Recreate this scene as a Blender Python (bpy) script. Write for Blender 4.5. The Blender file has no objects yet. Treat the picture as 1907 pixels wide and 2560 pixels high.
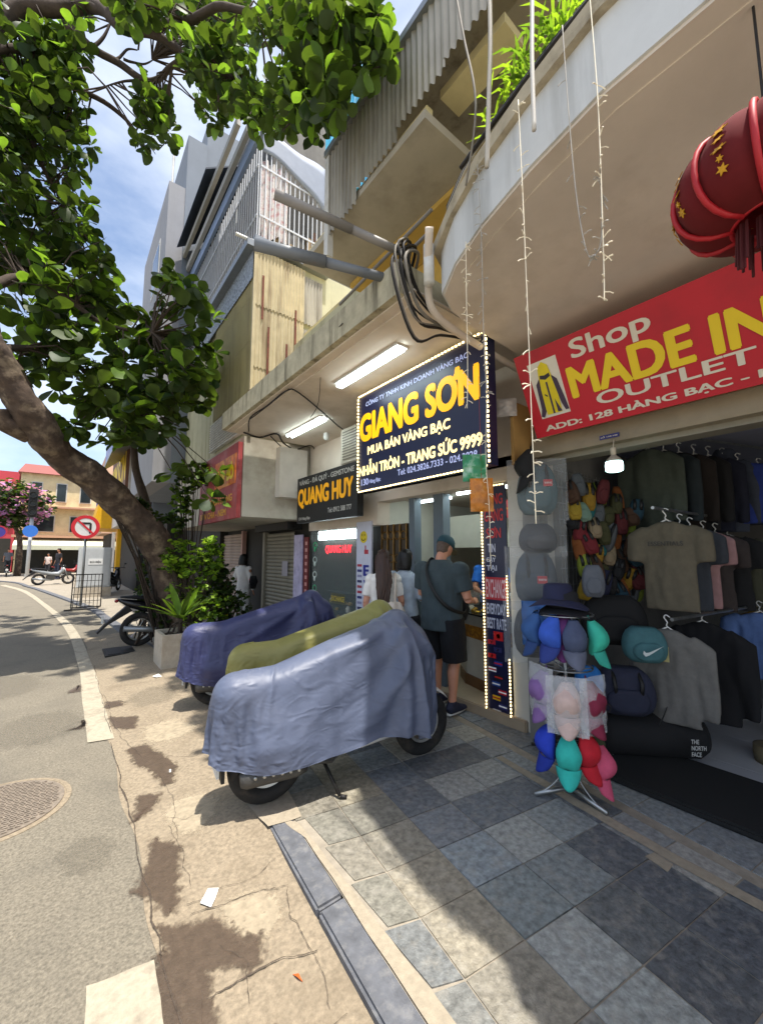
import bpy, bmesh, math, random
import numpy as np
from mathutils import Vector, Matrix, noise
random.seed(7); np.random.seed(7)
R = math.radians
S = bpy.context.scene
COL = S.collection
# ---------------------------------------------------------------- camera
# world: X towards the shop fronts, Y along the street, Z up, pavement at z = 0
FPX, VPITCH, HEAD, CAMH = 1010.0, math.atan(105/1010.0), R(38.0), 1.6
cd = bpy.data.cameras.new('camera'); cam = bpy.data.objects.new('camera', cd); COL.objects.link(cam)
cd.sensor_fit = 'VERTICAL'; cd.sensor_height = 36.0; cd.lens = 36.0*FPX/2560; cd.clip_end = 2000; cd.clip_start = 0.02
cam.location = (0, 0, CAMH); cam.rotation_euler = (R(90)+VPITCH, 0, -HEAD)
S.camera = cam
# ---------------------------------------------------------------- world and sun
SUN = Vector((0.0, 0.27, -1.0)).normalized()      # direction in which the light travels
w = bpy.data.worlds.new('World'); S.world = w; w.use_nodes = True
nt = w.node_tree; nt.nodes.clear()
sky = nt.nodes.new('ShaderNodeTexSky'); sky.sky_type = 'NISHITA'; sky.sun_disc = False
sky.sun_elevation = math.asin(-SUN.z); sky.sun_rotation = math.atan2(-SUN.x, -SUN.y)
sky.air_density = 1.0; sky.dust_density = 2.2; sky.ozone_density = 1.2
bg = nt.nodes.new('ShaderNodeBackground'); bg.inputs['Strength'].default_value = 0.15
wo = nt.nodes.new('ShaderNodeOutputWorld')
# thin white cloud drifting over the blue
tc = nt.nodes.new('ShaderNodeTexCoord'); mp = nt.nodes.new('ShaderNodeMapping'); mp.inputs['Scale'].default_value = (1, 1, 2.2)
nz = nt.nodes.new('ShaderNodeTexNoise'); nz.inputs['Scale'].default_value = 2.6; nz.inputs['Detail'].default_value = 7; nz.inputs['Roughness'].default_value = .55
cr = nt.nodes.new('ShaderNodeValToRGB'); cr.color_ramp.elements[0].position = .36; cr.color_ramp.elements[1].position = 1.0
mx = nt.nodes.new('ShaderNodeMix'); mx.data_type = 'RGBA'; mx.inputs['B'].default_value = (6.6, 6.9, 7.2, 1)
nt.links.new(tc.outputs['Generated'], mp.inputs['Vector']); nt.links.new(mp.outputs[0], nz.inputs['Vector'])
nt.links.new(nz.outputs['Fac'], cr.inputs[0]); nt.links.new(cr.outputs[0], mx.inputs['Factor'])
nt.links.new(sky.outputs[0], mx.inputs['A']); nt.links.new(mx.outputs['Result'], bg.inputs['Color']); nt.links.new(bg.outputs[0], wo.inputs[0])
sl = bpy.data.lights.new('sun', 'SUN'); sl.energy = 4.6; sl.angle = R(0.9); sl.color = (1.0, 0.95, 0.87)
so = bpy.data.objects.new('sun', sl); COL.objects.link(so)
so.rotation_euler = SUN.to_track_quat('-Z', 'Y').to_euler(); so.location = (0, 0, 30)
S.view_settings.view_transform = 'Standard'; S.view_settings.look = 'None'; S.view_settings.gamma = 1.0
S.view_settings.exposure = 0.74; S.view_settings.use_curve_mapping = False
S.cycles.max_bounces = 8; S.cycles.diffuse_bounces = 5; S.cycles.transparent_max_bounces = 12
S.cycles.sample_clamp_indirect = 6.0
# ---------------------------------------------------------------- helpers
KD = 1907/1652
_s, _c, _sp, _cp = math.sin(HEAD), math.cos(HEAD), math.sin(VPITCH), math.cos(VPITCH)
def at(axis, val, u, v):
    """survey helper: the point on the plane x/y/z = val seen at picture position (u, v)"""
    x = (u*KD-953.5)/FPX; y = -(v*KD-1280)/FPX
    d = Vector((_s*_cp, _c*_cp, _sp)) + x*Vector((_c, -_s, 0)) + y*Vector((-_s*_sp, -_c*_sp, _cp))
    o = Vector((0, 0, CAMH)); t = (val-o[axis])/d[axis]
    return o+d*t
def V(*a): return Vector(a)
def lin(h):
    h = h.lstrip('#'); r = [int(h[i:i+2], 16)/255 for i in (0, 2, 4)]
    return tuple(c/12.92 if c <= .04045 else ((c+.055)/1.055)**2.4 for c in r)
def col(c): return lin(c) if isinstance(c, str) else tuple(c)
WM = {}
def tag(o, label=None, cat=None, group=None, kind=None):
    if label: o['label'] = label
    if cat: o['category'] = cat
    if group: o['group'] = group
    if kind: o['kind'] = kind
    return o
def thing(name, label, cat, loc=(0, 0, 0), rz=0, group=None):
    o = bpy.data.objects.new(name, None); COL.objects.link(o); o.empty_display_size = .1
    o.location = loc; o.rotation_euler = (0, 0, rz)
    WM[o.name] = Matrix.Translation(Vector(loc)) @ Matrix.Rotation(rz, 4, 'Z')
    return tag(o, label, cat, group)
def wm(o): return WM.get(o.name, Matrix.Identity(4)) if o else Matrix.Identity(4)
def link(name, me, m, parent=None, smooth=False, mtx=None):
    o = bpy.data.objects.new(name, me); COL.objects.link(o)
    if m is not None and not me.materials:
        for k in (m if isinstance(m, (list, tuple)) else [m]): me.materials.append(k)
    if parent:
        o.parent = parent; WM[o.name] = wm(parent)
    if mtx is not None: o.matrix_basis = mtx
    if smooth:
        me.polygons.foreach_set('use_smooth', [True]*len(me.polygons)); me.update()
    return o
class MB:
    def __init__(s): s.v = []; s.f = []; s.mi = []; s.cm = 0
    def add(s, vs, fs):
        b = len(s.v); s.v += [Vector(p) for p in vs]
        for f in fs: s.f.append([b+i for i in f]); s.mi.append(s.cm)
        return s
    def box(s, a, b):
        x0, y0, z0 = [min(a[i], b[i]) for i in range(3)]; x1, y1, z1 = [max(a[i], b[i]) for i in range(3)]
        return s.add([(x0,y0,z0),(x1,y0,z0),(x1,y1,z0),(x0,y1,z0),(x0,y0,z1),(x1,y0,z1),(x1,y1,z1),(x0,y1,z1)],
                     [(0,3,2,1),(4,5,6,7),(0,1,5,4),(1,2,6,5),(2,3,7,6),(3,0,4,7)])
    def obox(s, c, r, u, n, sx, sy, sz):
        c, r, u, n = Vector(c), Vector(r)*sx/2, Vector(u)*sy/2, Vector(n)*sz/2
        p = [c+i*r+j*u+k*n for k in (-1, 1) for j in (-1, 1) for i in (-1, 1)]
        return s.add(p, [(0,2,3,1),(4,5,7,6),(0,1,5,4),(1,3,7,5),(3,2,6,7),(2,0,4,6)])
    def slab(s, P, Rv, Uv, w, h, d):
        """box with lower-left corner P, width along Rv, height along Uv, depth d along -(R x U)"""
        P, Rv, Uv = Vector(P), Vector(Rv).normalized(), Vector(Uv).normalized(); N = Rv.cross(Uv)
        return s.obox(P+Rv*w/2+Uv*h/2-N*d/2, Rv, Uv, N, w, h, d)
    def prism(s, poly, z0, z1):
        n = len(poly); a = [(p[0], p[1], z0) for p in poly]+[(p[0], p[1], z1) for p in poly]
        return s.add(a, [list(range(n))[::-1], list(range(n, 2*n))]+[[i, (i+1) % n, n+(i+1) % n, n+i] for i in range(n)])
    def extr(s, pts, d):
        pts = [Vector(p) for p in pts]; n = len(pts); d = Vector(d)
        return s.add(pts+[p+d for p in pts], [list(range(n))[::-1], list(range(n, 2*n))]+[[i, (i+1) % n, n+(i+1) % n, n+i] for i in range(n)])
    def loft(s, rings, seg=12, cap=True, ref=None, pw=1.):
        """rings: (centre, ra, rb); cross sections at right angles to the path, ra along ref"""
        cs = [Vector(r[0]) for r in rings]; n = len(cs); vs = []
        rf = Vector(ref) if ref else None
        prev = None
        for i, r in enumerate(rings):
            t = (cs[min(i+1, n-1)]-cs[max(i-1, 0)])
            t = t.normalized() if t.length > 1e-9 else Vector((0, 0, 1))
            if rf: a = rf-t*rf.dot(t)
            elif prev is not None: a = prev-t*prev.dot(t)
            else:
                a = Vector((0, 0, 1)) if abs(t.z) < .9 else Vector((1, 0, 0)); a = a-t*a.dot(t)
            a = a.normalized() if a.length > 1e-6 else Vector((1, 0, 0)); prev = a
            b = t.cross(a)
            for k in range(seg):
                q = 2*math.pi*k/seg
                cq, sq = math.cos(q), math.sin(q)
                if pw != 1.: cq = math.copysign(abs(cq)**pw, cq); sq = math.copysign(abs(sq)**pw, sq)
                vs.append(cs[i]+a*(cq*r[1])+b*(sq*r[2]))
        fs = []
        for i in range(n-1):
            for k in range(seg):
                k2 = (k+1) % seg
                fs.append((i*seg+k, i*seg+k2, (i+1)*seg+k2, (i+1)*seg+k))
        if cap: fs += [tuple(range(seg))[::-1], tuple(range((n-1)*seg, n*seg))]
        return s.add(vs, fs)
    def tube(s, pts, r, seg=8, cap=True):
        rr = r if isinstance(r, (list, tuple)) else [r]*len(pts)
        return s.loft([(p, q, q) for p, q in zip(pts, rr)], seg, cap)
    def lathe(s, c, prof, seg=24, axis=(0, 0, 1), close=False):
        c = Vector(c); ax = Vector(axis).normalized(); a = ax.orthogonal().normalized(); b = ax.cross(a); vs = []
        for (r, h) in prof:
            for k in range(seg):
                q = 2*math.pi*k/seg; vs.append(c+ax*h+(a*math.cos(q)+b*math.sin(q))*r)
        n = len(prof); fs = []
        for i in range(n if close else n-1):
            j = (i+1) % n
            for k in range(seg): fs.append((i*seg+k, i*seg+(k+1) % seg, j*seg+(k+1) % seg, j*seg+k))
        if not close: fs += [tuple(range(seg))[::-1], tuple(range((n-1)*seg, n*seg))]
        return s.add(vs, fs)
    def ball(s, c, rx, ry=None, rz=None, seg=14, rows=9):
        ry = ry or rx; rz = rz or rx; c = Vector(c); vs = []; fs = []
        for i in range(rows+1):
            t = math.pi*i/rows
            for k in range(seg):
                q = 2*math.pi*k/seg
                vs.append(c+Vector((rx*math.sin(t)*math.cos(q), ry*math.sin(t)*math.sin(q), rz*math.cos(t))))
        for i in range(rows):
            for k in range(seg): fs.append((i*seg+k, (i+1)*seg+k, (i+1)*seg+(k+1) % seg, i*seg+(k+1) % seg))
        return s.add(vs, fs)
    def grid(s, fn, nu, nv, closeu=False):
        vs = [fn(i/(nu-1) if not closeu else i/nu, j/(nv-1)) for j in range(nv) for i in range(nu)]
        fs = []
        for j in range(nv-1):
            for i in range(nu if closeu else nu-1):
                i2 = (i+1) % nu; fs.append((j*nu+i, j*nu+i2, (j+1)*nu+i2, (j+1)*nu+i))
        return s.add(vs, fs)
    def mesh(s, name, mtx=None, weld=False):
        me = bpy.data.meshes.new(name)
        vs = s.v if mtx is None else [mtx @ p for p in s.v]
        me.from_pydata([tuple(p) for p in vs], [], s.f)
        if any(s.mi): me.polygons.foreach_set('material_index', s.mi)
        if weld:
            bm = bmesh.new(); bm.from_mesh(me); bmesh.ops.remove_doubles(bm, verts=bm.verts, dist=1e-4)
            bmesh.ops.recalc_face_normals(bm, faces=bm.faces); bm.to_mesh(me); bm.free()
        me.update(); return me
    def build(s, name, m, parent=None, smooth=False, local=False, bevel=0, weld=False, solid=0):
        mtx = None if (local or parent is None) else wm(parent).inverted()
        me = s.mesh(name, mtx, weld)
        if bevel:
            bm = bmesh.new(); bm.from_mesh(me)
            bmesh.ops.bevel(bm, geom=[e for e in bm.edges if e.calc_face_angle(0) > .6], offset=bevel, segments=2, affect='EDGES', clamp_overlap=True)
            bm.to_mesh(me); bm.free()
        if solid:
            bm = bmesh.new(); bm.from_mesh(me); bmesh.ops.solidify(bm, geom=bm.faces[:], thickness=solid); bm.to_mesh(me); bm.free()
        return link(name, me, m, parent, smooth)
def copy_tree(o, parent=None):
    c = o.copy(); COL.objects.link(c); c.parent = parent; WM[c.name] = wm(parent) if parent else wm(o)
    for ch in list(o.children): copy_tree(ch, c)
    return c
def evaluated(o):
    dg = bpy.context.evaluated_depsgraph_get(); return bpy.data.meshes.new_from_object(o.evaluated_get(dg))
def fuse(name, mb, m, parent=None, voxel=.012, smooth=6, deform=None, local=True):
    """fuse overlapping closed shapes into one continuous skin"""
    me = mb.mesh('tmp', None if (parent is None or local) else wm(parent).inverted(), weld=True)
    o = bpy.data.objects.new('tmp', me); COL.objects.link(o)
    md = o.modifiers.new('r', 'REMESH'); md.mode = 'VOXEL'; md.voxel_size = voxel
    if smooth:
        sm = o.modifiers.new('s', 'SMOOTH'); sm.iterations = smooth; sm.factor = .5
    out = evaluated(o); bpy.data.objects.remove(o); bpy.data.meshes.remove(me)
    if deform:
        for v in out.vertices: v.co = deform(v.co)
    out.materials.clear(); out.name = name
    return link(name, out, m, parent, True)
def _glyphs(body, shear=0):
    cu = bpy.data.curves.new('t', 'FONT'); cu.body = body; cu.resolution_u = 4; cu.shear = shear
    o = bpy.data.objects.new('t', cu); COL.objects.link(o); me = evaluated(o); bpy.data.objects.remove(o); bpy.data.curves.remove(cu)
    n = len(me.vertices); a = np.empty(n*3); me.vertices.foreach_get('co', a); fs = [tuple(q.vertices) for q in me.polygons]; bpy.data.meshes.remove(me)
    return a.reshape(-1, 3), fs
def text(body, name, m, parent, P, Rv, Uv, w, h, fat=0., depth=.0, lift=.004, shear=0, bold=None):
    """lettering fitted into the w x h box whose lower-left corner is P; every word is a mesh of its own"""
    bold = fat*1.15 if bold is None else bold
    a, fs = _glyphs(body.replace('Ơ', 'O').replace('ơ', 'o'), shear)
    for i, ch in enumerate(body):
        if ch == 'Ơ':      # horn of the letter
            x = _glyphs(body[:i+1].replace('Ơ', 'O').replace(' ', '-'), shear)[0][:, 0].max(); k = len(a)
            a = np.concatenate([a, [(x-.13, .60, 0), (x-.02, .58, 0), (x+.05, .66, 0), (x+.05, .79, 0), (x-.03, .79, 0), (x-.04, .70, 0)]]); fs = fs+[(k, k+1, k+5), (k+1, k+2, k+4, k+5), (k+2, k+3, k+4)]
    lo, hi = a.min(0), a.max(0); sx = w/(hi[0]-lo[0]); sy = h/(hi[1]-lo[1])
    Rv, Uv, P = Vector(Rv).normalized(), Vector(Uv).normalized(), Vector(P); N = Rv.cross(Uv)
    r, u, nn, p = [np.array(q) for q in (Rv, Uv, N, P)]; inv = np.array(wm(parent).inverted()) if parent else np.eye(4)
    fx = np.array([(min(a[i, 0] for i in f), max(a[i, 0] for i in f)) for f in fs]); order = np.argsort(fx[:, 0]); words = [[]]; reach = -1e9
    for i in order:
        if words[-1] and fx[i, 0]-reach > .17 and ' ' in body: words.append([])
        words[-1].append(i); reach = max(reach, fx[i, 1])
    first = None
    for wd in words:
        ids = sorted({k for i in wd for k in fs[i]}); mp = {k: j for j, k in enumerate(ids)}; c = a[ids]; ff0 = [tuple(mp[k] for k in fs[i]) for i in wd]; cp = []; ff = []
        offs = ((0, 0), (-1, 0), (1, 0), (-.6, .6), (.6, -.6), (.6, .6), (-.6, -.6)) if bold else ((0, 0),)
        for j, (dx, dy) in enumerate(offs):
            q = p+np.outer((c[:, 0]-lo[0]+dx*bold)*sx, r)+np.outer((c[:, 1]-lo[1]+dy*bold)*sy, u)+nn*(lift+.00025*j)
            cp.append(q@inv[:3, :3].T+inv[:3, 3]); ff += [tuple(k+j*len(ids) for k in f) for f in ff0]
        me = bpy.data.meshes.new(name); me.from_pydata(np.concatenate(cp).tolist(), [], ff); me.update()
        o = link(name, me, m, parent); first = first or o
    return first
def fn3(p, s): return noise.noise(Vector(p)*s)
def wobble(pts, r, k=3, seed=0):
    """irregular outline through the given points"""
    out = []; n = len(pts)
    for i in range(n):
        a, b = Vector(pts[i]), Vector(pts[(i+1) % n])
        for j in range(k):
            p = a.lerp(b, j/k); d = noise.noise_vector(Vector((p.x*7+seed, p.y*7, seed*.7)))
            out.append((p.x+d.x*r, p.y+d.y*r))
    return out
# ---------------------------------------------------------------- materials
MATS = {}
def mat(name, c, rough=.7, var=.18, scale=6., bump=0., bscale=None, metal=0., detail=5., dirt=None, dscale=1.2, damt=.5,
        streak=False, spec=.5, emit=0., ecol=None, trans=0., alpha=1., coord='POS', obj=False, sheen=0., stretch=None):
    if name in MATS: return MATS[name]
    m = bpy.data.materials.new(name); MATS[name] = m; m.use_nodes = True
    t = m.node_tree; n = t.nodes; L = t.links; P = n['Principled BSDF']; c = col(c)
    if coord == 'POS': geo = n.new('ShaderNodeNewGeometry'); vec = geo.outputs['Position']
    else: geo = n.new('ShaderNodeTexCoord'); vec = geo.outputs['Object']
    if stretch:
        mp_ = n.new('ShaderNodeMapping'); mp_.inputs['Scale'].default_value = stretch; L.new(vec, mp_.inputs['Vector']); vec = mp_.outputs[0]
    def nse(sc, dt=detail, v=None):
        q = n.new('ShaderNodeTexNoise'); q.inputs['Scale'].default_value = sc; q.inputs['Detail'].default_value = dt
        q.inputs['Roughness'].default_value = .62; L.new(v or vec, q.inputs['Vector']); return q.outputs['Fac']
    def mix(f, a, b, typ='MIX'):
        q = n.new('ShaderNodeMix'); q.data_type = 'RGBA'; q.blend_type = typ
        for s_, x in (('Factor', f), ('A', a), ('B', b)):
            if isinstance(x, (int, float)): q.inputs[s_].default_value = x
            elif isinstance(x, tuple): q.inputs[s_].default_value = (*x[:3], 1)
            else: L.new(x, q.inputs[s_])
        return q.outputs['Result']
    def ramp(f, a, b):
        q = n.new('ShaderNodeMapRange'); q.inputs['From Min'].default_value = a; q.inputs['From Max'].default_value = b; L.new(f, q.inputs['Value']); return q.outputs[0]
    base = c
    if obj:
        oi = n.new('ShaderNodeObjectInfo'); base = oi.outputs['Color']
    if var:
        f = ramp(nse(scale), .3, .7)
        if obj:
            dk = mix(1., base, (1-var,)*3, 'MULTIPLY'); lt = mix(1., base, (1+var,)*3, 'MULTIPLY')
        else:
            dk = tuple(x*(1-var) for x in c); lt = tuple(min(1, x*(1+var)) for x in c)
        base = mix(f, dk, lt)
    if dirt is not None:
        v2 = vec
        if streak:
            mp = n.new('ShaderNodeMapping'); mp.inputs['Scale'].default_value = (1, 1, .09); L.new(vec, mp.inputs['Vector']); v2 = mp.outputs[0]
        f = ramp(nse(dscale, 6, v2), .5, .72); mm = n.new('ShaderNodeMath'); mm.operation = 'MULTIPLY'; mm.inputs[1].default_value = damt; L.new(f, mm.inputs[0])
        base = mix(mm.outputs[0], base, col(dirt))
    if isinstance(base, tuple): P.inputs['Base Color'].default_value = (*base, 1)
    else: L.new(base, P.inputs['Base Color'])
    P.inputs['Roughness'].default_value = rough; P.inputs['Metallic'].default_value = metal; P.inputs['Specular IOR Level'].default_value = spec
    if sheen: P.inputs['Sheen Weight'].default_value = sheen
    if emit:
        P.inputs['Emission Strength'].default_value = emit
        P.inputs['Emission Color'].default_value = (*(col(ecol) if ecol else c), 1)
    if bump:
        b = n.new('ShaderNodeBump'); b.inputs['Strength'].default_value = bump; b.inputs['Distance'].default_value = .01
        L.new(nse(bscale or scale*4), b.inputs['Height']); L.new(b.outputs[0], P.inputs['Normal'])
    if trans:
        tr = n.new('ShaderNodeBsdfTranslucent'); ms = n.new('ShaderNodeMixShader'); ms.inputs[0].default_value = trans
        if isinstance(base, tuple): tr.inputs['Color'].default_value = (*base, 1)
        else:
            L.new(mix(1., base, (1.9, 1.9, .8), 'MULTIPLY'), tr.inputs['Color'])
        L.new(P.outputs[0], ms.inputs[1]); L.new(tr.outputs[0], ms.inputs[2]); L.new(ms.outputs[0], n['Material Output'].inputs['Surface'])
    if alpha < 1: P.inputs['Alpha'].default_value = alpha
    return m
def glassy(name, c, alpha, rough=.12):
    m = mat(name, c, rough, var=.1, scale=9, bump=.5, bscale=14); m.node_tree.nodes['Principled BSDF'].inputs['Alpha'].default_value = alpha; return m
M = {}
def mm(k, *a, **kw): M[k] = mat(k, *a, **kw); return M[k]
mm('asphalt', '#766f61', .9, .42, 75, .7, 120, dirt='#5f5a50', dscale=1.6, damt=.6)
mm('concrete', '#8a7d69', .9, .3, 45, .45, 120, dirt='#6f624f', dscale=3.2, damt=.6)
mm('concrete_light', '#aaa498', .9, .12, 8, .25, 80, dirt='#8d8578', dscale=.9)
mm('mortar', '#9a8f7c', .95, .15, 25, .3, 120)
mm('wet', '#54453a', .45, .2, 20, .3, 80, dirt='#6d5c4a', dscale=9, damt=.6)
mm('line_paint', '#a39a87', .8, .14, 40, .3, 120, dirt='#7d7465', dscale=9, damt=.85)
mm('kerb', '#5c5e63', .75, .25, 14, .4, 60, dirt='#8d8b87', dscale=18, damt=.45)
mm('slate', '#777777', .5, .45, 30, .6, 70, dirt='#a09b90', dscale=13, damt=.5, obj=True, detail=9)
mm('iron', '#857a6d', .75, .3, 30, .4, 90, metal=.3)
mm('iron_dark', '#2a2826', .6, .3, 20, .2, metal=.4)
mm('white_wall', '#cbc5bb', .85, .05, 4, .08, 60, dirt='#8f887c', dscale=1.1, damt=.45)
mm('soffit_white', '#d6cabb', .9, .06, 3, .08, 30, dirt='#9c8a70', dscale=1.7, damt=.4)
mm('fascia', '#cfd0ce', .8, .05, 5, .08, 60, dirt='#84837c', dscale=5., damt=.6, streak=True)
mm('fascia_moss', '#b0a88e', .85, .2, 9, .3, 60, dirt='#494230', dscale=8, damt=.95, streak=True)
mm('yellow_wall', '#cfae5b', .85, .08, 4, .1, 50, dirt='#8f7440', dscale=1.8, damt=.4)
mm('cream_wall', '#d9cc9c', .85, .07, 4, .1, 50, dirt='#9d8f68', dscale=1.8, damt=.45)
mm('grey_panel', '#b0a999', .75, .08, 3, .08, dirt='#7d7464', dscale=2.4, damt=.55)
mm('corr_grey', '#a29c8e', .55, .1, 4, .0, dirt='#5a5244', dscale=7., damt=.75, streak=True, metal=.15)
mm('corr_cream', '#b8aa86', .6, .12, 5, .0, dirt='#6e5636', dscale=6., damt=.9, streak=True)  # dark streaks: rusty dirt plus leaf shadows painted into the colour
mm('corr_blue', '#8fa0b6', .5, .1, 3, .0, dirt='#5b6472', dscale=3, damt=.5, streak=True, metal=.2)
mm('rust', '#6e3c2c', .85, .35, 12, .4)
mm('tower', '#7d848e', .85, .06, 2, .05, dirt='#737a84', dscale=2.2, damt=.6, streak=True)
mm('tower_light', '#949498', .85, .06, 2, .05, dirt='#8a8888', dscale=2.2, damt=.5, streak=True)
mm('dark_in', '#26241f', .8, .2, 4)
mm('black', '#141414', .6, .2, 8)
mm('black_gloss', '#101114', .25, .1, 8)
mm('black_cloth', '#17181b', .95, .25, 60, .2, 200)
mm('shutter', '#8a8474', .6, .08, 6, .05, metal=.2, dirt='#5e584b', dscale=3, damt=.5, streak=True)
mm('shutter_pink', '#a08d80', .65, .08, 6, .05, dirt='#6e5f52', dscale=3, damt=.5, streak=True)
mm('grey_metal', '#8c8f90', .4, .1, 10, metal=.7)
mm('steel', '#a6a8a8', .35, .1, 20, metal=.85, dirt='#6a6358', dscale=9, damt=.5)
mm('blue_grey', '#5d6a75', .55, .06, 5, .03)
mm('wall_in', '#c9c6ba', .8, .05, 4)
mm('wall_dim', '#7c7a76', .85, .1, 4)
mm('floor_white', '#aeb0b2', .3, .06, 3, dirt='#8c8a86', dscale=3, damt=.4)
mm('beige_tile', '#a4937b', .35, .1, 5)
mm('brown_panel', '#a8824a', .7, .1, 5, .1)
mm('brown_box', '#7b5630', .8, .15, 14, .2)
mm('tube_lit', '#ffffff', emit=11, ecol='#e6fbff', var=0)
mm('led', '#fff3d0', emit=2.6, ecol='#ffe2a0', var=0)
mm('bulb_lit', '#f4ffff', emit=3.2, ecol='#c5f6f2', var=0)
mm('warm_lit', '#fff1a8', emit=2.4, ecol='#ffee9a', var=0)
mm('neon', '#ff2a35', emit=2.6, ecol='#ff2436', var=0)
mm('white_plastic', '#d8d8d4', .45, .05, 5)
mm('red_sign', '#bd1228', .45, .05, 2, .05, 14, dirt='#8f1020', dscale=1.5, damt=.6)
mm('sign_yellow', '#e8c81e', .5, .03, 5)
mm('sign_white', '#d9cfbd', .5, .03, 5)
mm('sign_navy', '#161a3e', .35, .05, 5)
mm('sign_gold', '#f3b500', .4, .03, 5, emit=.45, ecol='#f3b000')
mm('sign_cream', '#f5e3a9', .4, .03, 5, emit=.7, ecol='#ffe9a0')
mm('sign_pale', '#aeb4cf', .4, .03, 5, emit=.25, ecol='#b8c4ff')
mm('sign_grey', '#b7b5ae', .5, .05, 5)
mm('gold_matte', '#d99a0a', .5, .1, 8)
mm('rubber', '#1f1e1d', .85, .25, 25, .3, 90, dirt='#5f5446', dscale=7, damt=.5)
mm('rim', '#b5b5b2', .35, .12, 12, metal=.8)
mm('engine', '#4c4b49', .55, .2, 20, .2, metal=.4)
mm('scooter_white', '#d4d2cd', .3, .04, 6)
mm('cable', '#1e1a18', .7, .1, 10)
mm('cable_grey', '#7d776d', .7, .2, 10)
mm('pipe_grey', '#85807a', .5, .12, 6, .1, dirt='#5e564c', dscale=3, damt=.6)
mm('pipe_white', '#d3d2cc', .5, .08, 6, dirt='#9d9585', dscale=5, damt=.5)
mm('string', '#a9a49a', .6, .15, 20)
mm('string_lit', '#f4ead0', .5, .1, 20)
mm('bark', '#4f4136', .95, .4, 9, 1., 16, dirt='#94846c', dscale=4.5, damt=.75)
mm('bark_dark', '#43382f', .95, .3, 9, .8, 22)
mm('leaf', '#3e4f20', .5, .5, 2.2, trans=.45, spec=.3)
mm('leaf_pale', '#628030', .5, .35, 4.0, trans=.5, spec=.3)
mm('leaf_dark', '#2a3d1c', .5, .4, 4.0, trans=.3, spec=.3)
mm('leaf_lime', '#8fae3a', .5, .3, 8., trans=.4, spec=.3)
mm('flower', '#c58bc9', .7, .3, 5., trans=.3)
mm('soil', '#3d3126', .95, .4, 25, .8, 60)
mm('planter', '#b0a594', .85, .1, 15, .3, 70, dirt='#80735f', dscale=3, damt=.5)
mm('skin', '#c98f74', .5, .08, 12)
mm('skin_tan', '#b37a5c', .5, .08, 12)
mm('hair_brown', '#3c2519', .5, .35, 40, stretch=(1, 1, .1), bump=.4, bscale=90)
mm('hair_black', '#15110f', .45, .3, 40, stretch=(1, 1, .1), bump=.4, bscale=90)
mm('cap_teal', '#1e4450', .8, .12, 20)
mm('shirt_slate', '#3b474b', .9, .1, 14, .15, 160)
mm('shorts', '#14151a', .9, .15, 20, .15, 160)
mm('white_cloth', '#e6e1dc', .9, .06, 12, .15, 120)
mm('cream_cloth', '#cdbfb0', .9, .08, 12, .15, 120)
mm('blue_shirt', '#1d62b8', .85, .1, 10, .1, 120)
mm('navy_shoe', '#1a1f38', .7, .15, 20)
mm('cover_blue', '#626f8f', .55, .06, 5, .12, 35, dirt='#747a8d', dscale=2.2, damt=.4)
mm('cover_navy', '#474d80', .55, .06, 5, .12, 35, dirt='#5a5f88', dscale=2.2, damt=.4)
mm('cover_olive', '#a8a247', .6, .06, 5, .12, 35)
def fabric(k, c, c2):
    m = mm(k, c, .5, .06, 5, 0, dirt=c2, dscale=2.2, damt=.4); t = m.node_tree; n = t.nodes; L = t.links; P = n['Principled BSDF']
    g_ = n.new('ShaderNodeTexCoord'); hs = []
    for sc_, st, dist in ((5., (1, 1, 2.2), 1.6), (16., (1, 1, 1), 1.2), (60., (1, 1, 1), 0.)):
        a_ = n.new('ShaderNodeMapping'); a_.inputs['Scale'].default_value = st; a_.inputs['Rotation'].default_value = (.5, .7, .3); q = n.new('ShaderNodeTexNoise'); q.noise_type = 'RIDGED_MULTIFRACTAL' if sc_ < 30 else 'FBM'; q.inputs['Scale'].default_value = sc_; q.inputs['Detail'].default_value = 3; q.inputs['Distortion'].default_value = dist
        L.new(g_.outputs['Object'], a_.inputs['Vector']); L.new(a_.outputs[0], q.inputs['Vector']); hs.append(q.outputs['Fac'])
    prev = None
    for h, s_, d_ in zip(hs, (.22, .16, .08), (.03, .012, .004)):
        b_ = n.new('ShaderNodeBump'); b_.inputs['Strength'].default_value = s_; b_.inputs['Distance'].default_value = d_; L.new(h, b_.inputs['Height'])
        if prev: L.new(prev, b_.inputs['Normal'])
        prev = b_.outputs[0]
    L.new(prev, P.inputs['Normal']); return m
fabric('cover_blue2', '#555d72', '#686d7e'); fabric('cover_navy2', '#30345a', '#434768'); fabric('cover_olive2', '#807c40', '#6c683a')
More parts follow.
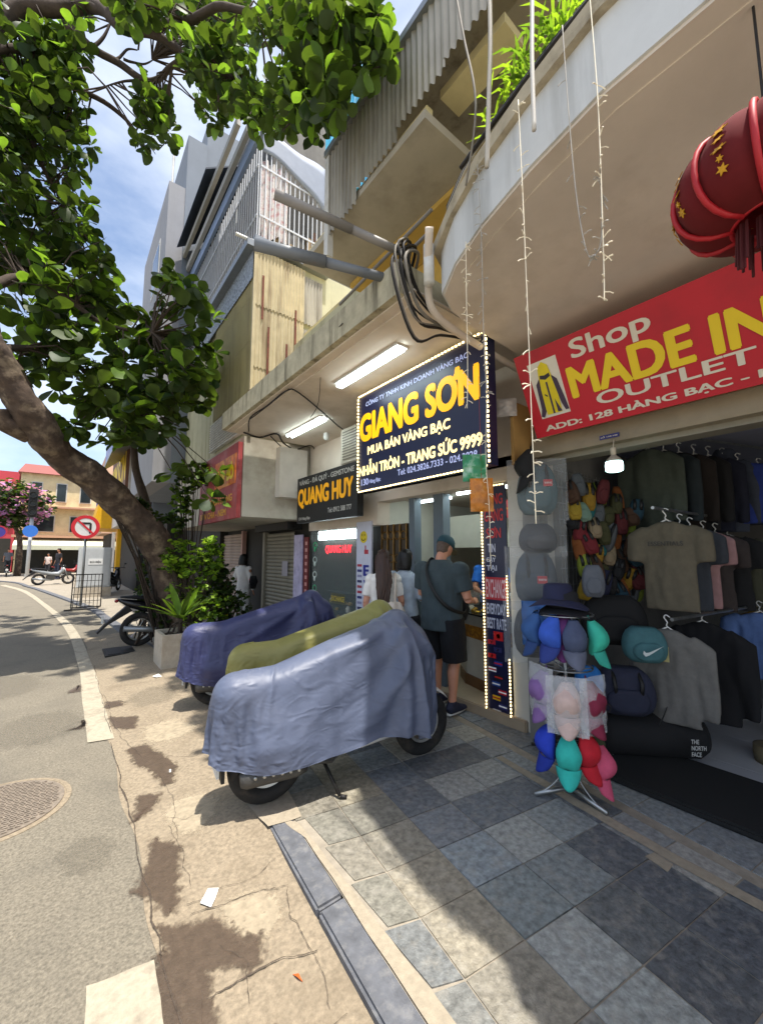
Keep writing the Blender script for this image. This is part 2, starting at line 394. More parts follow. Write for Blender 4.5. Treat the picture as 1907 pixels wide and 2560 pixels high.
# soft-edged stain: fades out with the mesh attribute 'edge' broken up by noise
def stain(k, c, rough, strength=1.):
    m = mat(k, c, rough, .25, 25, .3, 90); t = m.node_tree; n = t.nodes; L = t.links; P = n['Principled BSDF']
    at_ = n.new('ShaderNodeAttribute'); at_.attribute_name = 'edge'; ge = n.new('ShaderNodeNewGeometry'); q = n.new('ShaderNodeTexNoise'); q.inputs['Scale'].default_value = 26; q.inputs['Detail'].default_value = 8; q.inputs['Roughness'].default_value = .7; L.new(ge.outputs['Position'], q.inputs['Vector'])
    a_ = n.new('ShaderNodeMath'); a_.operation = 'MULTIPLY_ADD'; a_.inputs[1].default_value = 2.4; L.new(q.outputs['Fac'], a_.inputs[0]); a_.inputs[2].default_value = -1.2
    s_ = n.new('ShaderNodeMath'); s_.operation = 'ADD'; L.new(at_.outputs['Fac'], s_.inputs[0]); L.new(a_.outputs[0], s_.inputs[1])
    r = n.new('ShaderNodeMapRange'); r.inputs['From Min'].default_value = .3; r.inputs['From Max'].default_value = .75; r.inputs['To Max'].default_value = strength; L.new(s_.outputs[0], r.inputs['Value']); L.new(r.outputs[0], P.inputs['Alpha']); M[k] = m; return m
stain('stain_wet', '#54463a', .45, .72); stain('stain_oil', '#6a6458', .6, .22); stain('crack_fill', '#4a4036', .9, .95); stain('dust', '#b3a58c', .9, .6)
M['clear_plastic'] = glassy('clear_plastic', '#d6d9da', .13, .08)
M['plastic_bag'] = glassy('plastic_bag', '#e4e6e8', .30, .12)
M['glass'] = glassy('glass', '#8d9896', .22, .04)
M['glass_dark'] = mat('glass_dark', '#232a2c', .08, .2, 3)
def clo(c, rough=.85, var=.12): return mat('cloth_'+c.strip('#'), c, rough, var, 18, .15, 120)
def pnt(c, rough=.5, var=.06): return mat('paint_'+c.strip('#'), c, rough, var, 8)
# ================================================================ GROUND
ZR = -.05
def kx(y): return min(.96+.09*(y-1.22), 1.17)
KLINE = [(.80, -3.), (.90, .6), (.96, 1.22), (1.02, 1.78), (1.07, 2.45), (1.13, 3.5), (1.17, 5.), (1.18, 8.2), (.86, 12.8), (.66, 15.2), (-.42, 21.9), (-1.32, 26.8), (-2.92, 33.3), (-9., 42.), (-30., 44.)]
g = MB(); g.box((-300, -120, -.14), (300, 420, -.11)); tag(g.build('ground', M['concrete_light']), kind='structure')
g = MB(); n = len(KLINE)
def smooth_line(pts, k=8):
    out = []
    for i in range(len(pts)-1):
        p0 = Vector(pts[max(i-1, 0)]); p1 = Vector(pts[i]); p2 = Vector(pts[i+1]); p3 = Vector(pts[min(i+2, len(pts)-1)])
        for j in range(k):
            t = j/k
            out.append(.5*((2*p1)+(p2-p0)*t+(2*p0-5*p1+4*p2-p3)*t*t+(3*p1-p0-3*p2+p3)*t**3))
    out.append(Vector(pts[-1])); return out
KS = smooth_line(KLINE, 6)
L0 = [(-16., p[1]-(16 if p[1] > 20 else 0)) for p in KS]
vs = [(p[0]+.02, p[1], ZR) for p in KS]+[(-40 if p[1] > 30 else -16, p[1], ZR) for p in KS]; m_ = len(KS)
g.add(vs, [(i, i+1, m_+i+1, m_+i) for i in range(m_-1)]); road = tag(g.build('road', M['asphalt']), kind='structure')
# the pavement bed (mortar between slabs) and the plain far pavement
g = MB(); far = [p for p in KS if p[1] >= -3]
vs = [(p[0]+.12, p[1], -.0042) for p in far]+[(9. if p[1] < 15 else 30., p[1], -.0042) for p in far]; m_ = len(far)
g.add(vs, [(i, m_+i, m_+i+1, i+1) for i in range(m_-1)])
pave = tag(g.build('pavement', mat('pave_bed', '#958c7d', .9, .2, 14, .3, 80, dirt='#756d60', dscale=2.3, damt=.5)), kind='structure')
# apron of old concrete between road and kerb
g = MB(); ys = [-3+.25*i for i in range(53)]
def apz(x, y):
    k = kx(y); s = max(0, min(1, (x-.44)/(k-.44))); r = .014+.036*max(0, min(1, (y-2.15)/.5))
    return ZR+.003+r*s
def apf(u, v):
    y = -3+13*v; x0 = .42+.015*math.sin(y*5)+.02*fn3((y, 0, 0), 2.); x1 = kx(min(y, 8.9))+(.03 if y > 2.45 else -.004)
    if y > 2.45: x1 += .10*max(0, min(1, (y-2.45)/.4))+(.05*fn3((y, 3, 0), 1.7))
    x = x0+(x1-x0)*u; return V(x, y, apz(x, y)+.004*fn3((x*2, y*2, 0), 1.))
g.grid(apf, 9, 131); apron = tag(g.build('gutter_apron', M['concrete']), kind='structure')
# worn concrete spread over the first slabs beside the parked bikes
g = MB(); poly = wobble([(1.12, 2.62), (1.22, 3.1), (1.18, 3.7), (1.30, 4.6), (1.42, 5.2), (1.5, 6.0), (1.7, 7.5), (1.2, 7.8), (1.14, 5.)], .05, 4, 3)
g.add([(x, y, .0045) for x, y in poly], [list(range(len(poly)))]); g.build('worn_patch', M['concrete'], pave)
def flat(name, pts, m, parent, r=.03, k=4, seed=1, lift=.004, grow=.045):
    po = [Vector(p) for p in wobble(pts, r, k, seed)]; n_ = len(po); b = MB(); rings = []
    ar = sum(po[i].x*po[(i+1) % n_].y-po[(i+1) % n_].x*po[i].y for i in range(n_)); sg = 1 if ar > 0 else -1
    nrm = []
    for i in range(n_):
        t = (po[(i+2) % n_]-po[i-2]).normalized(); nrm.append(Vector((t.y, -t.x))*sg)
    for d in (grow, 0., -grow*.5): rings.append([po[i]+nrm[i]*d for i in range(n_)])
    def zz(p): return apz(p.x, p.y)+lift if .42 < p.x < 1.3 else ZR+lift+.003
    vs = [(p.x, p.y, zz(p)) for rg_ in rings for p in rg_]; fs = [(k_*n_+i, k_*n_+(i+1) % n_, (k_+1)*n_+(i+1) % n_, (k_+1)*n_+i) for k_ in range(2) for i in range(n_)]+[list(range(2*n_, 3*n_))]
    b.add(vs, fs); o = b.build(name, m, parent); at_ = o.data.attributes.new('edge', 'FLOAT', 'POINT'); at_.data.foreach_set('value', [0.]*n_+[.55]*n_+[1.]*n_); return o
ST = [[(.53,4.16),(.65,4.13),(.75,3.83),(.78,3.54),(.71,3.32),(.65,3.34),(.62,3.61),(.55,3.86)], [(.47,5.08),(.7,4.86),(.62,4.57),(.47,4.73)],
      [(.51,3.32),(.62,3.25),(.54,3.11),(.44,3.04)], [(.53,2.8),(.6,2.63),(.57,2.4),(.54,2.24),(.49,2.21),(.44,2.34),(.37,2.45),(.43,2.55)],
      [(.45,2.15),(.64,2.05),(.7,1.92),(.77,1.83),(.74,1.73),(.69,1.72),(.64,1.79),(.55,1.81),(.53,1.71),(.53,1.66),(.49,1.5),(.40,1.3),(.36,1.6),(.38,1.81),(.4,2.01),(.45,2.0)],
      [(.46,5.6),(.62,5.5),(.6,5.35),(.47,5.36)], [(.24,5.0),(.27,5.15),(.26,4.9),(.12,4.95)], [(.56,1.5),(.66,1.47),(.62,1.3),(.5,1.2),(.47,1.35)], [(.21,6.4),(.26,6.5),(.27,6.2),(.15,6.25)]]
for i, s_ in enumerate(ST): flat('wet_stain', s_, M['stain_wet'], apron, .03, 5, i+1, .0045+.0002*i)
for i, (x_, y_, r_, k_) in enumerate(((.75, 2.9, .16, 'dust'), (.8, 1.95, .12, 'dust'), (.2, 2.9, .14, 'stain_oil'), (-.1, 5.2, .35, 'stain_oil'), (.05, 1.6, .18, 'stain_oil'), (-.4, 2.6, .25, 'stain_oil'), (.85, 4.3, .2, 'dust'), (.9, 5.4, .25, 'stain_oil'), (-.6, 7., .5, 'stain_oil'), (.7, 1.25, .12, 'stain_oil'))):
    flat('stain', [(x_+r_*math.cos(a_), y_+r_*1.3*math.sin(a_)) for a_ in [k*.785 for k in range(8)]], M[k_], apron if x_ > .42 else road, .06, 3, i+20, .0035+.0001*i, r_*.4)
def crack(pts, w, parent, seed, zf=None):
    b = MB(); P = []
    for i in range(len(pts)-1):
        a, c = Vector(pts[i]), Vector(pts[i+1])
        for j in range(10):
            p = a.lerp(c, j/10); d = noise.noise_vector(Vector((p.x*9, p.y*9, seed))); d2 = noise.noise_vector(Vector((p.x*45, p.y*45, seed))); P.append(p+Vector((d.x, d.y))*.022+Vector((d2.x, d2.y))*.007)
    P.append(Vector(pts[-1])); k = len(P); vs = []
    for off in (-1, 0, 1):
        for i, p in enumerate(P):
            t = (P[min(i+1, k-1)]-P[max(i-1, 0)]).normalized(); q = p+Vector((-t.y, t.x))*w*.6*off*(.5+1.1*abs(noise.noise(Vector((i*.37, seed, 0))))); vs.append((q.x, q.y, (zf(q.x, q.y) if zf else apz(q.x, q.y))+.0068))
    b.add(vs, [(r_*k+i, (r_+1)*k+i, (r_+1)*k+i+1, r_*k+i+1) for r_ in range(2) for i in range(k-1)]); o = b.build('crack', M['crack_fill'], parent); at_ = o.data.attributes.new('edge', 'FLOAT', 'POINT'); at_.data.foreach_set('value', [0.]*k+[1.]*k+[0.]*k); return o
for i, (c_, w_) in enumerate([([(.55,2.2),(.7,2.19),(.85,2.16),(1.0,2.2)], .005), ([(.55,2.13),(.75,2.08),(.88,2.06),(.98,2.0)], .010), ([(.60,2.85),(.62,2.6),(.6,2.3)], .005),
        ([(.52,1.72),(.66,1.71),(.8,1.68),(.93,1.62)], .012), ([(.47,5.9),(.5,5.5),(.47,5.1),(.52,4.4),(.6,3.9)], .006), ([(.66,3.5),(.68,3.1),(.64,2.9),(.62,2.7)], .005),
        ([(.55,4.4),(.8,4.5),(1.0,4.7)], .005), ([(.7,3.5),(.85,3.45)], .004), ([(.5,6.2),(.8,6.0),(1.1,6.1)], .006), ([(.6,1.2),(.75,1.33),(.9,1.35)], .006)]):
    crack(c_, w_, apron, i+1)
for i, (c_, w_) in enumerate([([(.43, 1.0), (.42, 2.0), (.44, 3.0), (.43, 4.4)], .012), ([(.44, 4.6), (.45, 6.0), (.46, 7.5)], .01), ([(.62, 1.9), (.68, 1.75), (.64, 1.6)], .005), ([(.9, 2.9), (.7, 2.85), (.6, 2.95)], .005), ([(.95, 3.6), (.8, 3.7), (.72, 3.9), (.6, 4.0)], .006), ([(.97, 2.0), (.9, 1.85), (.92, 1.6), (.86, 1.4)], .006)]): crack(c_, w_, apron, i+31)
# painted edge line
LL = smooth_line([(.27,4.52),(.27,6.),(.27,7.73),(.1,11.86),(-.56,18.05),(-1.43,24.3),(-2.55,29.3)], 6); RL = smooth_line([(.46,4.47),(.45,6.),(.44,7.6),(.26,11.97),(-.40,17.96),(-1.25,24.5),(-2.35,29.6)], 6)
g = MB(); k = len(LL); g.add([(p[0]+.006*fn3((p[1], 0, 0), 9), p[1], ZR+.0085) for p in LL]+[(p[0]+.01*fn3((p[1], 5, 0), 9), p[1], ZR+.0085) for p in RL], [(i, k+i, k+i+1, i+1) for i in range(k-1)])
g.build('edge_line', M['line_paint'], road)
po = wobble([(.17,2.05),(.395,2.0),(.38,1.5),(.36,.9),(.10,.9),(.15,1.6)], .012, 6, 5); g = MB(); g.add([(x, y, ZR+.0085) for x, y in po], [list(range(len(po)))]); g.build('edge_line', M['line_paint'], road)
# kerb stones
def kerb(y0, y1, i):
    a = MB(); q = []
    for y in (y0+.006, y1-.006): q += [(kx(y)-.005, y), (kx(y)+.135, y)]
    a.prism([q[0], q[1], q[3], q[2]], -.12, .002+.003*(i % 2)); return a
kerbs = tag(bpy.data.objects.new('kerb', None), kind='structure'); COL.objects.link(kerbs); WM['kerb'] = Matrix.Identity(4)
for i, (a_, b_) in enumerate([(-2.2, -1.2), (-1.2, -.1), (-.1, .62), (.62, 1.75), (1.75, 2.46)]): kerb(a_, b_, i).build('kerb_stone', M['kerb'], kerbs, bevel=.012)
far = [p for p in KS if p[1] > 5.6]; g = MB(); k = len(far)
g.add([(p[0]-.02, p[1], -.08) for p in far]+[(p[0]-.02, p[1], .0) for p in far]+[(p[0]+.16, p[1], .0) for p in far], [(i, i+1, k+i+1, k+i) for i in range(k-1)]+[(k+i, k+i+1, 2*k+i+1, 2*k+i) for i in range(k-1)])
g.build('far_kerb', M['kerb'], kerbs)
# mortar joint beside the kerb and the pale cement strip across the paving
def mortar(name, pts, seed, z=.0035):
    po = wobble(pts, .012, 6, seed); b = MB(); b.add([(x, y, z) for x, y in po], [list(range(len(po)))]); return b.build(name, M['mortar'], pave)
mortar('mortar_strip', [(kx(.0)+.13, .0), (kx(.0)+.20, .0), (1.17, 1.2), (1.19, 1.9), (1.21, 2.35), (1.14, 2.46), (kx(2.2)+.13, 2.2), (kx(1.2)+.13, 1.2)], 2)
# slate paving slabs, each its own piece
TA, TN = Vector((.156, .988)), Vector((.988, -.156)); TO = Vector((1.98, 1.34)); TW, TH = .323, .297
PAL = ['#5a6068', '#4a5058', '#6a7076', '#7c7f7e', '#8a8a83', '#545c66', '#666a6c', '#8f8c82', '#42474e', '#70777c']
SUNPAL = ['#827d70', '#8a8577', '#7a786d', '#8f8977', '#707270', '#928b7a', '#6c7072']  # lighter tan tones for the sunlit strip: sunlight put into the slab colour
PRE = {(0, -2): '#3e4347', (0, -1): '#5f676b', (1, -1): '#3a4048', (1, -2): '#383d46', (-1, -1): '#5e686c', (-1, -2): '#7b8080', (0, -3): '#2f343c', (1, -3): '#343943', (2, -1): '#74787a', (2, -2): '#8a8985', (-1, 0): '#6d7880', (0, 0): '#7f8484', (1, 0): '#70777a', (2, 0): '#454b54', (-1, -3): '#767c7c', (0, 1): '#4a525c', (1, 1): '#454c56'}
rt = random.Random(3)
for i in range(-4, 6):
    for j in range(-9, 21):
        c0 = TO+TN*(i*TW)+TA*(j*TH)
        q = [c0, c0+TN*TW, c0+TN*TW+TA*TH, c0+TA*TH]; cen = sum(q, Vector((0, 0)))/4
        if cen.x > 3.55 or cen.y < -2.2 or cen.y > 6.5: continue
        x0 = (kx(cen.y)+.205) if cen.y < 2.46 else (1.2 if cen.y < 3.9 else 1.25)
        if max(p.x for p in q) < x0+.05: continue
        if i == 2: # cut slabs beside the cement strip
            q[1] -= TN*.085; q[2] -= TN*.085
        q = [Vector((max(p.x, x0+.002*(k % 2)), p.y)) for k, p in enumerate(q)]
        cen = sum(q, Vector((0, 0)))/4; gap = .006
        q = [cen+(p-cen)*(1-gap/max((p-cen).length, .03)) for p in q]
        if min((q[1]-q[0]).length, (q[3]-q[2]).length) < .03: continue
        b = MB(); z = .001+rt.uniform(-.002, .0025); tl = [rt.uniform(-.0015, .0015) for _ in range(4)]
        top = [(p.x, p.y, z+t_) for p, t_ in zip(q, tl)]; b.add(top+[(p.x, p.y, -.03) for p in q], [(0, 1, 2, 3), (0, 4, 5, 1), (1, 5, 6, 2), (2, 6, 7, 3), (3, 7, 4, 0)])
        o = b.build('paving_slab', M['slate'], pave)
        h = PRE.get((i, j)) or (rt.choice(SUNPAL) if cen.x < 1.66+.1*(cen.y-1.4) else rt.choice(PAL)); o.color = (*[min(1, c_*w_*(1.0 if cen.x < 1.66+.1*(cen.y-1.4) else 1.45)) for c_, w_ in zip([.72*a_+.28*b_ for a_, b_ in zip(lin(h), lin('#6a6e70'))], (1.04, 1., .94))], 1)  # slab tones switch at the shadow edge; the shaded side is brightened
mortar('mortar_strip', [(2.55, .3), (2.62, .3), (2.69, 1.0), (2.76, 1.5), (2.84, 2.1), (2.78, 2.1), (2.68, 1.5), (2.61, 1.0)], 6, .0045)
mortar('mortar_ramp', [(1.05, 2.42), (1.25, 2.38), (1.3, 2.7), (1.24, 3.1), (1.05, 3.1), (1.02, 2.7)], 12, .0062)
mortar('mortar_patch', [(2.50, .86), (2.58, .86), (2.6, .95), (2.53, .97)], 9, .0052)
# iron inspection cover
mh = thing('manhole_cover', 'round rusty iron manhole cover with slotted grid in the road', 'manhole cover', (-.25, 3.72, ZR))
b = MB(); b.lathe((-.25, 3.72, ZR), [(.40, .0), (.40, .004), (.372, .006), (.37, .003)], 48); b.build('collar', M['concrete'], mh)
b = MB(); b.lathe((-.25, 3.72, ZR), [(.36, .001), (.36, .009), (.01, .009)], 48); b.build('plate', M['iron'], mh)
b = MB()
for i in range(-10, 11):
    for j in range(-14, 15):
        x, y = i*.034+(.008 if j % 2 else 0), j*.025
        if x*x+y*y < .112: b.box((-.25+x-.013, 3.72+y-.006, ZR+.009), (-.25+x+.013, 3.72+y+.006, ZR+.017))
tag(b.build('stud', M['iron'], mh), kind='stuff')
def scrap(name, pts, z, m, label, cat, ncurl=.01):
    b = MB(); n_ = len(pts); b.add([(x, y, z+ncurl*(i % 2)) for i, (x, y) in enumerate(pts)]+[(x, y, z+ncurl*(i % 2)+.0012) for i, (x, y) in enumerate(pts)], [list(range(n_))[::-1], list(range(n_, 2*n_))]+[(i, (i+1) % n_, n_+(i+1) % n_, n_+i) for i in range(n_)])
    return tag(b.build(name, m), label, cat)
scrap('paper', [(.665,2.235),(.705,2.20),(.688,2.175),(.675,2.15),(.645,2.115),(.61,2.165)], ZR+.012, pnt('#e6e6e2', .8), 'crumpled white paper slip lying on the stained gutter concrete', 'paper', .004)
scrap('paper', [(.71,3.53),(.74,3.54),(.755,3.51),(.73,3.49)], -.03, pnt('#e0ddd6', .8), 'small white paper scrap beside the dark wet stain', 'paper')
scrap('paper', [(1.02,6.2),(1.10,6.25),(1.12,6.12),(1.05,6.08)], -.002, pnt('#ded9cf', .8), 'white litter scrap on the ground beside the planter', 'paper')
scrap('dry_leaf', [(.81,1.60),(.825,1.58),(.828,1.55),(.815,1.57)], ZR+.013, pnt('#c4581c', .7), 'tiny orange dead leaf lying near the dark kerb', 'leaf')
# storm drain beside the planter
dr = thing('drain_grate', 'dark iron drain grate set in the gutter near the planter', 'drain grate', (.85, 8.2, 0))
b = MB(); b.box((.62, 7.9, -.035), (1.08, 8.55, -.012)); b.build('frame', M['iron_dark'], dr)
for i in range(2): b = MB(); b.box((.66+.21*i, 7.95, -.012), (.83+.21*i, 8.5, -.004)); b.build('grid', M['black'], dr)
# ================================================================ BUILDINGS
UP = (0, 0, 1); LEFT = (0, -1, 0)     # sign faces look towards -X: their width runs along -Y
def corr(name, P, Rv, Uv, w, h, m, parent, per=.075, amp=.011, ragged=0.):
    P, Rv, Uv = Vector(P), Vector(Rv), Vector(Uv); N = Rv.cross(Uv); b = MB(); nu = max(8, int(w/per*6))
    def f(u, v):
        x = u*w; y = v*h
        if ragged and v == 0: y = ragged*(.5+.5*math.sin(x/per*6.283))+ragged*.6*fn3((x, 0, 7), 5)
        return P+Rv*x+Uv*y+N*(amp*math.sin(x/per*6.283))
    b.grid(f, nu, 3); return b.build(name, m, parent, smooth=True)
def frame(b, P, Rv, Uv, w, h, t, d):
    P, Rv, Uv = Vector(P), Vector(Rv), Vector(Uv)
    b.slab(P, Rv, Uv, w, t, d).slab(P+Uv*(h-t), Rv, Uv, w, t, d).slab(P+Uv*t, Rv, Uv, t, h-2*t, d).slab(P+Uv*t+Rv*(w-t), Rv, Uv, t, h-2*t, d); return b
def roller(parent, P, Rv, Uv, w, h, m, pitch=.075, name='shutter_slat'):
    P, Rv, Uv = Vector(P), Vector(Rv), Vector(Uv); N = Rv.cross(Uv); n_ = int(h/pitch); me = None
    b = MB(); seg = 5
    vs = []; fs = []
    for k in range(seg+1):
        a = k/seg; off = .016*math.sin(a*math.pi); vs += [tuple(Uv*(a*pitch*.94)+N*off), tuple(Rv*w+Uv*(a*pitch*.94)+N*off)]
    for k in range(seg): fs.append((2*k, 2*k+1, 2*k+3, 2*k+2))
    b.add(vs, fs); me = b.mesh(name); me.materials.append(m)
    inv = wm(parent).inverted()
    for i in range(n_):
        o = link(name, me, None, parent, True, Matrix.Translation(inv @ (P+Uv*(i*pitch))))
# ---------------- A: clothes shop with the balcony
A = thing('shop_building', 'pale clothes shop building with wide overhanging balcony above the red sign', 'building', (3.45, 0, 0))
OUT = [(1.5,-4.5),(1.5,.55),(1.56,.9),(1.65,1.25),(1.76,1.53),(1.91,1.78),(2.1,1.87),(2.32,1.91),(2.97,1.94),(3.3,1.95),(3.3,-4.5)]
def inset(o, d): return [(x+(d if x < 3.2 else 0), y-(d if .5 < y and x > 1.8 else 0)) for x, y in o]
b = MB(); b.prism([p for p in OUT], 3.36, 3.66); b.build('balcony_slab', mat('slabmix', '#cfd0ce', .8, .05, 5, .08, 60, dirt='#84837c', dscale=5., damt=.6, streak=True), A)
b = MB(); b.prism(inset(OUT, .012), 3.345, 3.3595); b.build('soffit', M['soffit_white'], A)
b = MB(); b.prism(inset(OUT, .10), 3.338, 3.3445); b.build('soffit_field', M['soffit_white'], A)
b = MB(); b.prism([(x-(.035 if x < 3.2 else 0), y+(.035 if y > .5 and x > 1.8 else 0)) for x, y in OUT], 3.661, 3.74); b.build('ledge', mat('ledge', '#b4a88f', .85, .15, 8, .3, 60, dirt='#6d6350', dscale=7, damt=.7), A)
b = MB(); b.box((3.3, -4.5, 2.60), (3.5, 1.94, 3.337)); b.box((3.3, -4.5, 3.745), (3.5, 1.8, 5.6)); b.build('wall', M['cream_wall'], A)
b = MB(); b.box((1.9, -4.5, 5.6), (3.6, 1.75, 5.85)); b.build('upper_slab', M['grey_panel'], A)
b = MB(); b.box((3.5, -4.5, 5.86), (7.5, 1.9, 9)); b.build('upper_wall', M['cream_wall'], A)
b = MB(); b.box((3.2, -4.5, 2.44), (3.46, 1.93, 2.597)); b.build('shutter_box', mat('shbox', '#8f836c', .7, .12, 6, .15, dirt='#57503f', dscale=3, damt=.6), A)
b = MB(); b.box((3.28, -4.5, 2.40), (3.44, 1.93, 2.439)); b.build('shutter_rail', M['shutter'], A)
# shop room
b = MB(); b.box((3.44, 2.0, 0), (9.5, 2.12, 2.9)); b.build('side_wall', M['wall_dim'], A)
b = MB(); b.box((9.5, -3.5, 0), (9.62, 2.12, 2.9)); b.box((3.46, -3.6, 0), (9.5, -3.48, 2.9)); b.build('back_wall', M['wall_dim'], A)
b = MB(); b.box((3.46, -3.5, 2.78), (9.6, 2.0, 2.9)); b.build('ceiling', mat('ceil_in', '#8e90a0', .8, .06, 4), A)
b = MB()
b.box((3.46, -3.5, -.05), (9.5, 2.0, .012)); fl = b.build('shop_floor', M['mortar'], A)
for i in range(9):
    for j in range(8):
        b = MB(); x, y = 3.47+i*.6, -2.9+j*.6; b.box((x+.002, y+.002, .012), (x+.598, min(y+.598, 1.995), .02))
        if y < 1.9: b.build('floor_tile', M['floor_white'], fl)
b = MB(); b.box((3.3, 1.955, .0), (3.44, 2.12, 2.42)); b.build('pillar', M['wall_dim'], A)
b = MB(); b.box((2.98, 1.97, 2.36), (3.3, 2.0, 2.92)); b.build('side_board', M['brown_panel'], A)
mtt = thing('door_mat', 'long black rubber mat laid along the clothes shop threshold', 'mat', (3.35, .2, 0))
b = MB(); b.box((3.14, -2.2, .0), (3.86, 1.52, .05)); b.build('mat_base', mat('matb', '#171818', .9, .3, 60, .3, 200), mtt, bevel=.015)
# ---------------- the red sign
NS = Vector((-.3, 0, .6)).normalized(); SG = Vector((3.06, 1.80, 2.56)); SU = NS; SW, SH = 3.6, .68
RS = thing('shop_sign', 'large red shop sign with yellow and white lettering and jacket picture', 'sign', (3.06, 1.8, 2.56))
b = MB(); b.slab(SG, LEFT, SU, SW, SH, .06); b.build('board', M['red_sign'], RS)
def on_red(x, y): return SG+Vector(LEFT)*x+SU*y
def rt_(s, x, y, w_, h_, m, fat=.02, nm='lettering'): return text(s, nm, m, RS, on_red(x, y), LEFT, SU, w_, h_, fat, 0, .004)
rt_('Shop', .44, .47, .50, .17, M['sign_white'], .02)
rt_('MADE IN', .38, .24, 1.10, .215, M['sign_yellow'], .038)
rt_('OUTLET', .53, .135, .86, .085, M['sign_white'], .02)
rt_('ADD: 128 HÀNG BẠC - HOÀN KIẾM', .10, .028, 1.95, .082, M['sign_white'], .035)
rt_('VIETNAM', 1.62, .24, 1.3, .215, M['sign_yellow'], .055)
pic = MB(); pic.slab(on_red(.09, .145)+Vector((-.002, 0, 0)), LEFT, SU, .235, .44, .004); pic = pic.build('picture', pnt('#d8d2c4'), RS)
def rp(poly, m, lift):
    b = MB(); nn = Vector(LEFT).cross(SU); b.extr([on_red(.09+x*.235, .145+y*.44)+nn*(.004+lift) for x, y in poly], nn*.0015); b.build('jacket_print', m, pic, local=False)
yel, prp, blk = pnt('#d8c414'), pnt('#3c2c44'), pnt('#2a2530')
rp([(.25,.05),(.75,.05),(.78,.45),(.70,.72),(.30,.72),(.22,.45)], yel, .001)
rp([(.30,.72),(.14,.62),(.10,.18),(.02,.05),(.12,.02),(.24,.12),(.26,.5)], prp, .0016)
rp([(.70,.72),(.86,.62),(.96,.22),(.99,.06),(.88,.06),(.8,.2),(.74,.5)], prp, .0016)
rp([(.28,.70),(.33,.90),(.5,.98),(.67,.90),(.72,.70),(.5,.62)], yel, .0022)
rp([(.32,.70),(.5,.66),(.68,.70),(.66,.76),(.5,.74),(.34,.76)], blk, .0028)
rp([(.46,.05),(.52,.05),(.53,.62),(.47,.62)], prp, .0024); rp([(.62,.06),(.76,.06),(.62,.3)], prp, .0024); rp([(.34,.40),(.42,.36),(.42,.39),(.34,.43)], blk, .0026)
b = MB(); b.slab(Vector((3.19, 1.36, 2.47)), LEFT, UP, .14, .032, .004); b.build('number_plate', pnt('#2a2c6a'), A)
text('SỐ 128 HB', 'plate_lettering', M['sign_white'], A, (3.188, 1.35, 2.479), LEFT, UP, .12, .014, .02, 0, .003)
# ---------------- B: gold shop
B = thing('gold_shop_building', 'yellow walled house with concrete canopy over the lit gold shop', 'building', (3.4, 4, 0))
b = MB(); b.box((1.80, 2.10, 3.5), (3.38, 6.3, 3.76)); b.build('canopy', M['fascia_moss'], B)
b = MB(); b.box((1.86, 2.0, 3.488), (3.38, 6.28, 3.4995)); b.build('canopy_soffit', M['soffit_white'], B)
b = MB(); b.box((1.95, 2.02, 3.478), (3.38, 6.2, 3.4875)); b.build('soffit_field', M['soffit_white'], B)
b = MB(); b.box((3.38, 1.97, 2.32), (3.6, 4.42, 3.9)); b.box((3.38, 4.42, 2.0), (3.6, 6.4, 3.9)); b.build('wall', M['soffit_white'], B)
b = MB(); b.box((2.75, 1.8, 3.77), (3.2, 3.75, 5.3)); b.build('upper_wall', M['yellow_wall'], B); b = MB(); b.box((3.0, 3.76, 3.77), (3.2, 6.38, 5.3)); b.build('side_wall', mat('pale_old', '#b9b69a', .85, .1, 4, .1, dirt='#6f6a4c', dscale=4, damt=.7, streak=True), B)
b = MB(); b.box((1.80, 1.81, 4.65), (2.74, 3.66, 4.72)); b.build('balcony_slab', M['grey_panel'], B)
b = MB(); b.box((2.36, 1.86, 4.60), (2.74, 3.6, 4.648)); b.build('beam', M['yellow_wall'], B)
b = MB(); b.box((1.95, 1.25, 4.90), (2.15, 1.80, 4.97)); b.box((1.84, 1.83, 4.722), (1.90, 3.66, 4.80)); b.build('parapet', M['cream_wall'], B)
for y0, y1, z0 in ((3.12, 2.62, 4.60), (2.63, 2.10, 4.70), (2.11, 1.60, 4.80), (1.62, 1.10, 4.86)):
    corr('corrugated_sheet', (1.785-.002*(y0 > 2.5), y0, z0), LEFT, UP, y0-y1, 5.44-z0, M['corr_grey'], B, .06, .009, .02)
b = MB(); b.box((1.75, -.5, 5.44), (2.0, 3.15, 5.50)); b.build('roof_edge', M['grey_metal'], B)
b = MB(); b.box((1.77, 3.09, 4.4), (1.83, 3.16, 5.44)); b.build('corner_post', M['pipe_white'], B)
b = MB(); b.add([(1.8, 3.14, 5.5), (1.8, .0, 5.5), (4.5, .0, 6.2), (4.5, 3.14, 6.2), (1.8, 3.14, 5.46), (1.8, .0, 5.46), (4.5, .0, 6.16), (4.5, 3.14, 6.16)], [(0, 3, 2, 1), (4, 5, 6, 7), (0, 1, 5, 4), (1, 2, 6, 5), (2, 3, 7, 6), (3, 0, 4, 7)]); b.build('roof', M['corr_grey'], B)
b = MB(); b.box((3.2, 1.75, 3.9), (8, 6.4, 5.6)); b.build('core', M['cream_wall'], B)
# thin rail and bracket on top of the canopy
b = MB()
for z in (3.90, 4.06): b.tube([(2.0, 1.95, z+.1), (1.98, 3.2, z-.02)], .014, 6)
b.build('rail', M['pipe_grey'], B)
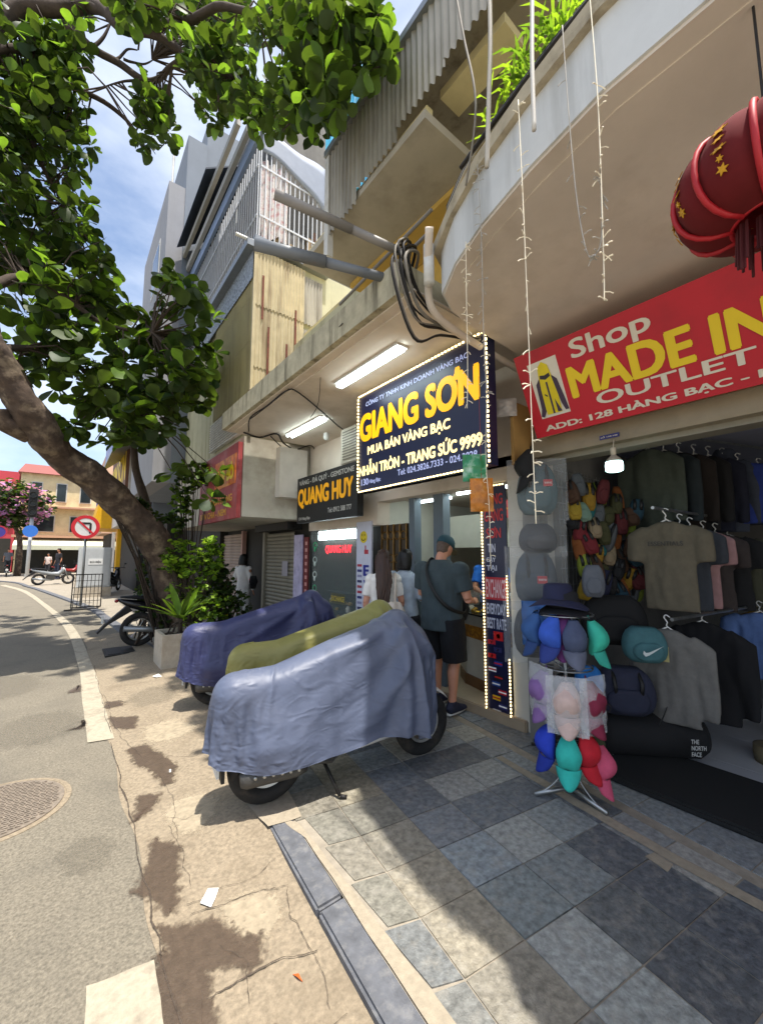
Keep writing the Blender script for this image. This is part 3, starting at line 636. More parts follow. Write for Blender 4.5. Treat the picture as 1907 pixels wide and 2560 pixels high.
# shop room behind
b = MB(); b.box((3.6, 2.14, 0), (7, 2.26, 2.6)); b.box((7, 2.14, 0), (7.1, 5.0, 2.6)); b.box((3.62, 4.9, 0), (7, 5.0, 2.6)); b.build('room_wall', M['wall_in'], B)
b = MB(); b.box((3.38, 2.12, 2.46), (7, 5.0, 2.56)); b.build('room_ceiling', M['soffit_white'], B)
b = MB(); b.box((3.36, 2.2, -.05), (7, 4.42, .10)); b.build('step', M['beige_tile'], B, bevel=.01)
b = MB(); b.box((3.40, 1.99, 0), (3.6, 2.34, 2.32)); b.build('pier', M['wall_in'], B)
for y0, y1 in ((3.80, 3.90), (3.30, 3.46)):
    b = MB(); b.box((3.50, y0, .1), (3.62, y1, 2.46)); b.build('column', M['blue_grey'], B)
b = MB(); b.box((4.9, 2.26, 1.70), (4.95, 4.8, 2.2)); b.build('back_panel', mat('pn', '#b5b2a4', .8, .06, 4), B)
b = MB(); b.box((5.0, 2.26, .1), (5.1, 3.62, 1.70)); b.build('dark_cabinet', M['dark_in'], B)
for i in range(5):
    b = MB(); b.box((4.95, 2.4+.22*i, 1.2), (4.99, 2.55+.22*i, 1.35+.1*(i % 2))); b.build('cabinet_item', pnt(['#7d7a70', '#5f5550', '#8a8272', '#4c4f55', '#6f5a3a'][i]), B)
b = MB(); b.box((4.86, 2.62, 1.74), (4.899, 3.0, 1.84)); b.build('ceiling_lamp', M['warm_lit'], B)
b = MB(); b.box((4.6, 2.7, 2.08), (4.64, 3.55, 2.32)); rb = b.build('banner', pnt('#a01818'), B); text('XIN CHÚC MỪNG NĂM MỚI', 'banner_lettering', M['gold_matte'], B, (4.598, 3.5, 2.17), LEFT, UP, .75, .07, .02)
def tubes(parent_label, pts, m='tube_lit', w_=.045, housing=True):
    t = thing('tube_light', parent_label, 'light', pts[0], 0, 'fluorescent tube lights')
    a, c = Vector(pts[0]), Vector(pts[1]); r = (c-a).normalized(); s_ = r.cross(Vector(UP))
    b = MB(); b.obox((a+c)/2+Vector((0, 0, .03)), r, s_, UP, (c-a).length, w_*1.9, .03); b.build('housing', M['white_plastic'], t)
    b = MB(); b.obox((a+c)/2, r, s_, UP, (c-a).length*.985, w_, .028); b.build('lamp', M[m], t); return t
tubes('long lit tube light on the canopy ceiling beside the navy sign', [(2.28, 2.61, 3.44), (2.28, 3.68, 3.44)], w_=.07)
for i, x in enumerate((2.64, 2.72)): tubes(['outer', 'inner'][i]+' slim lit tube of the pair at the far end of the canopy ceiling', [(x, 4.71, 3.44), (x, 5.78, 3.44)], w_=.025)
for i, (x, y0, y1) in enumerate(((3.46, 2.5, 3.95), (3.72, 2.5, 3.9), (4.1, 2.45, 3.6), (4.3, 3.9, 4.6))): tubes(['nearest', 'second', 'third', 'deepest'][i]+' lit tube light under the ceiling inside the gold shop', [(x, y0, 2.40), (x, y1, 2.40)], w_=.05)
# bronze grille beside the entrance
gr = thing('bronze_grille', 'ornate bronze folding grille between the gold shop and the white panel', 'grille', (3.47, 4.2, 0))
b = MB(); b.box((3.5, 3.92, .1), (3.52, 4.48, 2.0)); b.build('back', mat('gb', '#3c3020', .6, .3, 12), gr)
bz = mat('bronze', '#8a6a3a', .35, .3, 20, metal=.7)
for i in range(6):
    for j in range(4):
        b = MB(); c = V(3.485, 4.0+.13*j, .3+.31*i); b.lathe(c, [(.055, -.006), (.062, 0), (.055, .006), (.048, 0)], 12, (1, 0, 0), True); b.build('ring', bz, gr)
for j in range(5): b = MB(); b.box((3.475, 3.925+.13*j, .1), (3.495, 3.94+.13*j, 2.0)); b.build('bar', bz, gr)
# counter with glass case
ct = thing('jewellery_counter', 'curved white counter with glass case of gold jewellery', 'counter', (4, 3, .1))
prof = [(3.72, 2.28), (3.70, 2.6), (3.72, 2.95), (3.80, 3.25), (3.98, 3.48), (4.25, 3.58), (4.5, 3.58), (4.5, 2.28)]
def ringp(d): return [(x-d if x < 4.4 else x, y+(d if y > 3.1 and x < 4.6 else 0)) for x, y in prof]
b = MB(); b.prism(ringp(.012), .1, .22); b.build('plinth', mat('plinth', '#6a4a2c', .5, .15, 8), ct)
b = MB(); b.prism(prof, .22, .64); b.build('front_panel', pnt('#b9b6ac', .4), ct)
b = MB(); b.prism(ringp(.004), .64, .78); b.build('gold_band', mat('goldband', '#8a5a14', .45, .5, 40, dirt='#e0a020', dscale=30, damt=.8), ct)
b = MB(); b.prism(prof, .78, .90); b.build('case_body', pnt('#8f8d86', .4), ct)
b = MB(); b.prism(ringp(.02), .90, .915); b.build('shelf', M['black_gloss'], ct)
rg = random.Random(5)
for i in range(22):
    y = 2.4+.05*i; b = MB(); x = 3.78+rg.uniform(0, .22)+max(0, (y-3.1)*.5); h = rg.uniform(.015, .05)
    b.lathe((x, y, .916), [(.03, 0), (.035, h*.5), (.02, h)], 10); b.build('jewellery', [mat('gold', '#d9a62a', .3, .3, 40, metal=.6), pnt('#e9e0c8'), pnt('#a81f1c')][rg.choice((0, 0, 0, 1, 2))], ct)
b = MB(); b.prism(ringp(.0), 1.10, 1.112); b.build('glass_top', M['glass'], ct)
b = MB(); k = len(prof)-2
b.add([(x, y, .916) for x, y in prof[:k]]+[(x, y, 1.099) for x, y in prof[:k]], [(i, i+1, k+i+1, k+i) for i in range(k-1)]); b.build('glass_front', M['glass'], ct)
b = MB(); b.box((3.9, 2.5, 1.113), (4.2, 2.9, 1.14)); tag(b.build('tray', pnt('#c8c6bc')), 'white tray lying on the glass counter top', 'tray')
b = MB(); b.extr([(3.86, 2.62, 1.113), (3.86, 2.42, 1.113), (3.95, 2.45, 1.30), (3.95, 2.52, 1.34)], (.01, 0, 0)); pc = tag(b.build('price_card', pnt('#d8d0c0')), 'leaning white price card on the counter by the banner', 'card')
# ---------------- navy sign with LEDs
NV = thing('gold_shop_sign', 'navy lightbox sign with big golden lettering edged by LED beads', 'sign', (2.6, 2.9, 2.31))
GX = 2.60; y0, y1, z0, z1 = 3.74, 1.95, 2.31, 3.40
b = MB(); b.box((GX, y1, z0), (GX+.12, y0, z1)); b.build('box', M['sign_navy'], NV)
def navy(s, x, z, w_, h_, m, fat, nm='lettering', shear=0): return text(s, nm, m, NV, (GX, y0-x, z), LEFT, UP, w_, h_, fat, 0, .004, shear)
navy('CÔNG TY TNHH KINH DOANH VÀNG BẠC', .13, 3.25, 1.48, .075, M['sign_pale'], .015)
navy('GIANG SƠN', .025, 2.875, 1.68, .335, M['sign_gold'], .05)
navy('MUA BÁN VÀNG BẠC', .17, 2.675, 1.22, .14, M['sign_cream'], .04)
navy('NHẪN TRÒN - TRANG SỨC 9999', .01, 2.475, 1.72, .165, M['sign_cream'], .045)
navy('Tel: 024.3826.7333 - 024.3828', .68, 2.385, 1.0, .06, M['sign_pale'], .02)
navy('130', .05, 2.365, .13, .07, M['sign_pale'], .03); navy('Hàng Bạc', .20, 2.36, .20, .055, M['sign_pale'], .02)
def beads(P, Q, n_, b, s_=.013):
    P, Q = Vector(P), Vector(Q); d = (Q-P)/n_
    for i in range(n_):
        c = P+d*(i+.5); e = d.normalized()
        b.obox(c, e, Vector((1, 0, 0)), e.cross(Vector((1, 0, 0))), d.length*.5, s_, s_)
b = MB()
for P_, Q_, n_ in (((GX-.012, y0+.012, z0-.012), (GX-.012, y1, z0-.012), 44), ((GX-.012, y0+.012, z1+.012), (GX-.012, y1, z1+.012), 44), ((GX-.012, y0+.012, z0), (GX-.012, y0+.012, z1), 27), ((GX-.012, y1-.012, z0), (GX-.012, y1-.012, z1), 27)): beads(P_, Q_, n_, b)
tag(b.build('led_beads', M['led'], NV), kind='stuff')
# ---------------- tall banner with flags
BN = thing('exchange_banner', 'tall narrow navy exchange banner with flags edged by LED beads', 'banner', (3.39, 2.5, .05))
bx, by0, by1 = 3.385, 2.64, 2.36
b = MB(); b.box((bx, by1, .06), (bx+.02, by0, 2.28)); b.build('board', M['sign_navy'], BN)
redw, whw = pnt('#c43238'), pnt('#c3c6d8')
def bn(s, z, h, m, x=.03, w_=.22, fat=.03, nm='lettering'): return text(s, nm, m, BN, (bx, by0-x, z), LEFT, UP, w_, h, fat, 0, .003)
bn('VÀNG', 2.10, .13, redw); bn('GIANG', 1.93, .12, redw); bn('SƠN', 1.76, .11, redw, .05, .17)
bn('TIN', 1.62, .08, whw, .06, .09); bn('CẬY', 1.51, .07, whw, .04, .11); bn('TẠI', 1.42, .07, whw, .04, .12)
b = MB(); b.box((bx-.002, by1+.01, 1.15), (bx, by0-.02, 1.37)); b.build('red_field', pnt('#b82c38'), BN); text('EXCHANGE', 'lettering', pnt('#e4c8cc'), BN, (bx-.002, by0-.03, 1.17), LEFT, UP, .23, .18, .01, 0, .002)
bn('EVERYDAY', 1.01, .10, whw); bn('BEST RATE', .87, .10, whw)
fl_ = [('#c81c1c', '#f0c020'), ('#b01a30', '#e8e0e0'), ('#2a2c60', '#c0c8e0'), ('#c81c24', '#ffffff'), ('#1f3c90', '#d02030'), ('#ffffff', '#c01828'), ('#202020', '#c82020'), ('#204a94', '#f0f0f0'), ('#c02030', '#ffffff'), ('#f0c010', '#c02020'), ('#2a2c70', '#ffffff'), ('#d8d8d8', '#202a70')]
for i, (c1, c2) in enumerate(fl_):
    z = .78-.065*(i % 12) if i else .76; x = (.10 if i % 2 == 0 else .03)+(.04 if i > 6 else 0)
    w_, h_ = (.11, .085) if i == 0 else (.09, .042)
    f = MB(); f.box((bx-.002, by0-x-w_, z), (bx, by0-x, z+h_)); f = f.build('flag', pnt(c1), BN); s_ = MB(); s_.lathe((bx-.002, by0-x-w_/2, z+h_/2), [(h_*.3, -.001), (h_*.3, .0)], 5, (-1, 0, 0)) if i < 4 else s_.box((bx-.0035, by0-x-w_, z+h_*.35), (bx-.0022, by0-x, z+h_*.65)); s_.build('emblem', pnt(c2), f)
b = MB()
for P_, Q_, n_ in (((bx-.012, by0, .05), (bx-.012, by0, 2.3), 70), ((bx-.012, by1, .05), (bx-.012, by1, .62), 18), ((bx-.012, by1, 1.0), (bx-.012, by1, 1.4), 14), ((bx-.012, by0, 2.29), (bx-.012, by1, 2.29), 8), ((bx-.012, by0, .05), (bx-.012, by1, .05), 8)): beads(P_, Q_, n_, b, .011)
tag(b.build('led_beads', M['led'], BN), kind='stuff')
# ---------------- C: gemstone shop front
C = thing('gem_shop', 'narrow dark gemstone shop with glass display case', 'shop', (3.45, 5.5, 0))
b = MB(); b.box((3.56, 4.5, 0), (3.6, 6.45, 2.0)); b.build('back', M['dark_in'], C)
b = MB(); frame(b, (3.40, 6.42, .1), LEFT, UP, 1.52, 1.95, .06, .06); b.build('door_frame', M['iron_dark'], C)
b = MB(); b.box((3.43, 4.97, .16), (3.44, 6.36, 1.99)); b.build('door_glass', M['glass'], C)
b = MB(); b.box((3.46, 5.0, 1.84), (3.50, 6.2, 1.98)); b.build('display_lamp', M['tube_lit'], C)
text('QUANG HUY', 'neon_lettering', M['neon'], C, (3.445, 5.92, 1.60), LEFT, UP, .78, .14, .01, .006)
b = MB(); b.box((3.45, 5.05, .70), (3.54, 5.86, .71)); b.box((3.45, 5.05, 1.0), (3.54, 5.86, 1.01)); b.build('glass_shelf', M['glass'], C)
rg = random.Random(8)
for i in range(26):
    b = MB(); y = 5.1+rg.random()*.72; z = rg.choice((.46, .58, .71, .82)); h = rg.uniform(.04, .1); b.lathe((3.49, y, z), [(.03, 0), (.035, h*.6), (.012, h)], 8); b.build('ornament', pnt(rg.choice(['#a07a2a', '#c7a44a', '#6b5426', '#dcd6c4', '#4d5a3c'])), C)
b = MB(); b.box((3.445, 5.05, .40), (3.55, 5.86, .44)); b.build('case_shelf', M['grey_metal'], C)
b = MB(); b.box((3.436, 5.3, .82), (3.442, 5.72, .98)); b.build('yellow_card', pnt('#4a4416'), C); text('EXCHANGE', 'card_lettering', M['sign_yellow'], C, (3.436, 5.70, .86), LEFT, UP, .38, .08, .02)
b = MB(); b.box((3.43, 5.05, .24), (3.436, 5.9, .32)); b.build('notice', pnt('#9a7a72'), C); text('ATM - VISA CARD', 'notice_lettering', M['white_plastic'], C, (3.43, 5.85, .255), LEFT, UP, .75, .05, .02)
for i, (z, cc) in enumerate(((1.75, '#38a06a'), (1.5, '#b8c4bc'), (1.25, '#c8d0c8'), (1.02, '#4a9a70'), (.75, '#8a1c24'), (.55, '#7a1820'))):
    b = MB(); y = 6.25
    if i < 4: b.lathe((3.425, y, z), [(.055, -.003), (.06, 0), (.055, .003), (.04, 0)], 14, (1, .1, 0), True); b.ball((3.42, y, z-.07), .012, .03, .045, 8, 6)
    else: b.box((3.42, 6.08, z), (3.428, 6.35, z+.14))
    b.build('gem_decal', pnt(cc), C)
b = MB(); b.box((3.40, 6.45, .15), (3.42, 6.62, 1.9)); st1 = b.build('led_panel', pnt('#6a1418'), C)
for i in range(14): b = MB(); b.box((3.394, 6.49, .2+.12*i), (3.40, 6.56, .26+.12*i)); b.build('panel_mark', pnt('#c9938c'), C)
b = MB(); b.box((3.38, 6.64, .1), (3.40, 6.98, 1.95)); b.build('poster', mat('poster', '#b5aecb', .5, .25, 5, dirt='#6a5f98', dscale=9, damt=.6), C)
# black sign of the gem shop
QH = thing('gem_shop_sign', 'black sign board with orange-gold shop name above the gem display', 'sign', (3.0, 5.2, 2.1))
b = MB(); b.box((3.0, 4.36, 2.10), (3.10, 6.11, 2.84)); b.build('board', M['black'], QH)
def qh(s, x, z, w_, h_, m, fat): return text(s, 'lettering', m, QH, (3.0, 6.11-x, z), LEFT, UP, w_, h_, fat, 0, .004)
qh('VÀNG - ĐÁ QUÝ - GEMSTONE', .08, 2.70, 1.60, .105, M['sign_grey'], .02); qh('QUANG HUY', .05, 2.34, 1.60, .30, mat('qhgold', '#e6a400', .5, .08, 5, emit=.12, ecol='#e6a000'), .05)
qh('Tel: 0912 588 777', 1.0, 2.20, .62, .07, M['sign_grey'], .02); qh('134 Hàng Bạc', .08, 2.13, .38, .06, M['sign_grey'], .02)
# white vertical exchange panel
XP = thing('exchange_sign', 'white vertical EXCHANGE panel with yellow smiley face', 'sign', (3.36, 4.7, 0))
b = MB(); b.box((3.35, 4.52, .1), (3.38, 4.88, 2.06)); b.build('board', pnt('#c9ccdd', .4), XP)
b = MB(); b.lathe((3.348, 4.70, 1.84), [(.085, -.002), (.085, .002)], 24, (-1, 0, 0)); sm = b.build('smiley', pnt('#d8c01c'), XP)
for dy in (-.028, .028): b = MB(); b.box((3.344, 4.70+dy-.007, 1.855), (3.3458, 4.70+dy+.007, 1.885)); b.build('eye', M['black'], sm)
b = MB(); b.tube([(3.345, 4.70+.05*math.cos(a), 1.84+.05*math.sin(a)) for a in [math.pi*(1.15+.7*i/10) for i in range(11)]], .005, 5); b.build('mouth', M['black'], sm)
b = MB(); b.box((3.346, 4.585, 1.60), (3.349, 4.68, 1.66)); b.box((3.346, 4.64, 1.66), (3.349, 4.665, 1.72)); b.build('thumb_print', pnt('#b02c40'), XP)
for i, ch in enumerate('EXCHANGE'): text(ch, 'letter', pnt('#1c2a8c'), XP, (3.35, 4.69, 1.30-.21*i), LEFT, UP, .11, .14, .05)
for i in range(18): b = MB(); b.box((3.346, 4.74, 1.42-.075*i), (3.349, 4.85, 1.455-.075*i)); b.build('flag', pnt(['#a8344a', '#2c3476', '#8c8cae', '#303060', '#a04050'][i % 5]), XP)
# ---------------- D: stacked house with cages and corrugated sheets
D = thing('caged_balcony_house', 'shabby house clad in cream corrugated sheets with barred balcony', 'building', (3.0, 8.5, 0))
b = MB(); b.box((2.2, 6.45, 2.2), (3.6, 11.2, 3.52)); b.build('mezzanine', M['grey_panel'], D)
b = MB(); b.box((2.75, 6.28, 2.55), (3.26, 6.447, 3.40)); b.build('cable_box', M['white_wall'], D)
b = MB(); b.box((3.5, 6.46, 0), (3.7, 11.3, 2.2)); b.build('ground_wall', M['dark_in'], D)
b = MB(); b.box((2.32, 6.5, 3.53), (6.5, 11.2, 7.0)); b.build('core', MATS['pale_old'], D)
for i in range(3):
    z0, z1 = (3.62, 4.72, 5.82)[i], (4.74, 5.84, 6.86)[i]
    for x0, x1 in ((2.29, 2.75), (2.74, 3.2)): corr('corrugated_sheet', (x0, 6.44-.012*i, z0), (1, 0, 0), UP, x1-x0, z1-z0, M['corr_cream'], D, .062, .010, .02)
    corr('corrugated_sheet', (3.19, 6.46-.012*i, z0), (1, 0, 0), UP, .4, (z1-z0)*.9, M['corr_grey'], D, .062, .010, .02)
for i in range(3):
    for y_ in (8.6, 7.52): corr('corrugated_sheet', (2.27-.004*i, y_, (4.3, 5.2, 6.0)[i]), LEFT, UP, 1.1, (.92, .82, .86)[i], mat('corr_olive', '#a09468', .6, .08, 3, dirt='#5c4f34', dscale=4, damt=.7, streak=True), D, .062, .010, .02)
b = MB(); b.box((2.24, 6.40, 3.6), (2.30, 6.47, 4.3)); b.build('corner_post', M['rust'], D); b = MB(); b.box((2.25, 6.41, 4.31), (2.295, 6.46, 6.9)); b.build('corner_trim', M['corr_cream'], D)
for i in range(12): b = MB(); b.box((2.22, 6.5, 3.66+.05*i), (2.29, 8.6, 3.68+.05*i)); b.build('louvre', M['pipe_white'], D)
# balcony cage
b = MB(); b.box((2.24, 6.36, 6.92), (3.7, 11.2, 7.06)); b.build('balcony_floor', M['grey_metal'], D)
barw = pnt('#c3c6cc', .5)
for i in range(15):
    b = MB(); x = 2.3+.093*i; b.box((x, 6.39, 7.06), (x+.018, 6.41, 8.86)); b.build('cage_bar', barw, D)
for i in range(38):
    b = MB(); y = 6.42+.123*i; b.box((2.27, y, 7.06), (2.29, y+.02, 8.86)); b.build('cage_bar', barw, D)
for z in (7.45, 8.4):
    b = MB(); b.box((2.3, 6.38, z), (3.62, 6.388, z+.035)); b.box((2.255, 6.4, z), (2.268, 11.1, z+.035)); b.build('cage_rail', barw, D)
corr('side_sheet', (2.235, 11.1, 6.3), LEFT, UP, 4.7, .75, mat('specksheet', '#9aa3b2', .6, .5, 22, dirt='#5c6472', dscale=14, damt=.7), D, .09, .006)
b = MB(); b.box((2.2, 6.38, 8.86), (2.26, 11.15, 9.14)); b.build('blue_band', pnt('#8294b4', .5), D)
b = MB(); b.box((2.1, 6.6, 9.15), (2.18, 11.2, 9.30)); b.box((2.0, 6.9, 9.5), (2.08, 11.2, 9.64)); b.build('awning_beam', pnt('#a8a49c', .6), D)
b = MB(); b.add([(1.85, 8.4, 9.75), (1.85, 11.2, 9.75), (2.6, 11.2, 10.3), (2.6, 8.4, 10.3), (1.85, 8.4, 9.71), (1.85, 11.2, 9.71), (2.6, 11.2, 10.26), (2.6, 8.4, 10.26)], [(0,3,2,1),(4,5,6,7),(0,1,5,4),(1,2,6,5),(2,3,7,6),(3,0,4,7)]); b.build('awning', mat('awn', '#3a4454', .7, .2, 3), D)
b = MB(); b.box((2.6, 6.6, 7.06), (3.7, 11.2, 10.6)); b.box((3.71, 6.6, 7.06), (6.5, 11.2, 8.6)); b.build('upper_core', mat('dcore', '#6a6864', .8, .25, 3, dirt='#3c3936', dscale=2, damt=.8, streak=True), D)
b = MB()
def sagf(u, v): return V(2.32+1.3*u, 6.395-.03*math.sin(u*3), 9.12-v*(.42+.55*u*u)+.03*math.sin(u*9))
b.grid(sagf, 14, 6); b.build('shade_sheet', pnt('#8a92a2', .6), D, smooth=True, solid=.01)
b = MB()
def cur(u, v): return V(2.33+.52*u, 6.43+.035*math.sin(u*26), 8.6-v*(1.45+.1*math.sin(u*7)))
b.grid(cur, 60, 6); b.build('curtain', mat('curtain', '#d2ccc8', .9, .15, 20, dirt='#b84c58', dscale=11, damt=.8), D, smooth=True)
b = MB(); b.box((2.10, 6.34, 6.80), (2.24, 11.2, 6.915)); b.build('floor_band', M['grey_metal'], D); b = MB(); b.tube([(1.95, 6.5, 7.0), (2.3, 6.42, 6.95)], .03, 8); b.build('pipe_stub', M['pipe_white'], D)
rg = random.Random(12)
for i in range(9):
    m4 = MB(); x = 2.36+.13*i; z = 7.08; hh = rg.uniform(.2, .8); m4.box((x, 6.46, z), (x+rg.uniform(.06, .12), 6.56, z+hh)); m4.build('stored_box', pnt(rg.choice(['#6a4a34', '#84807a', '#3a4048', '#a08a6a', '#57402e'])), D)
for i in range(16):
    m4 = MB(); y = 6.5+.28*i; hh = rg.uniform(.2, .9); m4.box((2.36, y, 7.08), (2.5, y+rg.uniform(.12, .24), 7.08+hh)); m4.build('stored_box', pnt(rg.choice(['#4a4e58', '#84807a', '#3a4048', '#8a8f98', '#57402e'])), D)
for i in range(4):
    m4 = MB(); y = 8.6+.65*i; m4.box((2.56, y, 9.0), (2.6, y+.5, 10.0)); w4 = m4.build('window', M['pipe_white'], D); m4 = MB(); m4.box((2.55, y+.05, 9.05), (2.56, y+.45, 9.95)); m4.build('pane', M['glass_dark'], w4)
for i, (x, z, h_) in enumerate(((2.52, 4.2, 1.3), (2.86, 3.7, 1.6), (3.02, 5.1, .9), (2.4, 5.6, .8))):
    m4 = MB(); m4.box((x, 6.405, z), (x+.035, 6.412, z+h_)); m4.build('rust_batten', M['rust'], D)
# mezzanine sign, red
RD = thing('food_sign', 'red sign with yellow lettering on the mezzanine behind the tree', 'sign', (2.15, 7.6, 2.2))
b = MB(); b.box((2.12, 6.47, 2.18), (2.19, 8.75, 3.42)); b.build('board', mat('redmot', '#9c3a3a', .6, .25, 4, dirt='#b98a8a', dscale=3, damt=.5), RD)
b = MB(); b.box((2.113, 6.55, 2.75), (2.12, 7.7, 3.25)); b.build('photo_panel', mat('fp', '#c8651c', .5, .5, 6, dirt='#e8b83c', dscale=5, damt=.9), RD)
text('PHỞ BÒ', 'lettering', M['sign_yellow'], RD, (2.113, 7.6, 2.85), LEFT, UP, .95, .3, .06); text('BÁNH CUỐN NÓNG', 'lettering', M['gold_matte'], RD, (2.12, 8.6, 2.48), LEFT, UP, 1.9, .18, .04); text('BÚN CHẢ - NEM', 'lettering', M['gold_matte'], RD, (2.12, 8.6, 2.26), LEFT, UP, 1.6, .15, .04)
# ground floor fronts of D
SHT = thing('roller_shutter', 'closed grey roller shutter with a paper notice beside the gem shop', 'shutter', (3.42, 7.7, 0))
roller(SHT, (3.42, 8.35, .0), LEFT, UP, 1.32, 2.04, M['shutter'])
b = MB(); b.box((3.36, 8.35, 0), (3.46, 8.45, 2.06)); b.build('guide_rail', M['shutter'], SHT); b = MB(); b.box((3.2, 6.9, 2.06), (3.5, 8.5, 2.36)); b.build('hood', M['black'], SHT)
b = MB(); b.box((3.385, 7.25, 1.18), (3.39, 7.5, 1.46)); b.build('notice', pnt('#9a95a0'), SHT)
SH2 = thing('roller_shutter', 'pinkish roller shutter behind the bushes under the red sign', 'shutter', (3.42, 10.8, 0))
roller(SH2, (3.42, 12.0, .0), LEFT, UP, 2.2, 2.1, M['shutter_pink']); b = MB(); b.box((3.36, 9.72, 0), (3.46, 9.8, 2.15)); b.build('guide_rail', pnt('#b58c80'), SH2)
# ---------------- E, F: tower and blue-netted house
E_ = thing('grey_tower', 'tall narrow grey rendered tower house beside the barred balcony', 'building', (2.5, 13, 0))
b = MB(); b.box((1.6, 11.3, 3.4), (2.0, 15.5, 11.6)); b.build('front_fin', M['tower_light'], E_)
b = MB(); b.box((2.0, 11.25, 3.4), (2.5, 16, 13.2)); b.box((2.5, 11.3, 3.4), (6.5, 16, 14)); b.build('shaft', M['tower'], E_)
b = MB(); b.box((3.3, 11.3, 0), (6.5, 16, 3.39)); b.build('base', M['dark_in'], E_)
b = MB(); b.tube([(1.7, 11.5, 11.6), (1.7, 11.5, 13.0)], .03, 6); b.build('mast', M['pipe_white'], E_)
for k in range(3):
    b = MB(); b.box((1.585, 12.2, 5+2.1*k), (1.6, 13.4, 6.3+2.1*k)); wn = b.build('window', M['pipe_white'], E_); b = MB(); b.box((1.578, 12.28, 5.08+2.1*k), (1.585, 13.32, 6.22+2.1*k)); b.build('pane', M['glass_dark'], wn)
F_ = thing('netted_house', 'distant house wrapped in bright blue scaffold netting', 'building', (6, 9.5, 0))
b = MB(); b.box((4.6, 8.3, 5.8), (9, 14, 15.5)); b.build('core', M['tower'], F_)
for k in range(5):
    def nf(u, v, k=k): return V(4.4+.95*(k+u), 8.1+.10*math.sin(u*6.28*2+k)+.08*math.sin(v*9+k), 11+6.2*v+.3*math.sin(u*3+k))
    b = MB(); b.grid(nf, 22, 10); b.build('net_sheet', mat('net', '#2fa3d6', .6, .25, 4, trans=.35, dirt='#8fd6ee', dscale=3, damt=.7, streak=True), F_, smooth=True)
# ================================================================ SCOOTERS AND THEIR COVERS
def wheel(parent, c, ax, r, tw, spokes=5, rimm='rim'):
    c = Vector(c); ax = Vector(ax).normalized(); a = Vector((0, 0, 1)); s_ = ax.cross(a)
    b = MB(); prof = [(r-.10, -tw*.32), (r-.055, -tw*.5), (r-.02, -tw*.42), (r-.003, -tw*.2), (r, 0), (r-.003, tw*.2), (r-.02, tw*.42), (r-.055, tw*.5), (r-.10, tw*.32)]
    b.lathe(c, prof, 36, ax, True); ty = b.build('tyre', M['rubber'], parent, smooth=True, local=True)
    b = MB(); b.lathe(c, [(r-.085, -tw*.3), (r-.085, tw*.3), (r-.12, tw*.22), (r-.12, -tw*.22)], 36, ax, True)
    b.lathe(c, [(.035, -tw*.4), (.045, 0), (.035, tw*.4)], 16, ax)
    for k in range(spokes):
        q = 2*math.pi*k/spokes+.4; d = a*math.cos(q)+s_*math.sin(q); e = ax.cross(d)
        b.obox(c+d*(r-.1)/2, d, e, ax, r-.12, .035 if spokes < 8 else .008, tw*.25)
    b.build('rim', M[rimm], ty, local=True)
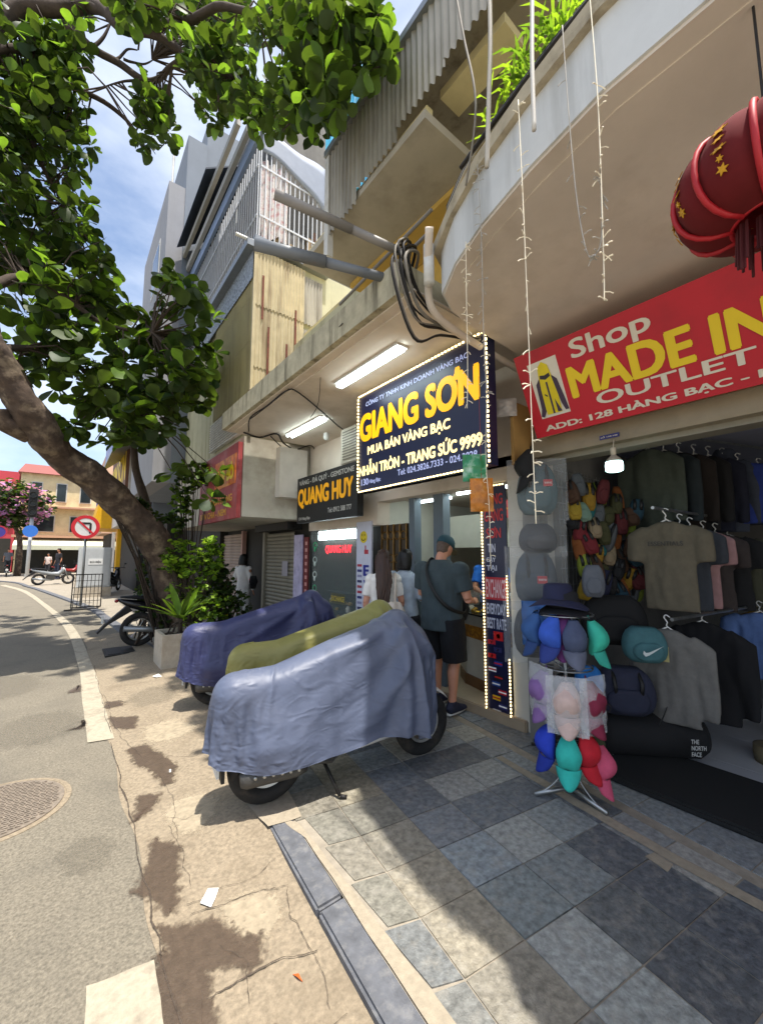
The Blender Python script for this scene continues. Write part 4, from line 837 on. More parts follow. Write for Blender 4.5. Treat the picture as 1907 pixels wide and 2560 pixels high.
def make_scooter(label, loc, rz, body='scooter_white', group='parked motor scooters'):   # mirrors folded in under the cover
    t = thing('motor_scooter', label, 'motor scooter', loc, rz, group)
    wheel(t, (0, 0, .255), (0, 1, 0), .255, .11); wheel(t, (1.24, 0, .25), (0, 1, 0), .25, .10)
    bm = M[body]
    b = MB(); b.loft([((-.30, 0, .66), .02, .03), ((-.22, 0, .62), .10, .08), ((0, 0, .58), .15, .13), ((.3, 0, .52), .15, .15), ((.42, 0, .45), .14, .13), ((.5, 0, .36), .13, .06)], 14, ref=(0, 1, 0)); b.build('tail_body', bm, t, True, True)
    b = MB(); b.loft([((-.28, 0, .72), .06, .02), ((-.18, 0, .74), .10, .04), ((.15, 0, .73), .11, .045), ((.4, 0, .72), .09, .04), ((.47, 0, .7), .05, .02)], 14, ref=(0, 1, 0)); b.build('seat', M['black_cloth'], t, True, True)
    b = MB(); b.loft([((.34, 0, .30), .15, .05), ((.62, 0, .27), .17, .045), ((.9, 0, .29), .16, .05), ((1.0, 0, .36), .13, .05)], 12, ref=(0, 1, 0)); b.build('floor_board', bm, t, True, True)
    b = MB(); b.loft([((.98, 0, .3), .15, .04), ((1.02, 0, .55), .2, .06), ((1.03, 0, .8), .19, .06), ((1.0, 0, .95), .1, .05)], 14, ref=(0, 1, 0)); b.build('leg_shield', bm, t, True, True)
    b = MB(); b.loft([((.97, 0, .93), .12, .06), ((1.0, 0, 1.02), .13, .08), ((1.02, 0, 1.08), .05, .04)], 12, ref=(0, 1, 0)); b.build('headlight_cowl', bm, t, True, True)
    b = MB(); b.tube([(.94, -.24, .985), (.97, -.12, 1.0), (.97, .12, 1.0), (.94, .24, .985)], .015, 8); b.build('handlebar', M['black'], t, True, True)
    b = MB(); b.tube([(1.24, .07, .25), (1.12, .06, .62)], .02, 8); b.tube([(1.24, -.07, .25), (1.12, -.06, .62)], .02, 8); b.build('fork', M['grey_metal'], t, True, True)
    b = MB(); b.grid(lambda u, v: V(1.24+.285*math.cos(R(40+95*u)), (v-.5)*.12, .25+(.285-.03*(2*v-1)**2)*math.sin(R(40+95*u))), 12, 5); b.build('front_fender', bm, t, True, True, solid=.006)
    # right-hand side: muffler with heat shield; left: engine and transmission case
    b = MB(); b.loft([((-.20, -.13, .235), .03, .04), ((-.16, -.13, .24), .045, .06), ((.15, -.13, .225), .045, .055), ((.22, -.13, .22), .025, .035)], 14, ref=(0, 1, 0)); b.tube([(.2, -.13, .25), (.4, -.11, .2), (.5, -.06, .24)], .018, 8); mf = b.build('muffler', M['engine'], t, True, True)
    for k in range(6): b = MB(); b.ball((-.12+.055*k, -.176, .25-.004*k), .011, .006, .011, 8, 5); b.build('bolt', M['rim'], mf, local=True)
    b = MB(); b.box((.05, -.1, .2), (.42, .13, .36)); b.build('engine', M['engine'], t, local=True, bevel=.03)
    b = MB(); b.loft([((-.16, .13, .26), .03, .05), ((.0, .13, .27), .04, .09), ((.3, .13, .28), .04, .08)], 12, ref=(0, 1, 0)); b.build('transmission_case', M['grey_metal'], t, True, True)
    b = MB(); b.tube([(.36, -.06, .2), (.42, -.22, .02)], .012, 6); b.tube([(.42, -.22, .02), (.46, -.24, .012)], .014, 6); b.build('side_stand', M['iron_dark'], t, True, True)
    b = MB(); b.box((-.33, -.09, .26), (-.315, .09, .40)); b.build('number_plate', pnt('#cfcfca'), t, local=True)
    b = MB(); b.box((-.30, -.08, .22), (-.28, .08, .60)); b.build('mud_flap', M['black'], t, local=True)
    return t
CAPS = [((-.22, 0, .70), (.42, 0, .72), .13), ((-.24, 0, .66), (-.2, 0, .60), .11), ((0, 0, .5), (.45, 0, .45), .19), ((.90, 0, .95), (1.0, 0, 1.03), .12), ((.93, -.31, 1.00), (.93, .31, 1.00), .055), ((.95, 0, 1.02), (.20, 0, .80), .085), ((.95, 0, .95), (.1, 0, .70), .15),
        ((.93, .31, 1.02), (.92, .34, 1.07), .055), ((.93, -.31, 1.02), (.92, -.34, 1.07), .055), ((1.05, 0, .35), (1.04, 0, .85), .22), ((.5, 0, .35), (.95, 0, .35), .20), ((-.05, -.12, .40), (.2, -.12, .38), .10)]
def drape(seed, tailw=.30, hem=.76, frames=190, lift=.0):
    """sewn bag-shaped cover falling over the scooter: position-based cloth"""
    rs = np.random.RandomState(seed); NR, NT = 44, 148
    th = np.linspace(0, 2*np.pi, NT, endpoint=False); P = np.zeros((NR, NT, 3))
    cs, sn = np.cos(th), np.sin(th); se = lambda a, p: np.sign(a)*np.abs(a)**p
    for i in range(NR):
        r = i/(NR-1); top = min(1., r/.36); side = max(0, (r-.36)/.64)
        hx = .60+.28*top**.8+.03*side; hy = (.42)*top+.03*side
        x = .50+hx*se(cs, .62); y = hy*se(sn, .75)
        fr = np.clip((x+.45)/1.4, 0, 1); yw = (tailw+(.43-tailw)*np.clip(fr*1.15, 0, 1))/.43; y = y*yw
        zt = .90+.32*np.clip((x-.25)/.7, 0, 1)**1.3-.18*np.clip((x-1.2)/.35, 0, 1)
        zb = hem+.03*np.sin(x*3)+.10*np.clip(.5-x, 0, .6)
        z = zt-(.03*top**2)-(zt-zb)*side
        P[i] = np.stack([x, y, z+lift], -1)
    P += rs.normal(0, .004, P.shape); gx = np.add.outer(np.arange(NR)*.0, np.zeros(NT)); full = 1.07
    def rest(a, b, k=1.): return np.linalg.norm(P[a]-P[b], axis=-1)*k
    Vv = np.zeros_like(P); X = P.copy(); even = np.arange(0, NT, 2); odd = np.arange(1, NT, 2)
    sets = []
    I = np.arange(NR)
    for T0 in (even, odd):
        a = np.ix_(I, T0); b = np.ix_(I, (T0+1) % NT); sets.append((a, b, rest(a, b, full), 1.))
    for R0 in (np.arange(0, NR-1, 2), np.arange(1, NR-1, 2)):
        a = np.ix_(R0, np.arange(NT)); b = np.ix_(R0+1, np.arange(NT)); sets.append((a, b, rest(a, b), 1.))
        a = np.ix_(R0, np.arange(NT)); b = np.ix_(R0+1, (np.arange(NT)+1) % NT); sets.append((a, b, rest(a, b), .35))
        b = np.ix_(R0+1, (np.arange(NT)-1) % NT); sets.append((a, b, rest(a, b), .35))
    bend = []
    for T0 in (even, odd):
        a = np.ix_(I, T0[::2]); b = np.ix_(I, (T0[::2]+2) % NT); bend.append((a, b, rest(a, b)*.97, .02))
        a = np.ix_(I, T0[1::2]); b = np.ix_(I, (T0[1::2]+2) % NT); bend.append((a, b, rest(a, b)*.97, .02))
    caps = [(np.array(a), np.array(b), r+.012) for a, b, r in CAPS]
    def solve(S_):
        for a, b, L0, k in S_:
            pa, pb = X[a], X[b]; d = pb-pa; l = np.sqrt((d*d).sum(-1))+1e-9; c = (.5*k*(l-L0)/l)[..., None]*d
            X[a] = pa+c; X[b] = pb-c
    mir = (-np.arange(NT)) % NT
    def collide(old):
        for a, b, r in caps:
            ab = b-a; t_ = np.clip(((X-a)@ab)/(ab@ab+1e-9), 0, 1); q = a+t_[..., None]*ab; d = X-q; l = np.sqrt((d*d).sum(-1))+1e-9
            m_ = l < r
            if m_.any():
                nn = d[m_]/l[m_][:, None]; new = q[m_]+nn*r; mv = new-old[m_]; tan = mv-(mv*nn).sum(-1)[:, None]*nn; X[m_] = new-.7*tan
    dt = .0075
    for f in range(frames):
        Vv[..., 2] -= 9.8*dt; Vv *= .985; old = X.copy(); X += Vv*dt
        for it in range(3):
            solve(sets)
            if it: solve(bend)
            X[0] = .5*(X[0]+X[0, mir]); collide(old)
        X[..., 2] = np.maximum(X[..., 2], .05)
        Vv = np.clip((X-old)/dt, -2, 2)
    # folds fanning out from the handlebar grips, as a hung sheet pulls
    ph = np.arctan2(X[..., 2]-1.12, X[..., 0]-.98); rr = np.hypot(X[..., 2]-1.12, X[..., 0]-.98); fo = np.zeros_like(ph)
    for k_, am, p_ in ((7., .5, seed*1.7), (13., .4, seed*2.3), (23., .22, seed*.9)): fo += am*(1-np.abs(np.sin(ph*k_*.5+p_+.6*np.sin(rr*4+seed))))**2.2
    env = np.clip((rr-.08)/.25, 0, 1)*np.clip((1.45-rr)/.7, 0, 1)*np.clip(np.abs(X[..., 1])/.10, 0, 1)
    X[..., 1] += np.sign(X[..., 1])*.085*fo*env*np.clip(.35+.65*(X[..., 0]+.2), .25, 1.)
    return X, NR, NT
def cover_mesh(name, X, NR, NT):
    vs = [tuple(p) for p in X.reshape(-1, 3)]; fs = []
    for i in range(NR-1):
        for k in range(NT): k2 = (k+1) % NT; fs.append((i*NT+k, i*NT+k2, (i+1)*NT+k2, (i+1)*NT+k))
    me = bpy.data.meshes.new(name); me.from_pydata(vs, [], [f[::-1] for f in fs]); bm = bmesh.new(); bm.from_mesh(me); bmesh.ops.remove_doubles(bm, verts=bm.verts, dist=2e-4); bm.to_mesh(me); bm.free(); me.update()
    o = bpy.data.objects.new('tmp', me); COL.objects.link(o)
    sm = o.modifiers.new('sm', 'SMOOTH'); sm.iterations = 1; sm.factor = .35
    sb = o.modifiers.new('s', 'SUBSURF'); sb.levels = 1; sb.render_levels = 1
    out = evaluated(o); bpy.data.objects.remove(o); out.name = name; out.polygons.foreach_set('use_smooth', [True]*len(out.polygons)); return out
SC = [((1.14, 2.67, 0), R(-7.5)), ((1.38, 4.64, 0), R(-17)), ((1.48, 3.44, 0), R(-16))]
make_scooter('white scooter under the slate blue cover nearest the kerb, its muffler showing', *SC[0])
make_scooter('scooter with grey alloy wheel under the dark blue cover by the planter', *SC[1], body='grey_metal')
make_scooter('scooter hidden under the olive green cover between two blue ones', *SC[2], body='black_gloss')
def cover(label, me, m, loc, rz):
    o = link('scooter_cover', me, m); o.location = loc; o.rotation_euler = (0, 0, rz); tag(o, label, 'scooter cover', 'covers over the parked scooters')
    return o
X, NR, NT = drape(4); cover('slate blue scooter cover on the front scooter, half in shade', cover_mesh('cover', X, NR, NT), M['cover_blue2'], (SC[0][0][0], SC[0][0][1], .0), SC[0][1])
X2, NR, NT = drape(11, .34, .72); cover('dark blue cover with long slanting folds beside the planter', cover_mesh('cover', X2, NR, NT), M['cover_navy2'], (SC[1][0][0], SC[1][0][1], .02), SC[1][1])
Xm = X2.copy(); Xm[..., 1] *= -1; me3 = cover_mesh('cover', Xm, NR, NT); me3.flip_normals(); cover('olive green cover on the middle scooter', me3, M['cover_olive2'], (SC[2][0][0], SC[2][0][1], .0), SC[2][1])
# uncovered underbone motorbikes
def make_bike(label, loc, rz, body='black_gloss', lean=0):
    t = thing('motorbike', label, 'motorbike', loc, rz, 'uncovered motorbikes'); bm = M[body] if body in M else pnt(body, .3)
    wheel(t, (0, 0, .29), (0, 1, 0), .29, .085, 9); wheel(t, (1.24, 0, .29), (0, 1, 0), .29, .08, 9)
    b = MB(); b.loft([((-.34, 0, .82), .03, .02), ((-.15, 0, .74), .09, .07), ((.15, 0, .66), .12, .1), ((.5, 0, .56), .12, .1), ((.8, 0, .55), .14, .12), ((.98, 0, .72), .12, .1), ((1.0, 0, .9), .1, .08)], 12, ref=(0, 1, 0)); b.build('fairing', bm, t, True, True)
    b = MB(); b.loft([((-.3, 0, .86), .07, .015), ((-.1, 0, .85), .11, .035), ((.3, 0, .79), .11, .04), ((.5, 0, .72), .06, .02)], 12, ref=(0, 1, 0)); b.build('seat', M['black_cloth'], t, True, True)
    b = MB(); b.extr([(-.2, -.05, .72), (-.52, -.04, .42), (-.62, -.04, .30), (-.60, -.04, .28), (-.46, -.045, .42), (-.12, -.05, .62)], (0, .09, 0)); b.build('rear_fender', M['black'], t, local=True)
    b = MB(); b.box((.3, -.11, .24), (.66, .11, .5)); b.build('engine', M['engine'], t, local=True, bevel=.03)
    b = MB(); b.tube([(-.25, -.13, .34), (.2, -.13, .28), (.55, -.1, .24)], [.045, .05, .025], 10); b.build('exhaust', M['grey_metal'], t, True, True)
    b = MB(); b.tube([(1.24, .06, .29), (1.04, .06, .85)], .022, 8); b.tube([(1.24, -.06, .29), (1.04, -.06, .85)], .022, 8); b.build('fork', M['grey_metal'], t, True, True)
    b = MB(); b.tube([(.86, -.33, 1.0), (.96, -.1, 1.02), (.96, .1, 1.02), (.86, .33, 1.0)], .014, 8); b.build('handlebar', M['black'], t, True, True)
    b = MB(); b.loft([((.94, 0, .98), .1, .06), ((1.05, 0, .95), .09, .07), ((1.09, 0, .93), .05, .05)], 12, ref=(0, 1, 0)); b.build('headlight', M['glass_dark'], t, True, True)
    for s_ in (-1, 1): b = MB(); b.tube([(.9, s_*.25, 1.02), (.88, s_*.3, 1.16)], .007, 6); b.ball((.88, s_*.32, 1.18), .015, .05, .035, 10, 7); b.build('mirror', M['black'], t, True, True)
    b = MB(); b.ball((-.36, 0, .80), .03, .06, .03, 10, 7); b.build('tail_light', pnt('#7a1014', .2), t, True, True)
    b = MB(); b.box((-.55, -.07, .44), (-.535, .07, .56)); b.build('number_plate', pnt('#c8c8c2'), t, local=True)
    return t
make_bike('black motorbike parked behind the square planter, rear wheel towards the road', (1.12, 8.35, 0), R(4))
# ================================================================ FAR END OF THE STREET
def shop_row(label, x, y0, y1, h, wall, sign, stext, tcol, cat='building', z0=3.2, sh=1.4):
    t = thing('street_house', label, cat, (x+2, (y0+y1)/2, 0)); b = MB(); b.box((x, y0+.02, 3.0), (x+6, y1-.02, h)); b.build('wall', wall, t)
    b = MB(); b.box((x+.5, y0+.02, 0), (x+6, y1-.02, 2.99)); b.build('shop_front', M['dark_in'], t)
    b = MB(); b.box((x-.12, y0+.15, z0), (x-.01, y1-.15, z0+sh)); s_ = b.build('sign_board', sign, t)
    if stext: text(stext, 'lettering', tcol, t, (x-.12, y1-.4, z0+sh*.3), LEFT, UP, (y1-y0)-.8, sh*.45, .05)
    k = 0; z = z0+sh+.8
    while z+1.6 < h and k < 4:
        for yy in (y0+.7, y1-1.7):
            b = MB(); b.box((x-.03, yy, z), (x, yy+1.0, z+1.4)); w_ = b.build('window', M['pipe_white'], t); b = MB(); b.box((x-.04, yy+.08, z+.08), (x-.03, yy+.92, z+1.32)); b.build('pane', M['glass_dark'], w_)
        z += 2.8; k += 1
    return t
shop_row('grey house with dark shop front behind the tree trunk', 2.35, 16.05, 20, 8.5, M['tower'], pnt('#3a2c2a'), '', None)
lm = shop_row('house with brown sign and yellow lettering seen past the trunk', 2.0, 20.1, 27, 9, M['white_wall'], mat('brsign', '#6e4a38', .6, .1, 4), 'KIM SƠN', M['sign_yellow'], z0=3.9, sh=3.2)
b = MB(); b.box((1.5, 17, 6.6), (2.34, 26.8, 7.6)); b.build('blue_billboard', mat('bb', '#7b86b8', .5, .15, 3, dirt='#c8ccd8', dscale=2, damt=.8), lm)
b = MB(); b.add([(1.2, 16.2, 5.6), (2.35, 16.2, 6.6), (2.35, 23, 6.6), (1.2, 23, 5.6), (1.2, 16.2, 5.5), (2.35, 16.2, 6.5), (2.35, 23, 6.5), (1.2, 23, 5.5)], [(0,1,2,3),(7,6,5,4),(0,4,5,1),(1,5,6,2),(2,6,7,3),(3,7,4,0)]); b.build('awning', M['grey_metal'], lm)
ysh = thing('yellow_shop', 'bright yellow shop front with boxy awning beyond the tree', 'building', (2.5, 29, 0))
yl = pnt('#d9a408', .5); b = MB(); b.box((2.5, 27.1, 0), (6, 33, 6)); b.build('wall', M['white_wall'], ysh); b = MB(); b.box((2.3, 26.9, 0), (2.9, 27.6, 3.1)); b.build('pillar', yl, ysh)
b = MB(); b.add([(1.1, 26.9, 3.0), (1.1, 31, 3.0), (2.5, 31, 3.0), (2.5, 26.9, 3.0), (1.4, 26.9, 4.5), (1.4, 31, 4.5), (2.5, 31, 4.5), (2.5, 26.9, 4.5)], [(0,3,2,1),(4,5,6,7),(0,1,5,4),(1,2,6,5),(2,3,7,6),(3,0,4,7)]); b.build('awning', yl, ysh)
b = MB(); b.box((2.42, 27.8, 0), (2.5, 29.5, 2.9)); b.build('door', M['glass_dark'], ysh)
shop_row('corner house with tall blue sign behind the white cabinet', 1.9, 33.2, 39, 8.5, pnt('#c9a58c', .8), pnt('#2748a8'), '', None, z0=4.0, sh=2.6)
# cream corner house across the junction
cb = thing('corner_house', 'cream three-storey house with tiled roof across the junction', 'building', (0, 49, 0))
cw = mat('creamfar', '#d8c69a', .85, .1, 2, dirt='#a8926a', dscale=1.2, damt=.5)
b = MB(); b.box((-3.3, 46, 0), (3.4, 56, 8.6)); b.build('wall', cw, cb)
b = MB(); b.add([(-3.5, 45.6, 8.6), (3.6, 45.6, 8.6), (3.6, 56, 8.6), (-3.5, 56, 8.6), (-3.3, 49, 9.9), (3.4, 49, 9.9)], [(0, 1, 5, 4), (1, 2, 5), (2, 3, 4, 5), (3, 0, 4), (0, 3, 2, 1)]); b.build('roof', pnt('#8a5048', .8), cb)
b = MB(); b.box((-3.5, 45.2, 5.6), (3.5, 46, 5.75)); b.box((-3.5, 45.0, 3.0), (3.5, 46, 3.2)); b.build('floor_ledge', pnt('#b58a70', .8), cb)
for i, (x, z, w_, h_) in enumerate(((-2.6, 6.2, .8, 1.7), (-.9, 6.2, .8, 1.7), (.8, 6.2, .9, 1.7), (-2.4, 3.5, 1.6, 1.5), (.2, 3.5, 1.6, 1.5))):
    b = MB(); b.box((x, 45.94, z), (x+w_, 46, z+h_)); w__ = b.build('window', pnt('#c8c4b8'), cb); b = MB(); b.box((x+.08, 45.9, z+.08), (x+w_-.08, 45.94, z+h_-.08)); b.build('pane', M['glass_dark'], w__)
b = MB(); b.box((-3.2, 45.95, 0), (3.2, 46.02, 2.7)); b.build('shop_opening', M['dark_in'], cb)
b = MB(); b.add([(-3.3, 46, 3.0), (3.3, 46, 3.0), (3.3, 43.8, 2.3), (-3.3, 43.8, 2.3), (3.3, 43.8, 1.95), (-3.3, 43.8, 1.95)], [(0, 1, 2, 3), (3, 2, 4, 5)]); b.build('awning', pnt('#c8cbb4', .8), cb, solid=.02)
rb_ = thing('red_house', 'red walled house left of the cream corner house', 'building', (-7, 52, 0)); b = MB(); b.box((-13, 50, 0), (-3.7, 60, 9.2)); b.build('wall', pnt('#b8404a', .8), rb_)
b = MB(); b.box((-6.2, 49.95, 6.6), (-4.2, 50, 8.2)); w__ = b.build('window', pnt('#2a2426'), rb_); b = MB(); b.box((-12, 49.4, 5.6), (-3.8, 50, 6.2)); b.build('balcony', M['white_wall'], rb_); b = MB(); b.box((-12.5, 49.9, 0), (-3.9, 49.98, 3)); b.build('shop_opening', M['dark_in'], rb_)
bk = thing('background_house', 'pale house far down the street behind the corner', 'building', (8, 58, 0)); b = MB(); b.box((3.6, 50, 0), (20, 62, 8)); b.build('wall', M['cream_wall'], bk)
# street furniture
sp = thing('road_sign', 'round red and white no left turn sign on a grey post', 'sign', (.52, 16.1, 0))
b = MB(); b.tube([(.52, 16.1, 0), (.52, 16.1, 2.85)], .035, 10); b.build('post', M['grey_metal'], sp, True)
fd = Vector((-.2, -1, 0)).normalized(); fr_ = Vector((0, 0, 1)).cross(fd).normalized(); sc_ = Vector((.50, 16.03, 2.46))
b = MB(); b.lathe(sc_, [(.38, -.01), (.38, .01)], 40, fd); b.build('plate', pnt('#d2d0cc', .4), sp)
b = MB(); b.lathe(sc_+fd*.014, [(.38, -.003), (.38, .003), (.28, .003), (.28, -.003)], 40, fd, True); b.build('red_ring', pnt('#c01826', .4), sp)
def sgn(x0, y0, x1, y1, w_, m, l_):
    a = sc_+fr_*x0+Vector((0, 0, y0))+fd*l_; c = sc_+fr_*x1+Vector((0, 0, y1))+fd*l_; d = (c-a); b = MB(); b.obox((a+c)/2, d.normalized(), d.normalized().cross(fd), fd, d.length, w_, .004); return b
b = sgn(.13, -.2, .13, .12, .06, None, .016); b2 = sgn(.13, .12, -.12, .12, .06, None, .0165)
b.build('arrow', M['black'], sp); b2.build('arrow', M['black'], sp); sgn(-.2, .2, .2, -.2, .055, None, .02).build('red_bar', pnt('#c01826', .4), sp)
cbn = thing('utility_cabinet', 'white steel utility cabinet on concrete base beside the no left turn sign', 'cabinet', (.92, 19, 0))
b = MB(); b.box((.40, 18.8, 0), (1.52, 19.5, .35)); b.build('base', M['planter'], cbn); b = MB(); b.box((.44, 18.84, .35), (1.48, 19.46, 1.85)); b.build('body', pnt('#b9bcbc', .5), cbn, bevel=.02); b = MB(); b.box((.5, 18.82, .42), (1.42, 18.84, 1.78)); dd = b.build('door', pnt('#b2b5b6', .5), cbn)
b = MB(); b.box((.75, 18.81, 1.2), (1.2, 18.82, 1.42)); b.build('label_plate', pnt('#d8d8d6'), cbn); text('BƯU ĐIỆN', 'lettering', M['black'], cbn, (.80, 18.81, 1.25), (1, 0, 0), UP, .34, .1, .03)
ba = thing('barrier_rack', 'leaning black wire barrier rack beside the kerb', 'barrier', (.5, 15, 0))
b = MB(); frame(b, (.25, 15.2, .0), (1, 0, 0), UP, .75, 1.0, .03, .03); b.build('frame', M['iron_dark'], ba)
for i in range(7): b = MB(); b.tube([(.3+.1*i, 15.21, .03), (.33+.095*i, 15.21, .98)], .009, 5); b.build('wire', M['iron_dark'], ba)
for i in range(4): b = MB(); b.tube([(.26, 15.2, .2+.2*i), (.99, 15.2, .2+.2*i)], .009, 5); b.build('wire', M['iron_dark'], ba)
b = MB(); b.tube([(.1, 14.7, .012), (.9, 14.7, .012)], .02, 6); b.tube([(.3, 15.2, .02), (.25, 14.7, .012)], .02, 6); b.tube([(.95, 15.2, .02), (.85, 14.7, .012)], .02, 6); b.build('foot', M['iron_dark'], ba)
tl = thing('traffic_light', 'black traffic light on a white pole at the far junction', 'traffic light', (-1.95, 38, 0))
b = MB(); b.tube([(-1.95, 38, 0), (-1.95, 38, 4.2)], .11, 10); b.build('pole', pnt('#c3c6c8'), tl, True); b = MB(); b.box((-2.2, 37.7, 4.2), (-1.7, 38, 6.2)); b.build('housing', M['black'], tl)
for k in range(3): b = MB(); b.lathe((-1.95, 37.7, 4.55+.62*k), [(.2, .0), (.22, .2), (.2, .2), (.17, .02)], 14, (0, -1, 0)); b.build('lens', pnt('#2c2c28', .3), tl)
b = MB(); b.lathe((-1.95, 37.6, 3.2), [(.42, -.02), (.42, .02)], 20, (0, -1, 0)); b.build('blue_plate', pnt('#2f6cc0'), tl)
bs_ = thing('road_sign', 'round blue and red no parking sign at the far left', 'sign', (-3.6, 38, 0)); b = MB(); b.tube([(-3.6, 38, 0), (-3.6, 38, 3.0)], .05, 8); b.build('post', M['grey_metal'], bs_); b = MB(); b.lathe((-3.6, 37.9, 3.1), [(.45, -.02), (.45, .02)], 20, (0, -1, 0)); b.build('plate', pnt('#3a2f80'), bs_); b = MB(); b.lathe((-3.6, 37.88, 3.1), [(.45, 0), (.45, .02), (.36, .02), (.36, 0)], 20, (0, -1, 0), True); b.build('red_ring', pnt('#a02038'), bs_)
make_bike('grey motorbike standing on the far corner left of the no left turn sign', (-.95, 27.5, 0), R(10), '#8a8f92')
make_bike('dark motorbike half hidden behind the white utility cabinet', (1.55, 20.2, 0), R(70))
make_bike('black motorbike ridden by a person under the far awning', (-3.1, 39, 0), R(95))
make_bike('red motorbike parked in front of the cream corner house', (-.2, 33, 0), R(15), '#8c2a28')
# ================================================================ PEOPLE
def hand(b, w, f, side, curl=.5, s=1.):
    """palm and five fingers at wrist w pointing along f; side = direction of the thumb"""
    w, f, side = Vector(w), Vector(f).normalized(), Vector(side); side = (side-f*side.dot(f)).normalized(); n_ = f.cross(side)
    b.loft([(w-f*.02*s, .026*s, .02*s), (w+f*.02*s, .034*s, .017*s), (w+f*.06*s, .042*s, .016*s), (w+f*.095*s, .040*s, .014*s)], 10, ref=side)
    for i, (o, L_) in enumerate(((.030, .072), (.010, .082), (-.011, .076), (-.031, .058))):
        p0 = w+f*.085*s+side*o*s; d1 = (f+n_*curl*.5).normalized(); d2 = (f+n_*curl*1.3).normalized(); d3 = (f+n_*curl*2.2).normalized()
        p1 = p0+d1*L_*.45*s; p2 = p1+d2*L_*.32*s; p3 = p2+d3*L_*.25*s; b.tube([p0-d1*.02*s, p1, p2, p3], [.0098*s, .009*s, .0085*s, .007*s], 8)
    t0 = w+f*.03*s+side*.03*s; t1 = t0+(f*.6+side*.8).normalized()*.04*s; t2 = t1+(f+n_*.4+side*.2).normalized()*.032*s; b.tube([t0-side*.015*s, t1, t2], [.012*s, .0105*s, .008*s], 8)
def person(label, loc, rz, h=1.7, bulk=1., shirt='white_cloth', sleeve='short', bottom='shorts', blen=.5, hair='hair_black', hairstyle='short', skin='skin', headpitch=0., headyaw=0.,
           armr=None, arml=None, voxel=.011, sit=False, shoes='navy_shoe', shirt_low=.86, legs=None):
    t = thing('person', label, 'person', loc, rz); s = h/1.78
    def q(p): return Vector(p)*s
    armr = armr or [(.19, 0, 1.43), (.25, -.02, 1.14), (.26, .06, .90)]; arml = arml or [(-.19, 0, 1.43), (-.25, -.02, 1.14), (-.26, .06, .90)]
    legs = legs or [[(.10, 0, .92), (.105, .03, .50), (.11, -.03, .09)], [(-.10, 0, .92), (-.105, .03, .50), (-.11, -.03, .09)]]
    b = MB(); X = (1, 0, 0)
    tor = [((0, 0, .84), .15, .11), ((0, 0, .97), .165, .125), ((0, .01, 1.12), .145, .11), ((0, .0, 1.3), .165, .12), ((0, -.015, 1.41), .17, .105), ((0, -.02, 1.48), .10, .075)]
    b.loft([(q(c), ra*s*bulk, rb*s*bulk) for c, ra, rb in tor], 18, ref=X)
    nk = q((0, -.015, 1.5)); HM = Matrix.Translation(nk) @ Matrix.Rotation(-headpitch, 4, 'X') @ Matrix.Rotation(headyaw, 4, 'Z')
    def hq(p): return HM @ (Vector(p)*s)
    b.loft([(q((0, -.02, 1.43)), .07*s, .065*s), (hq((0, .0, .04)), .056*s, .058*s), (hq((0, .01, .10)), .055*s, .06*s)], 14, ref=X)
    hb = MB()
    b.loft([(hq((0, .035, .055)), .028*s, .03*s), (hq((0, .03, .085)), .05*s, .065*s), (hq((0, .022, .13)), .065*s, .088*s), (hq((0, .015, .175)), .072*s, .097*s), (hq((0, .008, .215)), .070*s, .094*s), (hq((0, .0, .25)), .052*s, .07*s), (hq((0, 0, .268)), .02*s, .03*s)], 18, ref=X)
    b.loft([(hq((0, .105, .165)), .008*s, .008*s), (hq((0, .118, .135)), .012*s, .014*s), (hq((0, .108, .122)), .013*s, .010*s)], 8)
    for sd in (-1, 1): b.loft([(hq((sd*.07, .01, .12)), .008*s, .014*s), (hq((sd*.078, .0, .15)), .009*s, .022*s), (hq((sd*.072, .0, .175)), .006*s, .012*s)], 8, ref=X)
    for A_ in (armr, arml):
        a0, a1, a2 = [q(p) for p in A_]
        b.loft([(a0, .055*s*bulk, .055*s*bulk), (a0.lerp(a1, .5), .047*s*bulk, .047*s*bulk), (a1, .040*s, .040*s)], 12); b.loft([(a1, .040*s, .040*s), (a1.lerp(a2, .3), .042*s, .040*s), (a2, .027*s, .024*s)], 12)
        hand(b, a2, a2-a1, (-.6 if A_ is armr else .6, .5, .3), .5, s)
    for L_ in legs:
        p0, p1, p2 = [q(p) for p in L_]
        b.loft([(p0, .088*s*bulk, .095*s*bulk), (p0.lerp(p1, .5), .075*s*bulk, .08*s*bulk), (p1, .056*s, .06*s)], 14, ref=X); b.loft([(p1, .056*s, .06*s), (p1.lerp(p2, .3)+Vector((0, -.015*s, 0)), .056*s, .062*s), (p1.lerp(p2, .7), .040*s, .045*s), (p2, .034*s, .042*s)], 14, ref=X)
        b.loft([(p2+Vector((0, -.05, -.03))*s, .03*s, .03*s), (p2+Vector((0, .02, -.04))*s, .04*s, .045*s), (p2+Vector((0, .12, -.06))*s, .042*s, .028*s), (p2+Vector((0, .19, -.07))*s, .03*s, .018*s)], 12, ref=X)
    fuse('body', b, M[skin], t, voxel, 3)
    # shirt
    b = MB(); lo = shirt_low
    sh = [((0, 0, lo), .185, .145), ((0, 0, lo+.12), .19, .15), ((0, .01, 1.12), .175*(.5+.5*bulk), .14), ((0, .0, 1.3), .19, .142), ((0, -.015, 1.42), .195, .122), ((0, -.02, 1.485), .115, .09), ((0, -.02, 1.51), .075, .07)]
    b.loft([(q(c), ra*s*bulk, rb*s*bulk) for c, ra, rb in sh], 22, ref=X)
